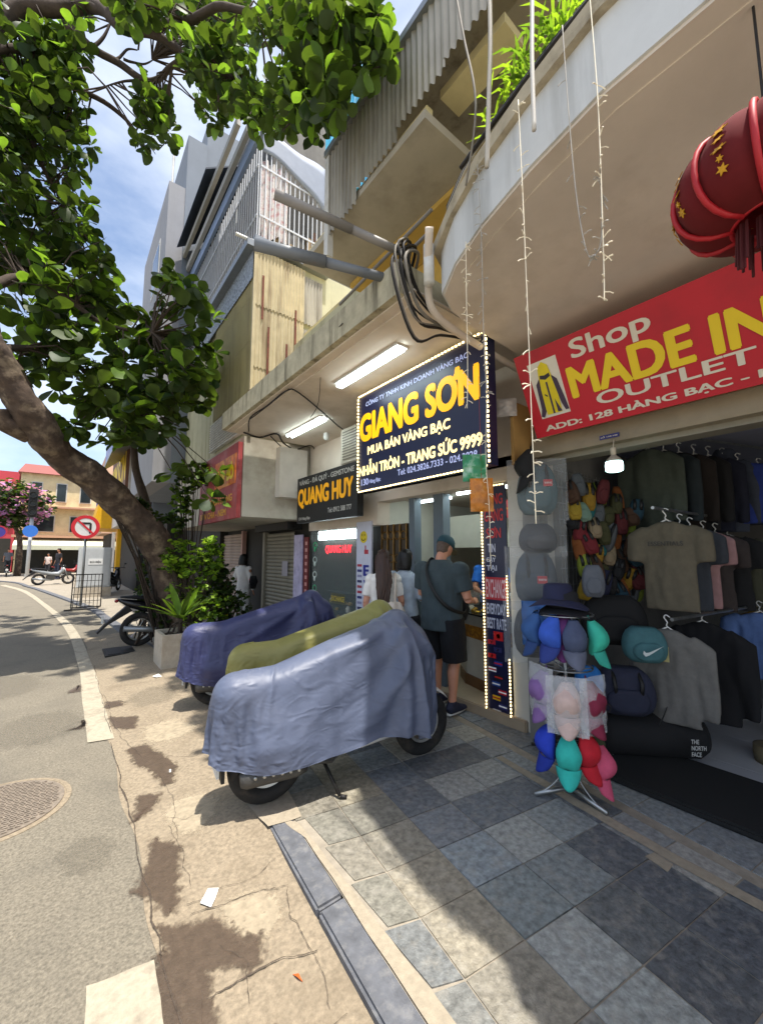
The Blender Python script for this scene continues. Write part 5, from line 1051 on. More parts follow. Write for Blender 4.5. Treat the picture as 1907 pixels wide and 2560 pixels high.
    for A_ in (armr, arml):
        a0, a1, a2 = [q(p) for p in A_]
        if sleeve == 'short': e = a0.lerp(a1, .72); b.ball(a0+Vector((0, 0, -.005)), .082*s*bulk); b.loft([(a0+(q((0, -.01, 1.38))-a0)*.3, .08*s*bulk, .08*s*bulk), (a0.lerp(a1, .3), .074*s*bulk, .072*s*bulk), (e, .07*s*bulk, .068*s*bulk)], 14)
        else: b.ball(a0, .066*s); b.loft([(a0+(q((0, -.01, 1.38))-a0)*.3, .07*s, .07*s), (a0.lerp(a1, .5), .06*s, .06*s), (a1, .054*s, .054*s)], 14); b.loft([(a1, .054*s, .054*s), (a1.lerp(a2, .5), .048*s, .046*s), (a2, .037*s, .035*s)], 14)
    def fold(co):
        d = noise.noise(Vector((co.x*7, co.y*7, co.z*3.2+loc[0]*3)))*.015+noise.noise(Vector((co.x*15, co.y*15, co.z*11)))*.008
        v = Vector((co.x, co.y, 0)); return co+(v.normalized() if v.length > 1e-5 else v)*d
    fuse('shirt', b, M[shirt] if shirt in M else clo(shirt), t, voxel, 5, fold)
    if bottom:
        b = MB(); b.loft([(q((0, 0, .80)), .17*s*bulk, .135*s*bulk), (q((0, 0, .95)), .18*s*bulk, .14*s*bulk), (q((0, 0, 1.0)), .165*s*bulk, .125*s*bulk)], 18, ref=X)
        for L_ in legs:
            p0, p1, p2 = [q(p) for p in L_]
            if blen > .3: e = p0.lerp(p1, min(1., (.92-blen)/.42)); b.loft([(p0+Vector((0, 0, .02)), .105*s*bulk, .12*s*bulk), (p0.lerp(e, .5), .105*s*bulk, .115*s*bulk), (e, .10*s*bulk, .108*s*bulk)], 16, ref=X)
            else: b.loft([(p0, .10*s*bulk, .11*s*bulk), (p1, .075*s, .08*s), (p2, .055*s, .06*s)], 16, ref=X)
        fuse('shorts' if blen > .3 else 'trousers', b, M[bottom] if bottom in M else clo(bottom), t, voxel, 4, fold)
    if shoes:
        for L_ in legs:
            p2 = q(L_[2]); b = MB(); b.loft([(p2+Vector((0, -.075, -.05))*s, .03*s, .03*s), (p2+Vector((0, -.05, -.035))*s, .045*s, .055*s), (p2+Vector((0, .03, -.035))*s, .05*s, .055*s), (p2+Vector((0, .12, -.055))*s, .052*s, .036*s), (p2+Vector((0, .20, -.068))*s, .04*s, .022*s), (p2+Vector((0, .215, -.072))*s, .02*s, .012*s)], 14, ref=X)
            b.loft([(p2+Vector((0, .0, -.03))*s, .05*s, .05*s), (p2+Vector((0, -.005, .03))*s, .046*s, .05*s)], 12, ref=X)
            o = fuse('shoe', b, M[shoes], t, .009, 3); sb = MB(); sb.loft([(p2+Vector((0, -.08, -.083))*s, .032*s, .010*s), (p2+Vector((0, .06, -.083))*s, .05*s, .010*s), (p2+Vector((0, .21, -.083))*s, .035*s, .010*s)], 12, ref=X); sb.build('sole', pnt('#c9c9c6'), o, True, True)
    if hairstyle:
        b = MB(); hm = M[hair]
        b.loft([(hq((0, -.05, .075)), .05*s, .03*s), (hq((0, -.035, .13)), .074*s, .078*s), (hq((0, -.012, .19)), .082*s, .102*s), (hq((0, -.004, .235)), .076*s, .098*s), (hq((0, -.005, .268)), .056*s, .075*s), (hq((0, -.005, .283)), .02*s, .03*s)], 18, ref=X)
        if hairstyle == 'long':
            b.loft([(hq((0, -.04, .20)), .088*s, .075*s), (hq((0, -.06, .10)), .092*s, .065*s), (q((0, -.115, 1.45)), .10*s, .055*s), (q((-.01, -.15, 1.30)), .09*s, .045*s), (q((-.02, -.165, 1.16)), .065*s, .035*s), (q((-.02, -.17, 1.04)), .028*s, .018*s)], 16, ref=X)
            for k in range(9):
                x = -.075+.019*k; b.tube([hq((x, -.09, .14)), q((x*1.1, -.155, 1.38)), q((x*.9-.01, -.185, 1.22)), q((x*.7-.01, -.19, 1.06-.03*(k % 3)))], [.016, .017, .013, .006], 7)
        if hairstyle == 'bob':
            b.loft([(hq((0, -.02, .22)), .09*s, .095*s), (hq((0, -.03, .14)), .096*s, .095*s), (hq((0, -.035, .06)), .098*s, .085*s), (hq((0, -.04, .0)), .09*s, .07*s)], 18, ref=X)
        def strand(co):
            a = math.atan2(co.y, co.x); d = .004*math.sin(a*46+6*noise.noise(co*9))+.006*noise.noise(Vector((co.x*18, co.y*18, co.z*3))); v = Vector((co.x, co.y-.0, 0)); return co+(v.normalized() if v.length > 1e-5 else v)*d
        fuse('hair', b, hm, t, .009, 2, strand)
    t['_s'] = s
    return t, hq, q
# man in cap
man, hq, q = person('stocky man in dark grey T-shirt, black shorts and teal cap at the gold counter', (3.16, 3.02, .015), R(-84), 1.80, 1.22, 'shirt_slate', 'short', 'shorts', .50, 'hair_brown', None, 'skin', R(30), R(0),
    armr=[(.24, -.01, 1.40), (.31, .02, 1.12), (.20, .27, 1.08)], arml=[(-.24, -.01, 1.40), (-.30, .04, 1.12), (-.12, .28, 1.08)], voxel=.009, shirt_low=.80,
    legs=[[(.12, 0, .90), (.13, .03, .50), (.13, -.02, .09)], [(-.12, .02, .90), (-.14, .10, .50), (-.15, .10, .09)]])
del man['_s']
b = MB()
for k, (r, z) in enumerate(((.094, .185), (.096, .21), (.090, .245), (.070, .275), (.035, .292), (.005, .297))): pass
rings = [(.090, .112, .178), (.092, .113, .21), (.086, .105, .245), (.066, .082, .276), (.034, .042, .294), (.006, .008, .299)]
hb = MB(); hb.loft([(hq((0, -.045, .075)), .045, .025), (hq((0, -.03, .12)), .066, .072), (hq((0, -.01, .17)), .076, .098), (hq((0, 0, .2)), .074, .095)], 18, ref=(1, 0, 0)); fuse('hair', hb, mat('hair_grey', '#5a4a40', .7, .3, 60), man, .008, 1)
b.loft([(hq((0, .004, z)), rx, ry) for rx, ry, z in rings], 22, ref=(1, 0, 0)); cp = b.build('cap', M['cap_teal'], man, True, True)
b = MB(); b.grid(lambda u, v: hq(((u-.5)*.17*(1-.25*v*v), .095+v*.11*(1-.9*(2*u-1)**2*.5), .195-.006*v-.02*(2*u-1)**2)), 12, 6); b.build('brim', pnt('#6a6248', .8), cp, True, True, solid=.006)
b = MB(); pts = [(-.10, .06, 1.46), (-.09, -.06, 1.52), (-.06, -.17, 1.42), (.02, -.215, 1.28), (.12, -.20, 1.13), (.20, -.12, 1.03), (.235, .04, .98), (.18, .17, 1.0)]
pp = smooth_line([q(p) for p in pts], 5); b.loft([(p, .019, .006) for p in pp], 8, ref=(.5, .2, .8)); sg_ = tag(b.build('sling_strap', M['black'], man, True, True))
b = MB(); b.loft([(q((.18, .13, .92)), .05, .03), (q((.15, .2, 1.0)), .09, .05), (q((.12, .21, 1.1)), .07, .04)], 12); bag_ = b.build('sling_bag', M['black_cloth'], man, True, True)
# woman with long brown hair
wl, hq, q = person('woman with long brown hair in white T-shirt seen from behind', (2.95, 3.74, .005), R(-35), 1.65, .92, 'white_cloth', 'short', '#1c1c20', .1, 'hair_brown', 'long', 'skin', R(8), R(-15),
    armr=[(.165, 0, 1.41), (.23, .0, 1.12), (.21, .16, .96)], arml=[(-.165, 0, 1.41), (-.22, -.03, 1.12), (-.20, .1, .92)], shirt_low=.94)
del wl['_s']
bp = thing('backpack', 'cream canvas bag hanging on the back of the woman with brown hair', 'bag', (2.95, 3.74, .0), R(-35))
b = MB(); b.loft([(q((.10, -.15, .80)), .13, .05), (q((.10, -.19, .88)), .155, .075), (q((.10, -.19, 1.05)), .14, .07), (q((.10, -.17, 1.15)), .09, .04)], 16, ref=(1, 0, 0))
def bgf(co): return co+Vector((0, -1, 0))*(.012*math.sin(co.x*60+co.z*8)+.01*noise.noise(co*14))
fuse('sack', b, M['cream_cloth'], bp, .011, 3, bgf)
for dx in (.05, .13): b = MB(); b.loft([(p, .016, .005) for p in smooth_line([q((dx, -.16, 1.13)), q((dx+.005, -.165, 1.3)), q((dx+.01, -.12, 1.44)), q((dx+.01, -.02, 1.49)), q((dx+.01, .09, 1.38))], 4)], 6, ref=(1, 0, 0)); b.build('strap', M['cream_cloth'], bp, True, True)
# woman with black bob
wb, hq, q = person('woman with black bob in pale blue cardigan beside the column', (3.30, 3.74, .02), R(-70), 1.64, .86, '#b9c6d4', 'long', '#22242a', .1, 'hair_black', 'bob', 'skin', R(5), R(-10),
    armr=[(.165, 0, 1.41), (.22, .02, 1.13), (.16, .22, 1.24)], shirt_low=.86)
del wb['_s']
# vendor behind the counter
vd, hq, q = person('vendor in bright blue shirt bending over behind the jewellery counter', (4.66, 3.50, .1), R(125), 1.62, 1., 'blue_shirt', 'short', '#1c1c20', .1, 'hair_black', 'short', 'skin_tan', R(35), R(10),
    armr=[(.19, 0, 1.41), (.25, .1, 1.14), (.14, .32, 1.1)], arml=[(-.19, 0, 1.41), (-.25, .1, 1.14), (-.14, .32, 1.1)])
del vd['_s']
# woman at the dark doorway
wd, hq, q = person('woman in white blouse with black shoulder bag at the dark doorway', (3.15, 9.0, .0), R(-60), 1.60, .85, 'white_cloth', 'long', '#d0d0cc', .1, 'hair_black', 'bob', 'skin_tan', R(10), 0, voxel=.018)
del wd['_s']
b = MB(); b.loft([((3.3, 8.78, .85), .06, .03), ((3.3, 8.76, 1.0), .10, .045), ((3.3, 8.78, 1.12), .07, .03)], 12); b.tube([(3.28, 8.8, 1.1), (3.22, 8.9, 1.38), (3.3, 9.02, 1.3)], .01, 6); tag(b.build('shoulder_bag', M['black_cloth'], None, True), 'black shoulder bag of the woman at the dark doorway', 'bag')
# people far off
fars = [('rider in grey seated on a black motorbike under the far awning', (-3.1, 39.3, .32), R(185), '#5c6068', 'short', '#23252a'), ('person in black T-shirt sitting on the far corner motorbike', (-.2, 28.2, .25), R(120), '#1b1b20', 'short', '#2a3040'), ('person in white shirt standing before the cream corner house', (-.9, 40, .0), R(150), '#c9b8b0', 'short', '#2a2a30'), ('person in red top near the blue sign at the far corner', (1.2, 36, .0), R(200), '#b0382c', 'short', '#2a2a30')]
for i, (lb, lc, rz_, sh_, sl_, bt_) in enumerate(fars):
    sit = i < 2; lg = [[(.10, 0, .60), (.16, .38, .52), (.16, .34, .12)], [(-.10, 0, .60), (-.16, .38, .52), (-.16, .34, .12)]] if sit else None
    fp, hq, q = person(lb, lc, rz_, 1.66, .95, sh_, sl_, bt_, .1, 'hair_black', 'short', 'skin_tan', R(5), 0, voxel=.03); del fp['_s']
# ================================================================ TREES AND PLANTS
def leaf_mesh(name, m, L_=1., w_=.46, cup=.16):
    """obovate leaf, stalk at the origin, blade along +Y"""
    b = MB(); rows = [(0, .02), (.12, .05), (.32, .26), (.55, .43), (.75, .47), (.9, .34), (1., .06)]
    vs = []; 
    for (y, w) in rows:
        z = -.22*y*y; vs += [(-w*w_*L_/.46*1., y*L_, (z+cup*w)*L_), (0, y*L_, z*L_), (w*w_*L_/.46*1., y*L_, (z+cup*w)*L_)]
    fs = []
    for i in range(len(rows)-1): fs += [(3*i, 3*i+1, 3*i+4, 3*i+3), (3*i+1, 3*i+2, 3*i+5, 3*i+4)]
    b.add(vs, fs); me = b.mesh(name); me.materials.append(m); me.polygons.foreach_set('use_smooth', [True]*len(me.polygons)); return me
def rot_to(d, roll):
    d = d.normalized(); q_ = d.to_track_quat('Y', 'Z'); return q_.to_matrix().to_4x4() @ Matrix.Rotation(roll, 4, 'Y')
def branch(b, pts, r0, r1, seg=9, k=5, wob=.03, seed=0):
    P = smooth_line([Vector(p) for p in pts], k); n_ = len(P); rings = []
    for i, p in enumerate(P):
        t_ = i/(n_-1); r = r0+(r1-r0)*t_; d = noise.noise_vector(p*1.7+Vector((seed, 0, 0)))*wob; r *= 1+.14*noise.noise(p*3.1); rings.append((p+d*min(1, t_*6), r, r*(1+.1*noise.noise(p*2))))
    b.loft(rings, seg); return P
TREE = thing('almond_tree', 'big leaning street tree with broad leaves arching over the road', 'tree', (1.85, 8.3, 0))
tp = [(1.95, 8.35, -.05), (1.80, 8.25, .5), at(1, 8.1, 345, 1190), at(1, 7.9, 285, 1110), at(1, 7.6, 205, 1040), at(1, 7.3, 125, 985), at(1, 7.0, 75, 915), at(1, 6.8, 25, 830), at(1, 6.7, -15, 755)]
ex = [at(1, 6.6, -60, 640), at(1, 6.6, -110, 480), at(1, 6.8, -130, 300)]
b = MB(); branch(b, tp[:2]+tp[2:], .27, .175, 18, 6, .05, 3); 
b2 = MB(); branch(b, [tp[-2], tp[-1]]+ex, .175, .14, 16, 6, .05, 3)
tk = fuse('trunk', b, M['bark'], TREE, .035, 2, lambda c: c+noise.noise_vector(c*9)*.018+noise.noise_vector(c*3.3)*.03, local=False)
b = MB(); c = at(1, 7.1, 62, 940); branch(b, [c, at(1, 7.0, 30, 925), at(1, 6.95, 8, 912), at(1, 6.9, 0, 885)], .13, .10, 12, 4, .02, 8); b.build('stub', M['bark'], tk, True)
LIMB = []
def limb(pts, r0, r1, seed, m='bark_dark'):
    b = MB(); P = branch(b, pts, r0, r1, 9, 6, .05, seed); b.build('limb', M[m], TREE, True); LIMB.append(P); return P
def sc(u, v, y): return at(1, y, u, v)
limb([ex[-1], sc(-60, 120, 7.2), sc(20, 30, 7.2), sc(110, 22, 7.0), sc(190, 12, 6.8), sc(230, 25, 6.5), sc(270, 60, 6.2), sc(330, 75, 5.9), sc(400, 118, 5.6), sc(470, 140, 5.0)], .13, .04, 1)
limb([sc(150, 60, 7.0), sc(195, 100, 6.9), sc(250, 130, 6.8), sc(310, 172, 6.6), sc(345, 165, 6.4), sc(400, 120, 5.6)], .06, .035, 2)
limb([sc(190, 12, 6.8), sc(330, 60, 5.8), sc(470, 20, 4.6), sc(600, 30, 3.8), sc(720, 30, 3.2)], .065, .02, 3)
limb([sc(400, 118, 5.6), sc(480, 160, 4.8), sc(580, 200, 4.0), sc(680, 210, 3.4)], .05, .015, 4)
limb([sc(-60, 120, 7.2), sc(60, 110, 7.2), sc(150, 180, 7.2), sc(240, 230, 7.2), sc(285, 270, 7.2), sc(305, 315, 7.2)], .06, .015, 5)
limb([sc(-60, 200, 7.4), sc(40, 260, 7.4), sc(100, 380, 7.5), sc(140, 440, 7.5)], .055, .015, 6)
limb([ex[0], sc(60, 600, 7.0), sc(150, 650, 7.0), sc(230, 700, 6.9), sc(330, 720, 6.8)], .06, .018, 7)
limb([tp[-1], sc(120, 760, 7.4), sc(220, 830, 7.6), sc(300, 880, 7.6)], .055, .015, 8)
limb([sc(250, 130, 6.8), sc(275, 108, 6.8), sc(300, 108, 6.8)], .022, .008, 9); limb([sc(268, 128, 6.8), sc(310, 138, 6.8), sc(330, 128, 6.8)], .022, .008, 10); limb([sc(310, 172, 6.6), sc(270, 175, 6.6), sc(230, 188, 6.6)], .022, .008, 11); limb([sc(195, 100, 6.9), sc(230, 80, 6.9), sc(245, 50, 6.9)], .03, .012, 12)
limb([ex[-1], V(-2.5, 7.5, 8.5), V(-4, 8.5, 9.2), V(-5.5, 9.5, 9.5)], .18, .05, 13); limb([ex[-1], V(-1.2, 9.0, 8.2), V(-1.4, 11, 8.6), V(-1.5, 12.5, 8.6)], .14, .04, 14)
rl = random.Random(21)
CLUS = []   # (centre, leaf length, dir)
def region(u0, u1, v0, v1, y0, y1, n_, L_, keep=None, shear=0.):
    for _ in range(n_*4):
        u = rl.uniform(u0, u1); v = rl.uniform(v0, v1)
        if keep and not keep(u, v): continue
        CLUS.append((sc(u, v, rl.uniform(y0, y1)), L_)); n_ -= 1
        if n_ <= 0: break
def xregion(u0, u1, v0, v1, x0, x1, n_, L_, keep=None):
    for _ in range(n_*4):
        u = rl.uniform(u0, u1); v = rl.uniform(v0, v1)
        if keep and not keep(u, v): continue
        CLUS.append((at(0, rl.uniform(x0, x1), u, v), L_)); n_ -= 1
        if n_ <= 0: break
gap = lambda u, v: not (u > 205+ .12*abs(v-330) and 110 < v < 560)
region(-60, 190, -20, 330, 6.6, 8.8, 229, 0.160, lambda u, v: u < 200-.1*max(0, v-100))
region(-60, 255, 150, 560, 6.8, 8.6, 222, 0.160, lambda u, v: u < 60+.55*(v-60) and gap(u, v) and u < 262-.25*max(0, v-440))
region(240, 520, -20, 90, 5.0, 7.0, 114, 0.160, lambda u, v: v < 30+.12*(u-240) or u > 430)
region(390, 520, 90, 215, 4.4, 5.6, 81, 0.144, lambda u, v: v < 110+1.0*(u-380))
xregion(500, 740, -20, 250, 1.15, 1.6, 162, 0.120, lambda u, v: v < 290-.55*abs(u-640) and v < 300)
xregion(430, 560, 150, 290, 1.2, 1.7, 45, 0.128, lambda u, v: v < 300-.5*abs(u-490))
xregion(560, 700, 200, 285, 1.3, 1.65, 29, 0.120)
xregion(720, 830, -20, 200, 1.35, 1.6, 29, 0.112, lambda u, v: v < 230-1.6*(u-760) if u > 770 else True)
xregion(770, 850, 0, 200, 1.4, 1.6, 8, 0.104)
region(305, 365, 165, 325, 6.2, 6.9, 35, 0.152, lambda u, v: abs(u-335-.05*(v-240)) < 28)
region(-40, 250, 560, 640, 6.6, 8.2, 54, 0.184, lambda u, v: u < 235)
region(-40, 470, 620, 960, 6.6, 8.4, 202, 0.208, lambda u, v: (u-215)**2/245**2+(v-790)**2/165**2 < 1 and not (u < 150 and v > 820 and u < (v-700)*.75) and not (225 < u < 290 and 690 < v < 745) and not (u < 90 and 690 < v < 760))
region(330, 480, 600, 950, 6.2, 7.2, 67, 0.200, lambda u, v: u < 490-.25*abs(v-760))
region(350, 520, 1000, 1090, 6.4, 7.0, 9, 0.208)
N_VIEW = len(CLUS)
# the rest of the crown, out over the road on the left
for _ in range(210):
    CLUS.append((V(rl.uniform(-6.5, -1.2), rl.uniform(6.8, 13), rl.uniform(5.2, 9.6)), .30))
for _ in range(60): CLUS.append((V(rl.uniform(-1.4, .9), rl.uniform(9.5, 13.5), rl.uniform(5.5, 8.2)), .30))
CLUS = [(c, L_*(1.22 if i < N_VIEW else 1.)) for i, (c, L_) in enumerate(CLUS) if noise.noise(c*2.1) > -.13]
LM = [leaf_mesh('leaf', M['leaf'], 1., .40), leaf_mesh('leaf', M['leaf_dark'], 1., .40), leaf_mesh('leaf', M['leaf_pale'], 1., .36)]
cands = []; tw = MB()
for c, L_ in CLUS:
    ax = Vector((rl.uniform(-.5, .5), rl.uniform(-.5, .5), rl.uniform(-.3, .9))).normalized()
    # twig towards the nearest limb
    best = min((p for P in LIMB for p in P), key=lambda p: (p-c).length)
    if (best-c).length < 2.2: mid = best.lerp(c, .5)+Vector((rl.uniform(-.1, .1), rl.uniform(-.1, .1), rl.uniform(-.05, .15))); tw.tube([best, mid, c], [.014, .010, .006], 5, False)
    n_ = rl.randint(7, 11); e1 = ax.orthogonal().normalized(); e2 = ax.cross(e1)
    for k in range(n_):
        a = 2*math.pi*(k/n_+rl.uniform(-.05, .05)); d = (e1*math.cos(a)+e2*math.sin(a)+ax*rl.uniform(-.15, .7)+Vector((0, 0, -.15))).normalized()
        s_ = L_*rl.uniform(.5, 1.2); M4 = Matrix.Translation(c-ax*rl.uniform(0, .10)+d*.02) @ rot_to(d, rl.uniform(-.9, .9)) @ Matrix.Diagonal((s_*rl.uniform(.75, 1.1), s_, s_*rl.uniform(.3, 1.8), 1))
        cands.append((s_/(c-Vector((0, 0, 1.6))).length, rl.choice((0, 0, 0, 1, 2)), M4))
tag(tw.build('twigs', M['bark_dark'], TREE, True), kind='stuff')
cands.sort(key=lambda t_: -t_[0]); inv = wm(TREE).inverted()
for sz, k, M4 in cands[:300]: link('leaf', LM[k], None, TREE, False, inv @ M4)
def merge(name, items, meshes, parent, mats):
    vs, fs, mi = [], [], []; data = []
    for me in meshes:
        n_ = len(me.vertices); a = np.empty(n_*3); me.vertices.foreach_get('co', a); data.append((a.reshape(-1, 3), [tuple(p.vertices) for p in me.polygons]))
    off = 0; inv_ = np.array(wm(parent).inverted())
    for _, k, M4 in items:
        a, f = data[k]; m4 = inv_ @ np.array(M4); vs.append(a @ m4[:3, :3].T+m4[:3, 3]); fs += [tuple(i+off for i in q_) for q_ in f]; mi += [k]*len(f); off += len(a)
    me = bpy.data.meshes.new(name); me.from_pydata(np.concatenate(vs).tolist(), [], fs)
    for m_ in mats: me.materials.append(m_)
    me.polygons.foreach_set('material_index', mi); me.polygons.foreach_set('use_smooth', [True]*len(fs)); me.update(); o = link(name, me, None, parent); tag(o, kind='stuff'); return o
merge('foliage', cands[300:], LM, TREE, [M['leaf'], M['leaf_dark'], M['leaf_pale']])
# second slim trunk and young stems growing by the big one
ST_ = thing('slim_tree', 'slim young tree with thin dark stem beside the leaning trunk', 'tree', (1.9, 9.4, 0))
b = MB(); branch(b, [(1.95, 9.4, 0), sc(318, 1100, 9.4), sc(300, 1030, 9.4), sc(288, 960, 9.3), sc(282, 880, 9.2)], .10, .05, 10, 6, .03, 5); b.build('trunk', M['bark_dark'], ST_, True)
it = []
for _ in range(60):
    c = sc(rl.uniform(250, 330), rl.uniform(840, 960), rl.uniform(8.9, 9.6))
    for k in range(7): d = Vector((rl.uniform(-1, 1), rl.uniform(-1, 1), rl.uniform(-.5, .7))); it.append((0, rl.choice((0, 1)), Matrix.Translation(c) @ rot_to(d, 0) @ Matrix.Scale(rl.uniform(.14, .24), 4)))
merge('crown', it, LM, ST_, [M['leaf'], M['leaf_dark'], M['leaf_pale']])
# shrubs round the trunk: small bright leaves
def shrub(label, loc, boxes, n_, size, mats, seed, stems=8):
    t = thing('shrub', label, 'shrub', loc); rr = random.Random(seed); ml = [leaf_mesh('small_leaf', M[m_]) for m_ in mats]; it = []; tw = MB()
    for (c, ex_) in boxes:
        c = Vector(c)
        for _ in range(n_):
            while True:
                p = Vector([rr.uniform(-1, 1) for _ in range(3)])
                if .25 < p.length < 1: break
            p = c+Vector([p[i]*ex_[i] for i in range(3)])
            for k in range(5): d = Vector((rr.uniform(-1, 1), rr.uniform(-1, 1), rr.uniform(-.3, .8))); it.append((0, rr.randrange(len(ml)), Matrix.Translation(p) @ rot_to(d, rr.uniform(-1, 1)) @ Matrix.Scale(size*rr.uniform(.6, 1.2), 4)))
            if rr.random() < .22: tw.tube([Vector(loc)+Vector((rr.uniform(-.15, .15), rr.uniform(-.15, .15), .05)), (Vector(loc)+p)/2+Vector((0, 0, .2)), p], [.012, .009, .004], 5, False)
    tag(tw.build('stems', M['bark_dark'], t, True), kind='stuff'); merge('foliage', it, ml, t, [M[m_] for m_ in mats]); return t
shrub('bright yellow-green shrub growing round the foot of the leaning tree', (1.75, 7.5, 0), [((1.75, 7.5, 1.15), (.38, .35, .55)), ((1.95, 7.4, .7), (.45, .35, .4)), ((1.55, 7.55, 1.5), (.3, .25, .35)), ((2.05, 7.5, 1.55), (.2, .25, .4))], 75, .085, ('leaf_lime', 'leaf_pale', 'leaf'), 5)
shrub('dark green leafy shrub between the bright shrub and the doorway', (2.45, 7.6, 0), [((2.45, 7.6, .55), (.35, .4, .5)), ((2.3, 7.9, 1.0), (.3, .35, .5))], 90, .10, ('leaf_dark', 'leaf'), 6)
shrub('creeper hanging off the underside of the leaning trunk', (1.2, 8.4, 0), [((1.15, 8.5, 1.0), (.12, .2, .75)), ((1.45, 8.3, .6), (.2, .25, .5))], 50, .085, ('leaf', 'leaf_dark'), 7)
shrub('ferny green growth on top of the leaning trunk', (1.5, 8.3, 0), [(sc(345, 1125, 8.0), (.30, .15, .16)), (sc(300, 1095, 8.0), (.22, .15, .12)), (sc(230, 1050, 7.7), (.12, .1, .08))], 40, .08, ('leaf', 'leaf_dark'), 8)
shrub('climbing plant on the thin stem left of the red sign', (2.0, 8.7, 0), [(sc(395, 1080, 8.5), (.18, .15, .75)), (sc(430, 1030, 8.3), (.25, .2, .3))], 60, .11, ('leaf', 'leaf_pale', 'leaf_dark'), 9)
# square planter with bird's nest fern
PL = thing('planter_box', 'square concrete planter box on the kerb edge', 'planter', (1.4, 6.75, 0))
x0, x1, y0_, y1_ = 1.16, 1.72, 6.45, 7.05
b = MB(); b.box((x0, y0_, 0), (x1, y0_+.05, .46)); b.box((x0, y1_-.05, 0), (x1, y1_, .46)); b.box((x0, y0_+.05, 0), (x0+.05, y1_-.05, .458)); b.box((x1-.05, y0_+.05, 0), (x1, y1_-.05, .458)); b.build('box_wall', M['planter'], PL)
b = MB(); b.grid(lambda u, v: V(x0+.05+u*(x1-x0-.1), y0_+.05+v*(y1_-y0_-.1), .40+.05*fn3((u*5, v*5, 1), 1.)), 10, 10); b.build('soil', M['soil'], PL)
FN = thing('fern', 'broad-bladed fern with upright strap leaves in the square planter', 'plant', (1.45, 6.75, .42)); rr = random.Random(4)
def blade(c, d, L_, w_, m, nm='frond'):
    b = MB(); d = Vector(d).normalized(); s_ = d.cross(Vector((0, 0, 1))).normalized(); n_ = 9; vs = []
    for i in range(n_):
        t_ = i/(n_-1); p = Vector(c)+d*L_*t_+Vector((0, 0, -.35*L_*t_*t_*(1-abs(d.z)))); w = w_*math.sin(math.pi*min(1, .12+t_*.88))**.7; dn = d.cross(s_)*.25*w; vs += [p-s_*w+dn*-1, p, p+s_*w+dn*-1]
    b.add(vs, [f for i in range(n_-1) for f in ((3*i, 3*i+1, 3*i+4, 3*i+3), (3*i+1, 3*i+2, 3*i+5, 3*i+4))]); return b.build(nm, m, FN, True)
for i in range(17):
    a = i*2.4; el = rr.uniform(.35, 1.6); blade((1.45, 6.75, .62), (math.cos(a), math.sin(a), el), rr.uniform(.42, .72), rr.uniform(.035, .06), M[rr.choice(('leaf_lime', 'leaf_pale', 'leaf'))])
b = MB(); b.tube([(1.45, 6.75, .40), (1.44, 6.74, .65)], .035, 8)
for i in range(10): a = i*.63; b.tube([(1.45, 6.75, .6), (1.45+.12*math.cos(a), 6.75+.12*math.sin(a), .55), (1.45+.18*math.cos(a), 6.75+.18*math.sin(a), .42)], .008, 5)
tag(b.build('stem', M['bark_dark'], FN, True))
# plants on the balcony ledge
for i, (x, y, lb) in enumerate(((1.62, .66, 'nearest the camera'), (1.66, .88, 'in the middle'), (1.72, 1.08, 'at the far end'))):
    tp_ = thing('spider_plant', 'bright green narrow-leaved plant on the balcony ledge '+lb, 'plant', (x, y, 3.74), 0, 'plants on the balcony ledge'); b = MB(); rr = random.Random(30+i)
    b.lathe((x+.06, y, 3.742), [(.06, 0), (.085, .14), (.08, .14)], 14); b.build('pot', M['black'], tp_, True)
    b = MB()
    for k in range(105):
        a = rr.uniform(0, 6.28); c = V(x+.05+rr.uniform(-.09, .07), y+rr.uniform(-.16, .16), 3.82+rr.uniform(-.05, .32)); d = Vector((math.cos(a)-.35, math.sin(a), rr.uniform(.0, 1.4))).normalized(); L_ = rr.uniform(.09, .19); s_ = d.cross(Vector((0, 0, 1))).normalized()*.008
        p1 = c+d*L_*.5+Vector((0, 0, .01)); p2 = c+d*L_+Vector((0, 0, -.04)); b.add([c-s_*.5, c+s_*.5, p1+s_, p1-s_, p2], [(0, 1, 2, 3), (3, 2, 4)])
    tag(b.build('leaves', M['leaf_pale' if i == 1 else 'leaf_lime'], tp_), kind='stuff')
# small weed on the canopy
shrub('small weed sprouting on top of the mossy canopy', (2.2, 4.9, 3.76), [((2.2, 4.9, 3.98), (.12, .2, .25))], 16, .06, ('leaf', 'leaf_dark'), 12)
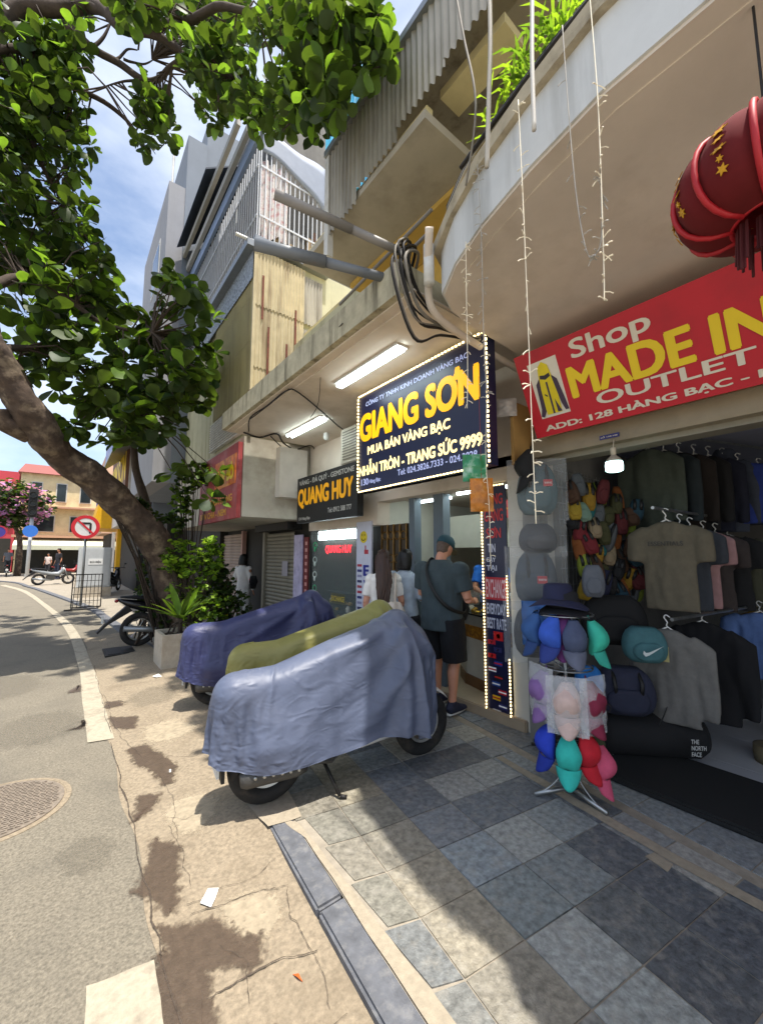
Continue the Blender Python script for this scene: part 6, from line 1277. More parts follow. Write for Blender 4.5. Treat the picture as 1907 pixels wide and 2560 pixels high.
# flowering tree at the far junction
FT = thing('flowering_tree', 'tree with pink-purple blossom at the far junction', 'tree', (-2.9, 40, 0))
b = MB(); branch(b, [(-2.6, 40, 0), (-2.55, 40, 1.5), (-2.7, 40, 2.8), (-3.1, 40, 4.2)], .22, .12, 9, 5, .05, 2); branch(b, [(-2.7, 40, 2.8), (-2.0, 40, 3.6), (-1.6, 40, 4.3)], .10, .05, 8, 5, .05, 3); b.build('trunk', M['bark'], FT, True)
fl_m = [leaf_mesh('l', M['leaf_dark']), leaf_mesh('l', M['leaf']), leaf_mesh('l', M['flower'])]; it = []; rr = random.Random(9)
for _ in range(850):
    while True:
        p = Vector([rr.uniform(-1, 1) for _ in range(3)])
        if p.length < 1: break
    c = Vector((-3.3+p.x*2.5, 40+p.y*2.0, 5.3+p.z*1.8)) 
    if noise.noise(c*1.1) < -.25: continue
    f_ = noise.noise(c*.8+Vector((5, 0, 0)))
    for k in range(4): it.append((0, 2 if f_ > .05 and rr.random() < .75 else rr.choice((0, 1)), Matrix.Translation(c+Vector((rr.uniform(-.2, .2), rr.uniform(-.2, .2), rr.uniform(-.2, .2)))) @ rot_to(Vector((rr.uniform(-1, 1), rr.uniform(-1, 1), rr.uniform(-1, 1))), 0) @ Matrix.Scale(rr.uniform(.2, .36), 4)))
merge('crown', it, fl_m, FT, [M['leaf_dark'], M['leaf'], M['flower']])
# ================================================================ GOODS, LANTERN, CABLES
def cap(label, c, spin, colour, tilt=0., brim=None, s=1., group='caps for sale on the stand'):
    """limp baseball cap hung by its back strap: crown below the hook, peak hanging down"""
    t = thing('cap', label, 'cap', c, 0, group); cm = clo(colour); bmm = clo(brim) if brim else cm
    T = Matrix.Rotation(spin, 4, 'Z') @ Matrix.Rotation(tilt, 4, 'Y'); rr_ = random.Random(label); ph = rr_.uniform(0, 6)
    def f(u, v):      # y = outwards, z = down the hanging cap
        a = 2*math.pi*u; wv = (.014+.060*math.sin(math.pi*min(1, .06+.80*v))**.8)*s; dv = (.012+.048*math.sin(math.pi*min(1, .04+.86*v))**.9)*s; o_ = .035*math.sin(math.pi*v)*s
        cr_ = .004*math.sin(3*a+ph+3*v)*v+.0035*math.cos(6*a)*v; p = Vector(((wv+cr_)*math.cos(a), o_+(dv+cr_)*math.sin(a), .11*s-.21*s*v)); p += noise.noise_vector(p*11+Vector((ph, 0, 0)))*.009; return T @ p
    b = MB(); b.grid(f, 28, 12, True); cr_ = b.build('crown', cm, t, True, True)
    b = MB(); b.grid(lambda u, v: T @ (Vector(((u-.5)*.150*s*(1-.30*v*v), .062*s-.050*s*(2*u-1)**2+.03*s*v, -.075*s-.110*s*v*(1-.28*(2*u-1)**2)))), 12, 7); b.build('peak', bmm, t, True, True, solid=.004)
    b = MB(); b.tube([T @ Vector((0, -.01, .10*s)), T @ Vector((.0, -.02, .14*s))], .005, 5); b.build('strap', bmm, cr_, True, True)
    return t
HS = thing('hat_stand', 'grey metal hat stand on three splayed feet before the clothes shop', 'hat stand', (2.75, 1.48, 0)); px_, py_ = 2.75, 1.48
b = MB(); b.tube([(px_, py_, .06), (px_, py_, 1.30)], .013, 10); b.build('pole', M['steel'], HS, True)
for a in (R(-95), R(140), R(25)):
    b = MB(); e = V(px_+.24*math.cos(a), py_+.24*math.sin(a), .014); b.tube([(px_, py_, .06), e], .016, 8); lg = b.build('foot', M['steel'], HS, True); b = MB(); b.tube(smooth_line([V(px_, py_, .30), V(px_+.06*math.cos(a), py_+.06*math.sin(a), .14), V(px_+.15*math.cos(a), py_+.15*math.sin(a), .05), e], 4), .006, 6); b.build('brace', M['steel'], lg, True)
for z, r in ((1.19, .19), (.84, .17), (.50, .16)):
    b = MB(); b.tube([(px_+r*math.cos(a), py_+r*math.sin(a), z) for a in [2*math.pi*k/24 for k in range(25)]], .005, 6)
    for k in range(6): a = k*1.047; b.tube([(px_, py_, z-.03), (px_+r*math.cos(a), py_+r*math.sin(a), z)], .004, 5)
    b.build('wire_ring', M['steel'], HS, True)
spun = lambda a: a-R(90)
CP = [('bright blue patterned cap hanging second from the left of the top row', 186, .18, 1.08, '#2f56b8', '#26387e'), ('slate grey-blue cap hanging in the middle of the top row', 226, .18, 1.06, '#454f6a', '#5b6072'), ('turquoise cap hanging at the right of the top row', 268, .20, 1.06, '#35b49a', '#2f9c8a'), ('dull blue cap hanging leftmost in the top row', 150, .20, 1.09, '#2c5288', '#243f70'), ('purple cap half hidden behind the bright blue one', 206, .11, 1.09, '#5c2a62', None), ('dark red and orange cap hidden behind the turquoise cap', 20, .15, 1.03, '#5a1c20', '#c05a1c'),
      ('royal blue cap hanging leftmost in the bottom row', 163, .16, .37, '#1f3ab0', '#1a3090'), ('turquoise cap with long peak in the bottom row', 206, .17, .34, '#2fb5a6', '#2fb5a6'), ('bright red cap in the bottom row', 246, .15, .36, '#b81626', '#b81626'), ('pink cap hanging lowest at the right of the bottom row', 280, .18, .27, '#c8506e', '#c8506e'), ('dark olive cap behind the pink cap in the bottom row', 305, .12, .36, '#3a3d24', None)]
for i, (lb, a, r, z, c_, br_) in enumerate(CP): cap(lb, (px_+r*math.cos(R(a)), py_+r*math.sin(R(a)), z), R(a)-R(90)+.2*(i % 3-1), c_, .12*(i % 3-1), br_, 1.0)
def crumple(b, c, w_, h_, d_, seed, nrm):
    n_ = Vector(nrm).normalized(); r = Vector((0, 0, 1)).cross(n_).normalized(); c = Vector(c)
    for sd in (-1, 1):
        b.grid(lambda u, v: c+r*((u-.5)*w_)+Vector((0, 0, (v-.5)*h_))+n_*(sd*d_*(math.sin(math.pi*u)*math.sin(math.pi*min(1, v*1.0))**.6)+.016*noise.noise(Vector((u*5+seed, v*6, sd)))+.008*noise.noise(Vector((u*13, v*13, seed)))), 14, 16)
WR = [('maroon cap with round crest in a clear plastic bag', 258, '#7a1f3a', .66), ('pale pink cap in a crumpled clear plastic bag', 208, '#cbb0a6', .66), ('purple and grey cap in a clear plastic bag on the left', 158, '#7a5a90', .70)]
for i, (lb, a, c_, z) in enumerate(WR):
    p = V(px_+.17*math.cos(R(a)), py_+.17*math.sin(R(a)), z); n_ = (math.cos(R(a)), math.sin(R(a)), 0); t = cap(lb, p, R(a)-R(90), c_, 0, None, 1.1)
    b = MB(); crumple(b, p+Vector(n_)*.03+V(0, 0, -.02), .24, .36, .06, i*3.1, n_); b.build('plastic_bag', M['plastic_bag'], t, True)
    if i == 0:
        q_ = p+Vector(n_)*.132; s__ = Vector((0, 0, 1)).cross(Vector(n_)); bb = MB(); bb.lathe(q_, [(.026, 0), (.026, .002), (.021, .002), (.021, 0)], 18, n_, True); bb.build('crest', M['black'], t)
def bucket(label, c, colour, s=1.):
    t = thing('bucket_hat', label, 'hat', c, 0, 'bucket hats on the stand'); b = MB(); b.lathe(c, [(.004, .10*s), (.07*s, .10*s), (.088*s, .085*s), (.096*s, .0), (.098*s, -.002)], 26); b.build('crown', clo(colour), t, True)
    b = MB(); b.grid(lambda u, v: Vector(c)+Vector(((.096+.085*v)*s*math.cos(6.2832*u), (.096+.085*v)*s*math.sin(6.2832*u), (-.045*v+.02*v*math.sin(6.2832*u*2+1))*s)), 40, 5, True); b.build('brim', clo(colour), t, True, solid=.004)
bucket('black bucket hat lying on the stand tray under the navy one', (px_, py_, 1.235), '#15161c', 1.12); bucket('navy bucket hat on top of the stand tray', (px_-.02, py_+.02, 1.29), '#1d2140', 1.05)
# ------- wrapped rucksacks hanging at the edge of the shop
def rucksack(label, c, w_, h_, d_, colour, patch=None, cat='backpack', plastic=True, nrm=(-.75, -.66, 0), straps=True, group='wrapped bags at the shop edge', txt='THE NORTH FACE', up=(0, 0, 1)):
    t = thing('backpack' if cat == 'backpack' else 'pouch', label, cat, c, 0, group); U = Vector(up).normalized(); n_ = Vector(nrm); n_ = (n_-U*n_.dot(U)).normalized(); r = U.cross(n_).normalized(); b = MB()
    rings = []
    for k in range(9):
        v = k/8; e = math.sin(math.pi*min(max(v*.94+.03, 0), 1))**.22*(1.08-.16*v); rings.append((Vector(c)+U*((v-.5)*h_), w_/2*e, d_/2*e))
    b.loft(rings, 24, ref=r, pw=.6); o = b.build('body', clo(colour), t, True)
    b = MB(); b.loft([(Vector(c)+n_*d_*.42+U*((v-.5)*h_*.5-h_*.15), w_*.36*math.sin(math.pi*(v*.9+.05))**.35, d_*.2) for v in [k/6 for k in range(7)]], 16, ref=r, pw=.6); b.build('pocket', clo(colour), t, True)
    if straps:
        for sd in (-.1, .1): b = MB(); b.loft([(Vector(c)+r*sd*w_*2+U*h_*.5+n_*d_*.2, .014, .004), (Vector(c)+r*sd*w_*2.2+U*h_*.25+n_*d_*.56, .014, .004), (Vector(c)+r*sd*w_*2+U*h_*.02+n_*d_*.58, .014, .004)], 6, ref=r); b.build('strap', M['black'], t, True)
    if patch:
        x, z, s_ = patch; p = Vector(c)+r*(x*w_)+U*(z*h_)+n_*(d_*.64); b = MB(); b.obox(p, r, U, n_, s_, s_*.8, .003); b.build('label_patch', pnt('#b02a2e'), t); 
        if txt: text(txt, 'patch_lettering', M['white_plastic'], t, p-r*s_*.4-U*s_*.1, r, U, s_*.8, s_*.2, .02, 0, .003)
    if plastic: b = MB(); crumple(b, Vector(c)+n_*.02, w_*1.5, h_*1.25, d_*.8, c[2]*5, n_); b.build('plastic_wrap', M['clear_plastic'], t, True)
    return t
rucksack('teal grey backpack with red patch, top of the wrapped column', (3.12, 1.86, 2.14), .32, .42, .16, '#3a545c', (.22, .10, .07))
cap('black cap with pale emblem resting over the top teal backpack', (3.02, 1.86, 2.33), R(150)-R(90)-R(10), '#17191b', 0, None, 1.25, 'caps at the shop edge')
rucksack('dark grey shoulder pouch in plastic, second in the wrapped column', (3.12, 1.87, 1.73), .30, .24, .14, '#34363c', None, 'pouch', straps=False)
rucksack('slate backpack with black straps and red patch, third in the column', (3.12, 1.90, 1.40), .33, .42, .15, '#3e464e', (.10, -.02, .075))
rucksack('charcoal backpack in plastic, lowest of the wrapped column', (3.12, 1.93, .96), .33, .40, .15, '#2c2e30', None)
b = MB(); crumple(b, (2.98, 1.80, 1.06), .26, .34, .06, 9, (-.75, -.66, 0)); tag(b.build('plastic_bag', mat('bluebag', '#2a5c9a', .3, .2, 8, bump=.4, bscale=20), None, True), 'crumpled blue plastic bag hanging over the lowest wrapped backpack', 'plastic bag')
# ------- belt bags hung on the mesh panel inside the entrance
mp_ = thing('wire_panel', 'grey wire mesh display panel hung with colourful belt bags', 'display panel', (3.62, 1.75, 1.2)); b = MB()
for k in range(14): b.tube([(3.55+.065*k, 1.90, 1.0), (3.55+.065*k, 1.90, 2.4)], .004, 5)
for k in range(10): b.tube([(3.53, 1.905, 1.02+.15*k), (4.42, 1.905, 1.02+.15*k)], .004, 5)
tag(b.build('mesh_wires', M['steel'], mp_), kind='stuff')
cols = [('mint green', '#8fb09a'), ('yellow', '#c8a82c'), ('burnt orange', '#a85c20'), ('teal', '#1c7c80'), ('dark red', '#6c1c20'), ('lime', '#a8b83c'), ('grey', '#6a6e72'), ('navy', '#1c2148'), ('brown', '#5a3a24'), ('blue-green', '#1f4a5c'), ('black', '#17171a'), ('olive', '#4c4c24'), ('mustard', '#b88c1c'), ('crimson', '#8c1c28'), ('sand', '#b09a78')]
rr = random.Random(17); rows = ['top', 'second', 'third', 'bottom']
rows = ['first', 'second', 'third', 'fourth', 'fifth', 'sixth']; combos = [(i, rw) for rw in range(6) for i in rr.sample(range(15), 8)]
for k, (ci, rw) in enumerate(combos):
    nm, cc = cols[ci]; cc = '#'+''.join('%02x' % int(int(cc[i_:i_+2], 16)*.72) for i_ in (1, 3, 5)); j = k % 8; x = 3.46+.085*j+rr.uniform(-.03, .03)+.02*rw; c = (x, 1.74-.035*j+rr.uniform(-.06, .05), 2.18-.165*rw+rr.uniform(-.05, .05)-.02*j)
    rucksack(f'{nm} belt bag in the {rows[rw]} row of the wire mesh panel', c, rr.uniform(.09, .13), rr.uniform(.17, .27), .07, cc, None, 'belt bag', False, (-.8, -.6+rr.uniform(-.6, .6), 0), rr.random() < .5, 'belt bags on the wire panel', up=(rr.uniform(-.25, .25), rr.uniform(-.45, .45), 1))
rucksack('grey and orange belt bag lowest on the wire mesh panel', (3.44, 1.58, 1.38), .17, .26, .09, '#5c6068', None, 'belt bag', False, (-.8, -.6, 0), False, 'belt bags on the wire panel')
rucksack('small black belt bag with red logo patch on the wire mesh panel', (4.0, 1.36, 1.72), .16, .2, .08, '#17171a', (.0, .1, .08), 'belt bag', False, (-.8, -.6, 0), False, 'belt bags on the wire panel')
# ------- bags piled on the floor and shelf
rucksack('teal sports bag with white swoosh on the shelf by the shirts', (3.62, 1.30, .90), .30, .26, .2, '#3f6a70', None, 'bag', False, (-.8, -.6, 0), False, 'bags piled at the entrance')
n_ = Vector((-.8, -.6, 0)).normalized(); r_ = Vector((0, 0, 1)).cross(n_); p = V(3.62, 1.30, .87)+n_*.165; b = MB(); b.extr([p+r_*x+V(0, 0, z) for x, z in ((-.055, .012), (-.06, -.012), (-.045, -.03), (-.02, -.02), (.075, .05), (-.02, .0), (-.04, -.004))], n_*.003); b.build('swoosh', pnt('#c3cccb'), bpy.data.objects[[o.name for o in COL.objects if o.get('label', '').startswith('teal sports bag')][0]])
rucksack('navy rucksack standing on the black duffel bags', (3.50, 1.42, .55), .42, .34, .24, '#22263a', None, 'backpack', False, (-.8, -.6, 0), True, 'bags piled at the entrance')
rucksack('bright blue strapped rucksack behind the stand', (3.28, 1.58, .62), .2, .22, .15, '#1f6ab0', None, 'backpack', False, (-.8, -.6, 0), False, 'bags piled at the entrance')
rucksack('large black shopping bag hanging behind the teal sports bag', (3.7, 1.55, 1.05), .5, .4, .2, '#0f0f11', None, 'bag', False, (-.8, -.6, 0), False, 'bags piled at the entrance')
rucksack('black holdall at the very edge of the shop entrance', (3.30, 1.72, .42), .40, .40, .26, '#141417', None, 'bag', False, (-.8, -.6, 0), False, 'bags piled at the entrance')
df = thing('duffel_bag', 'black barrel duffel bag with white round logo on the shop floor', 'bag', (3.75, 1.35, .02), 0, 'bags piled at the entrance'); b = MB()
b.loft([(V(3.45, 1.62, .20)+V(.0, 0, 0), .02, .02), (V(3.46, 1.61, .2), .13, .13), (V(3.50, 1.57, .2), .165, .165), (V(3.95, 1.12, .2), .165, .165), (V(3.99, 1.08, .2), .13, .13), (V(4.0, 1.07, .2), .02, .02)], 22); b.build('body', mat('duf', '#121214', .85, .2, 10, .2, 30), df, True)
dn = Vector((-.707, -.707, .1)).normalized(); dr_ = Vector((.707, -.707, 0)); p = V(3.74, 1.05, .19); text('THE\nNORTH\nFACE', 'lettering', pnt('#b9b9b6'), df, V(3.72, 1.12, .14)+dn*.10, (.72, -.69, 0), (-.05, -.05, 1), .10, .12, .02, 0, .0)
b = MB(); b.loft([(V(3.6, 1.25, .33)+dn*.06, .012, .004), (V(3.7, 1.2, .43), .012, .004), (V(3.84, 1.04, .33)+dn*.06, .012, .004)], 6); b.build('handle', M['black'], df, True)
b = MB(); b.extr([(3.20, 1.30, .024), (3.62, 1.02, .024), (3.72, 1.16, .024), (3.34, 1.44, .024)], (0, 0, .012)); tag(b.build('cardboard', pnt('#8f8d88', .8)), 'flattened pale cardboard sheet lying under the bags', 'cardboard')
for i in range(4): b = MB(); x = 3.16+.035*i; b.tube([(x, 2.02, .03+.02*i), (x+.10, 1.62, .12+.02*i)], .014, 6); tag(b.build('umbrella', M['black']), ['nearest the banner, lowest', 'second', 'third', 'uppermost'][i]+' furled black umbrella in the bundle below the wrapped bags', 'umbrella', 'furled umbrellas in a bundle')
# ------- garments
def garment(label, X, yc, zt, w_, L_, colour, sleeve='short', txt=None, tc='#2a2824', tag_=False, group='clothes on the racks', yaw=0., hook=True, hood=False):
    t = thing('garment', label, 'shirt' if sleeve == 'short' else 'jacket', (X, yc, zt-L_), yaw, group); h = w_/2; b = MB()   # local frame: x depth, y width, z up
    b.loft([((0, 0, 0), h*.98, .035), ((0, 0, L_*.25), h*.96, .045), ((0, 0, L_*.6), h*.94, .05), ((0, 0, L_*.85), h*.98, .045), ((0, 0, L_*.94), h*.78, .035), ((0, 0, L_), h*.28, .03)], 24, ref=(0, 1, 0))
    for s_ in (-1, 1):
        e = V(0, s_*(h+.05), L_*.54) if sleeve == 'short' else V(.0, s_*(h+.06), L_*.10)
        b.loft([((0, s_*h*.7, L_*.88), .07, .04), ((0, s_*(h+.03), L_*.8), .085, .042), (tuple(V(0, s_*(h+.03), L_*.8).lerp(e, .6)), .07, .038), (tuple(e), .06 if sleeve == 'short' else .045, .034)], 12, ref=(0, 1, 0))
    if hood: b.loft([((.03, 0, L_*.9), .10, .05), ((.05, 0, L_+.03), .12, .06), ((.03, 0, L_+.10), .07, .04)], 12, ref=(0, 1, 0))
    sd = sum(map(ord, label)) % 97
    def fold(c): return c+Vector((1, 0, 0))*(  .03*noise.noise(Vector((c.y*7+sd, c.z*2.2, sd)))+.012*noise.noise(Vector((c.y*19, c.z*6, sd))))
    o = fuse('cloth', b, clo(colour, .9), t, .016, 4, fold)
    if hook: b = MB(); b.tube(smooth_line([V(0, -h*.6, L_*.93), V(0, 0, L_+.015), V(0, 0, L_+.05), V(0, .02, L_+.085), V(0, .005, L_+.105), V(0, -.02, L_+.09)], 4), .005, 6); b.tube([(0, 0, L_+.015), (0, h*.6, L_*.93)], .006, 6); b.build('hanger', M['white_plastic'], t, True, True)
    if txt: text(txt, 'lettering', pnt(tc), t, wm(t) @ V(-.062, h*.62, L_*.72), (0, -1, 0), UP, w_*.62, .034, .015, 0, .004)
    if tag_: b = MB(); b.box((-.075, -h*.1, L_*.66), (-.07, h*.16, L_*.82)); b.build('price_tag', pnt('#b9b07a'), t, local=True)
    return t
garment('taupe T-shirt with dark ESSENTIALS print at the front of the rail', 3.78, 1.14, 1.86, .38, .70, '#5c5546', 'short', 'ESSENTIALS')
garment('charcoal T-shirt with white lettering behind the taupe one', 4.04, 1.12, 1.83, .38, .68, '#34383f', 'short', 'ESSENTIALS', '#9a9a9a')
garment('dusty pink T-shirt on the middle rail', 4.26, 1.11, 1.81, .38, .66, '#9a7676', 'short')
garment('dark brown T-shirt on the middle rail', 4.60, 1.10, 1.80, .40, .70, '#3a3230', 'short'); garment('black T-shirt beside the dark brown one', 4.9, 1.08, 1.79, .5, .7, '#1b1b1d', 'short'); garment('olive T-shirt at the deep end of the middle rail', 5.25, 1.06, 1.78, .5, .7, '#4a4a3a', 'short')
for i, (cn, cc) in enumerate((('grey-green trousers-length coat', '#41483f'), ('dark teal jacket', '#232c30'), ('brown-black jacket', '#231c18'), ('black padded jacket', '#18181a'), ('dark navy jacket', '#1a1d2e'), ('slate hooded jacket', '#3c4250'))):
    garment(f'{cn} on the high rail', 4.35+.2*i, 1.42-.07*i, 2.60, .34, .78, cc, 'long', hood=i == 5)
garment('royal blue sweatshirt with pale price tag on the high rail', 5.35, .95, 2.52, .5, .62, '#2c3f8c', 'long', tag_=True); garment('patterned dark blouse beside the blue sweatshirt', 5.7, .85, 2.5, .46, .6, '#2a2c34', 'long')
garment('grey zip jacket with tag on the low rail', 3.74, 1.17, 1.02, .36, .70, '#6a6864', 'long', tag_=True); garment('black fleece with small white logo on the low rail', 4.2, 1.06, 1.04, .42, .78, '#131316', 'long')
garment('light blue shirt far along the low rail', 5.1, .85, 1.06, .4, .6, '#5f7ab0', 'short'); garment('ochre shirt at the deep end of the low rail', 5.5, .78, 1.06, .4, .6, '#9a7a3a', 'short')
for i, (z, x0_, ya, yb) in enumerate(((2.72, 3.7, 1.5, .75), (1.96, 3.6, 1.17, 1.04), (1.12, 3.55, 1.08, .76))):
    b = MB(); b.tube([(x0_, ya, z), (6.0, yb, z)], .013, 8); tag(b.build('clothes_rail', M['steel']), ['high', 'middle', 'low'][i]+' steel clothes rail along the shop side wall', 'rail')
for i, (x, y, r, h, cc, lb) in enumerate(((4.9, .70, .06, .26, '#8a4030', 'red cylindrical tin standing on the shop floor by the rails'), (4.35, .72, .12, .12, '#6a6048', 'round woven basket on the white shop floor'))): b = MB(); b.lathe((x, y, .02), [(r, 0), (r*1.04, h*.5), (r, h), (r*.85, h)], 20); tag(b.build('tin' if i == 0 else 'basket', pnt(cc, .7), None, True), lb, 'tin' if i == 0 else 'basket')
# ------- lantern
LN = thing('paper_lantern', 'big red festive lantern with gold motifs hanging under the balcony', 'lantern', (1.62, .15, 2.55)); lc = V(1.62, .15, 2.74); LR, LH = .245, .135
lm_ = mat('lantern', '#6a0f12', .9, .2, 6, trans=.15); gold = mat('foil', '#c8941c', .4, .2, 30, metal=.3); red = pnt('#b01822', .55)
lobes = 10
b = MB(); b.grid(lambda u, v: lc+Vector((1, 1, 1))*0+Vector((math.cos(6.2832*u), math.sin(6.2832*u), 0))*(LR*(.42+.58*math.sin(math.pi*v)**.75)*(1-.07*abs(math.cos(math.pi*u*lobes))**6*1))+Vector((0, 0, LH*math.cos(math.pi*v)*(1))), 100, 15, True); b.build('shade', lm_, LN, True)
for k in range(lobes):
    a = 2*math.pi*(k)/lobes; d = Vector((math.cos(a), math.sin(a), 0)); b = MB(); b.tube([lc+d*((LR*(.42+.58*math.sin(math.pi*v)**.75))*.99)+V(0, 0, LH*math.cos(math.pi*v)) for v in [j/12 for j in range(13)]], .009, 6); b.build('rib', red, LN, True)
    a2 = a+math.pi/lobes; d2 = Vector((math.cos(a2), math.sin(a2), 0)); e2 = Vector((-math.sin(a2), math.cos(a2), 0))
    for zz, rr_ in ((-.06, .016), (-.03, .010), (.0, .014), (.03, .011), (.06, .016)):
        v = math.acos(max(-1, min(1, zz/LH)))/math.pi; rad = LR*(.42+.58*math.sin(math.pi*v)**.75)+.003; c = lc+d2*rad+V(0, 0, zz); tl_ = (Vector((0, 0, 1))+d2*(.5 if zz < 0 else -.5)).normalized(); b = MB(); pts = []
        for q_ in range(12): rad_ = rr_*(1 if q_ % 2 == 0 else .45); pts.append(c+e2*rad_*math.cos(q_*.5236)*(1 if zz < 0 else 1.5)+tl_*rad_*math.sin(q_*.5236))
        b.extr(pts, d2*.003); b.build('gold_motif', gold, LN)
for zz in (-LH-.002, LH-.02): b = MB(); b.lathe(lc+V(0, 0, zz), [(LR*.40, 0), (LR*.44, .0), (LR*.44, .024), (LR*.40, .024)], 30, (0, 0, 1), True); b.build('collar', red if zz < 0 else gold, LN, True)
b = MB(); rr = random.Random(2)
for k in range(70): a = rr.uniform(0, 6.28); r = rr.uniform(.02, .09); b.tube([lc+V(r*math.cos(a), r*math.sin(a), -LH), lc+V(r*math.cos(a)*1.1, r*math.sin(a)*1.1, -LH-rr.uniform(.09, .15))], .004, 4)
tag(b.build('tassel', pnt('#4a0a10', .8), LN), kind='stuff'); b = MB(); b.tube([lc+V(0, 0, LH), V(1.62, .15, 3.337)], .004, 5); b.build('cord', M['cable'], LN)
# ------- bulb over the entrance
BL = thing('hanging_bulb', 'lit white LED bulb hanging from the shutter box', 'bulb', (3.16, 1.255, 2.2)); bc = V(3.16, 1.255, 2.25)
b = MB(); b.lathe(bc, [(.045, -.045), (.058, -.038), (.060, .0), (.056, .028)], 24); b.build('diffuser', M['bulb_lit'], BL, True); b = MB(); b.lathe(bc, [(.055, .028), (.045, .05), (.022, .07), (.02, .075)], 20); b.build('neck', pnt('#9a9488'), BL, True); b = MB(); b.lathe(bc, [(.018, .075), (.02, .13), (.016, .135)], 16); b.tube([bc+V(0, 0, .13), bc+V(.02, 0, .2)], .004, 5); b.build('socket', pnt('#b5ad9a'), BL, True)
# second unlit bulb under the canopy
B2 = thing('hanging_bulb', 'unlit white bulb hanging beside the air conditioner', 'bulb', tuple(at(0, 3.1, 707, 945))); c = at(0, 3.1, 707, 945); b = MB(); b.lathe(c, [(.03, -.06), (.045, -.03), (.045, .04), (.02, .06), (.018, .1)], 16); b.tube([c+V(0, 0, .1), V(c.x, c.y, 3.478)], .004, 5); b.build('globe', M['white_plastic'], B2, True)
# ------- green and orange packets, small parcel
PK = thing('orange_packet', 'clear packet of orange crisps hanging below the navy sign', 'packet', (2.30, 1.82, 2.0)); pn = (-.75, -.66, 0)
b = MB(); crumple(b, (2.32, 1.81, 2.02), .16, .24, .03, 2, pn); b.build('packet', mat('orange', '#b8701c', .3, .35, 14, .5, 30, dirt='#e8b060', dscale=10, damt=.6), PK, True)
b = MB(); b.tube([(2.32, 1.81, 2.9), (2.32, 1.81, 2.14)], .002, 4); b.build('cord', pnt('#8c2020'), PK)
P2 = thing('green_packet', 'green packet in plastic hanging above the orange one', 'packet', (2.30, 1.84, 2.2)); b = MB(); crumple(b, (2.30, 1.85, 2.22), .17, .20, .02, 5, pn); b.build('packet', mat('greenp', '#2c8a58', .35, .3, 9, .4, 20, dirt='#d8e4dc', dscale=9, damt=.8), P2, True)
b = MB(); crumple(b, (2.93, 2.0, 2.86), .17, .16, .05, 8, pn); tag(b.build('parcel', mat('parcel', '#b0a8a2', .6, .15, 9, .4, 20), None, True), 'small pale wrapped parcel tucked above the brown side board', 'parcel')
# ------- air conditioner
AC = thing('air_conditioner', 'boxy cream air conditioner under the canopy left of the navy sign', 'air conditioner', (3.2, 4.55, 2.85)); b = MB(); b.box((3.1, 4.3, 2.88), (3.38, 4.95, 3.42)); b.build('case', pnt('#b8b1a0'), AC, bevel=.02); 
for k in range(11): b = MB(); b.box((3.088, 4.42, 2.95+.04*k), (3.099, 4.88, 2.962+.04*k)); b.build('grille_slat', pnt('#6a6558'), AC)
# ------- pipes, cables, strings of lights
def cab(pts, r, m, label, cat='cable', group=None, seg=6, name='cable', k=6):
    b = MB(); b.tube(smooth_line([Vector(p) for p in pts], k), r, seg); return tag(b.build(name, m, None, True), label, cat, group)
b = MB(); b.tube([(.97, 2.42, 4.03), (1.5, 2.27, 3.95)], .034, 14); b.tube([(1.5, 2.27, 3.95), (1.95, 2.14, 3.88)], .030, 14); tag(b.build('drain_pipe', M['pipe_grey'], None, True), 'upper grey pipe jutting out over the road from the canopy corner', 'pipe')
b = MB(); b.tube([(.93, 2.66, 3.80), (1.4, 2.47, 3.77)], .045, 14); b.tube([(1.38, 2.48, 3.771), (1.87, 2.28, 3.73)], .036, 14); tag(b.build('drain_pipe', pnt('#6f7377', .45), None, True), 'lower thicker grey pipe jutting out over the road from the canopy', 'pipe')
b = MB(); b.tube([(1.83, 1.82, 3.42), (1.83, 1.82, 3.70)], .036, 14); tag(b.build('downpipe', M['pipe_white'], None, True), 'short white plastic downpipe at the rounded balcony corner', 'pipe')
b = MB(); b.tube(smooth_line([V(1.74, 1.72, 3.72), V(1.90, 1.90, 3.5), V(2.05, 1.96, 3.34), V(2.6, 2.0, 3.30), V(3.25, 2.02, 3.27)], 6), .028, 10); tag(b.build('conduit', M['soffit_white'], None, True), 'pale conduit running along the edge of the balcony underside', 'pipe')
GREY = (2, 5, 7)
for i in range(9):
    o = Vector((-.03+.012*i+rr.uniform(-.03, .06), rr.uniform(-.05, .05), rr.uniform(-.05, .05)))
    dz = -.12*(i % 4)
    cab([V(2.0, 2.3, 3.80)+o, V(1.86, 2.06, 3.86)+o, V(1.70-.03*(i % 4), 1.95, 3.70+dz*.4)+o*.6, V(1.85, 2.0, 3.50+dz)+o*.5, V(2.15, 2.03, 3.38+dz*.3)+o*.4, V(2.5, 2.02, 3.35)+o*.3, V(2.62, 2.0, 3.38)], rr.choice((.007, .009, .012)), M['cable_grey' if i in GREY else 'cable'], ('grey' if i in GREY else 'black')+' looping cable in the tangle at the balcony corner, '+['outermost', 'second', 'third', 'fourth', 'fifth', 'sixth', 'seventh', 'eighth', 'innermost'][i]+' from the road', 'cable', 'tangled cables at the balcony corner')
def z7(a, b): return ((480+.3027*a)/KD, (700+.3027*b)/KD)
def soff(*zz): return [at(2, 3.455, *z7(*p)) for p in zz]
cab(soff((470, 1250), (480, 1140), (620, 1040), (780, 915), (880, 930), (1100, 1110), (1240, 1230), (1390, 1300)), .009, M['cable'], 'black cable arching along the canopy ceiling', k=4)
cab(soff((480, 1150), (600, 1060), (760, 930), (800, 900)), .006, M['cable'], 'thin second cable beside the arching one', k=4)
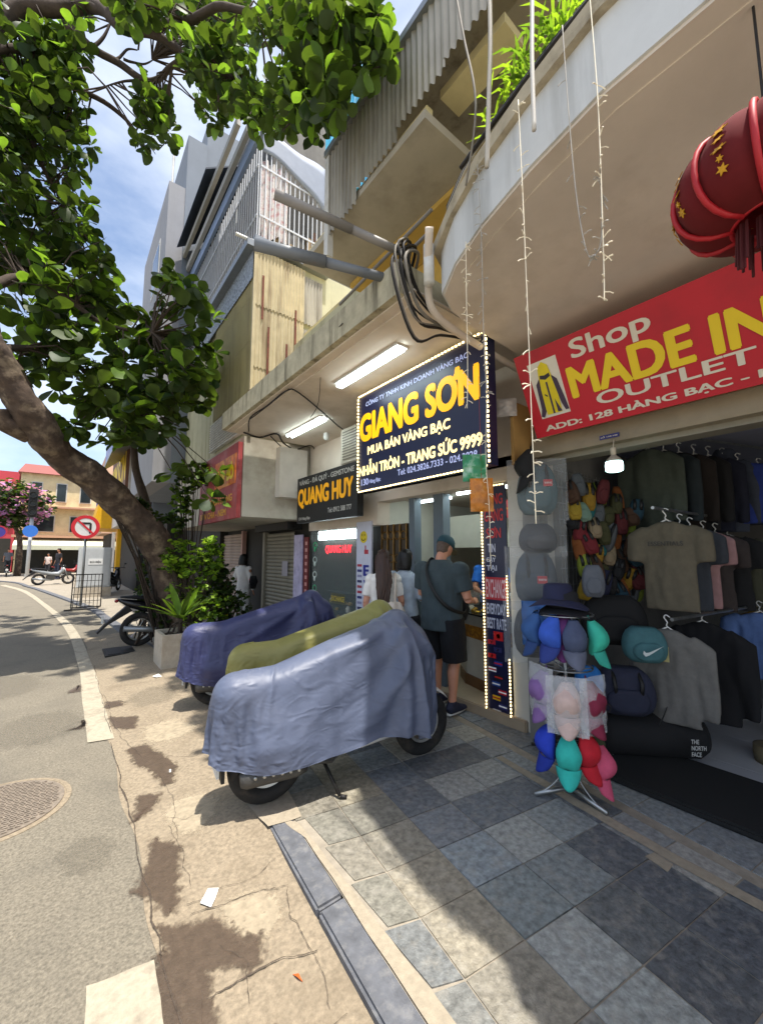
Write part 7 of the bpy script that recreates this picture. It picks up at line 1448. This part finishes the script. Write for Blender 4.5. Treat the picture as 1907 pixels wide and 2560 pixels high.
cab(soff((430, 1260), (560, 1300), (700, 1270), (760, 1350), (900, 1440), (1000, 1520), (1080, 1590)), .014, M['cable'], 'thick black cable drooping to the black sign board', k=5)
cab(soff((650, 1290), (760, 1390), (860, 1400), (990, 1370), (1040, 1480), (1110, 1580)), .009, M['cable'], 'looping cable above the black sign board', k=5)
cab([at(0, 1.79, 742, 700), at(0, 1.9, 700, 760), at(0, 2.2, 690, 870), at(0, 2.4, 672, 905)], .004, M['cable'], 'thin wire slanting down across the canopy face', k=4)
cab([(1.44, 1.02, 5.2), (1.44, 1.0, 4.2), (1.45, 1.03, 3.75), (1.46, 1.06, 3.42)], .011, pnt('#b9b2a4', .6), 'pale thick cable hanging down past the balcony plants')
cab([(1.44, .80, 5.2), (1.45, .79, 4.2), (1.44, .80, 3.7), (1.45, .81, 3.38)], .009, pnt('#cfcac0', .6), 'pale cable with black tip hanging over the balcony fascia')
cab([(1.5, 1.35, 5.3), (1.5, 1.22, 4.4), (1.52, 1.16, 3.9), (1.6, 1.3, 3.6)], .006, M['cable_grey'], 'grey wire slanting from the roof to the balcony corner')
cab([(1.62, 1.35, 3.76), (1.58, 1.1, 3.78), (1.5, .6, 3.78), (1.48, .0, 3.78), (1.48, -.8, 3.78)], .012, M['cable'], 'black cable running along the top of the balcony ledge')
for i in range(5): o = .012*i; cab([(1.80, 1.62, 3.78+o), (1.66, 1.32, 3.80+o*.5), (1.58, 1.0, 3.78+o), (1.53, .5, 3.80+o), (1.52, -.4, 3.79)], .006, M[('string', 'cable', 'cable_grey')[i % 3]], ''+['pale', 'black', 'grey', 'second pale', 'second black'][i]+' wire in the bundle along the balcony ledge', 'cable', 'bundled wires along the balcony ledge')
def fairy(label, pts, lit, seed, nsp=26):
    t = thing('string_light', label, 'string lights', pts[0], 0, 'strings of lights hanging from the balcony'); P = smooth_line([Vector(p) for p in pts], 10); b = MB(); b.tube(P, .0022, 5); m_ = M['string_lit'] if lit else M['string']; b.build('wire', m_, t, True); rr = random.Random(seed); b = MB()
    for k in range(nsp):
        i = rr.randrange(1, len(P)-1); p = P[i]; a = rr.uniform(0, 6.28); d = Vector((math.cos(a), math.sin(a), rr.uniform(-.7, .7))).normalized(); b.tube([p, p+d*.022, p+d*.034+V(0, 0, -.006)], [.0016, .0024, .0028], 4)
    tag(b.build('tiny_bulbs', m_, t), kind='stuff')
fairy('string of lights left of the red sign reaching the wrapped bags', [(1.47, .89, 3.62), (1.46, .88, 3.1), (1.47, .885, 2.6), (1.46, .88, 2.1), (1.47, .885, 1.72)], True, 1, 46)
fairy('string of lights second from the right looping into its neighbour', [(1.46, .675, 3.74), (1.465, .67, 3.3), (1.46, .655, 2.95), (1.46, .63, 2.72), (1.46, .60, 2.69), (1.46, .575, 2.75), (1.46, .565, 3.0)], False, 2)
fairy('string of lights hanging nearest the lantern', [(1.455, .565, 3.8), (1.46, .56, 3.3), (1.455, .565, 2.9), (1.46, .575, 2.6), (1.46, .58, 2.5)], True, 3)
fairy('string of lights at the rounded balcony corner', [(1.60, 1.22, 3.66), (1.59, 1.2, 3.2), (1.60, 1.21, 2.7), (1.60, 1.2, 2.35)], False, 4, 40)
fairy('string of lights falling in front of the navy sign', [(1.66, 1.36, 3.34), (1.68, 1.38, 3.0), (1.70, 1.40, 2.62), (1.7, 1.41, 2.4)], True, 5, 34)
fairy('string of lights beside the LED edge of the navy sign', [(2.3, 1.74, 3.33), (2.32, 1.74, 2.8), (2.3, 1.75, 2.3), (2.31, 1.74, 1.9), (2.32, 1.75, 1.5)], True, 6, 40)
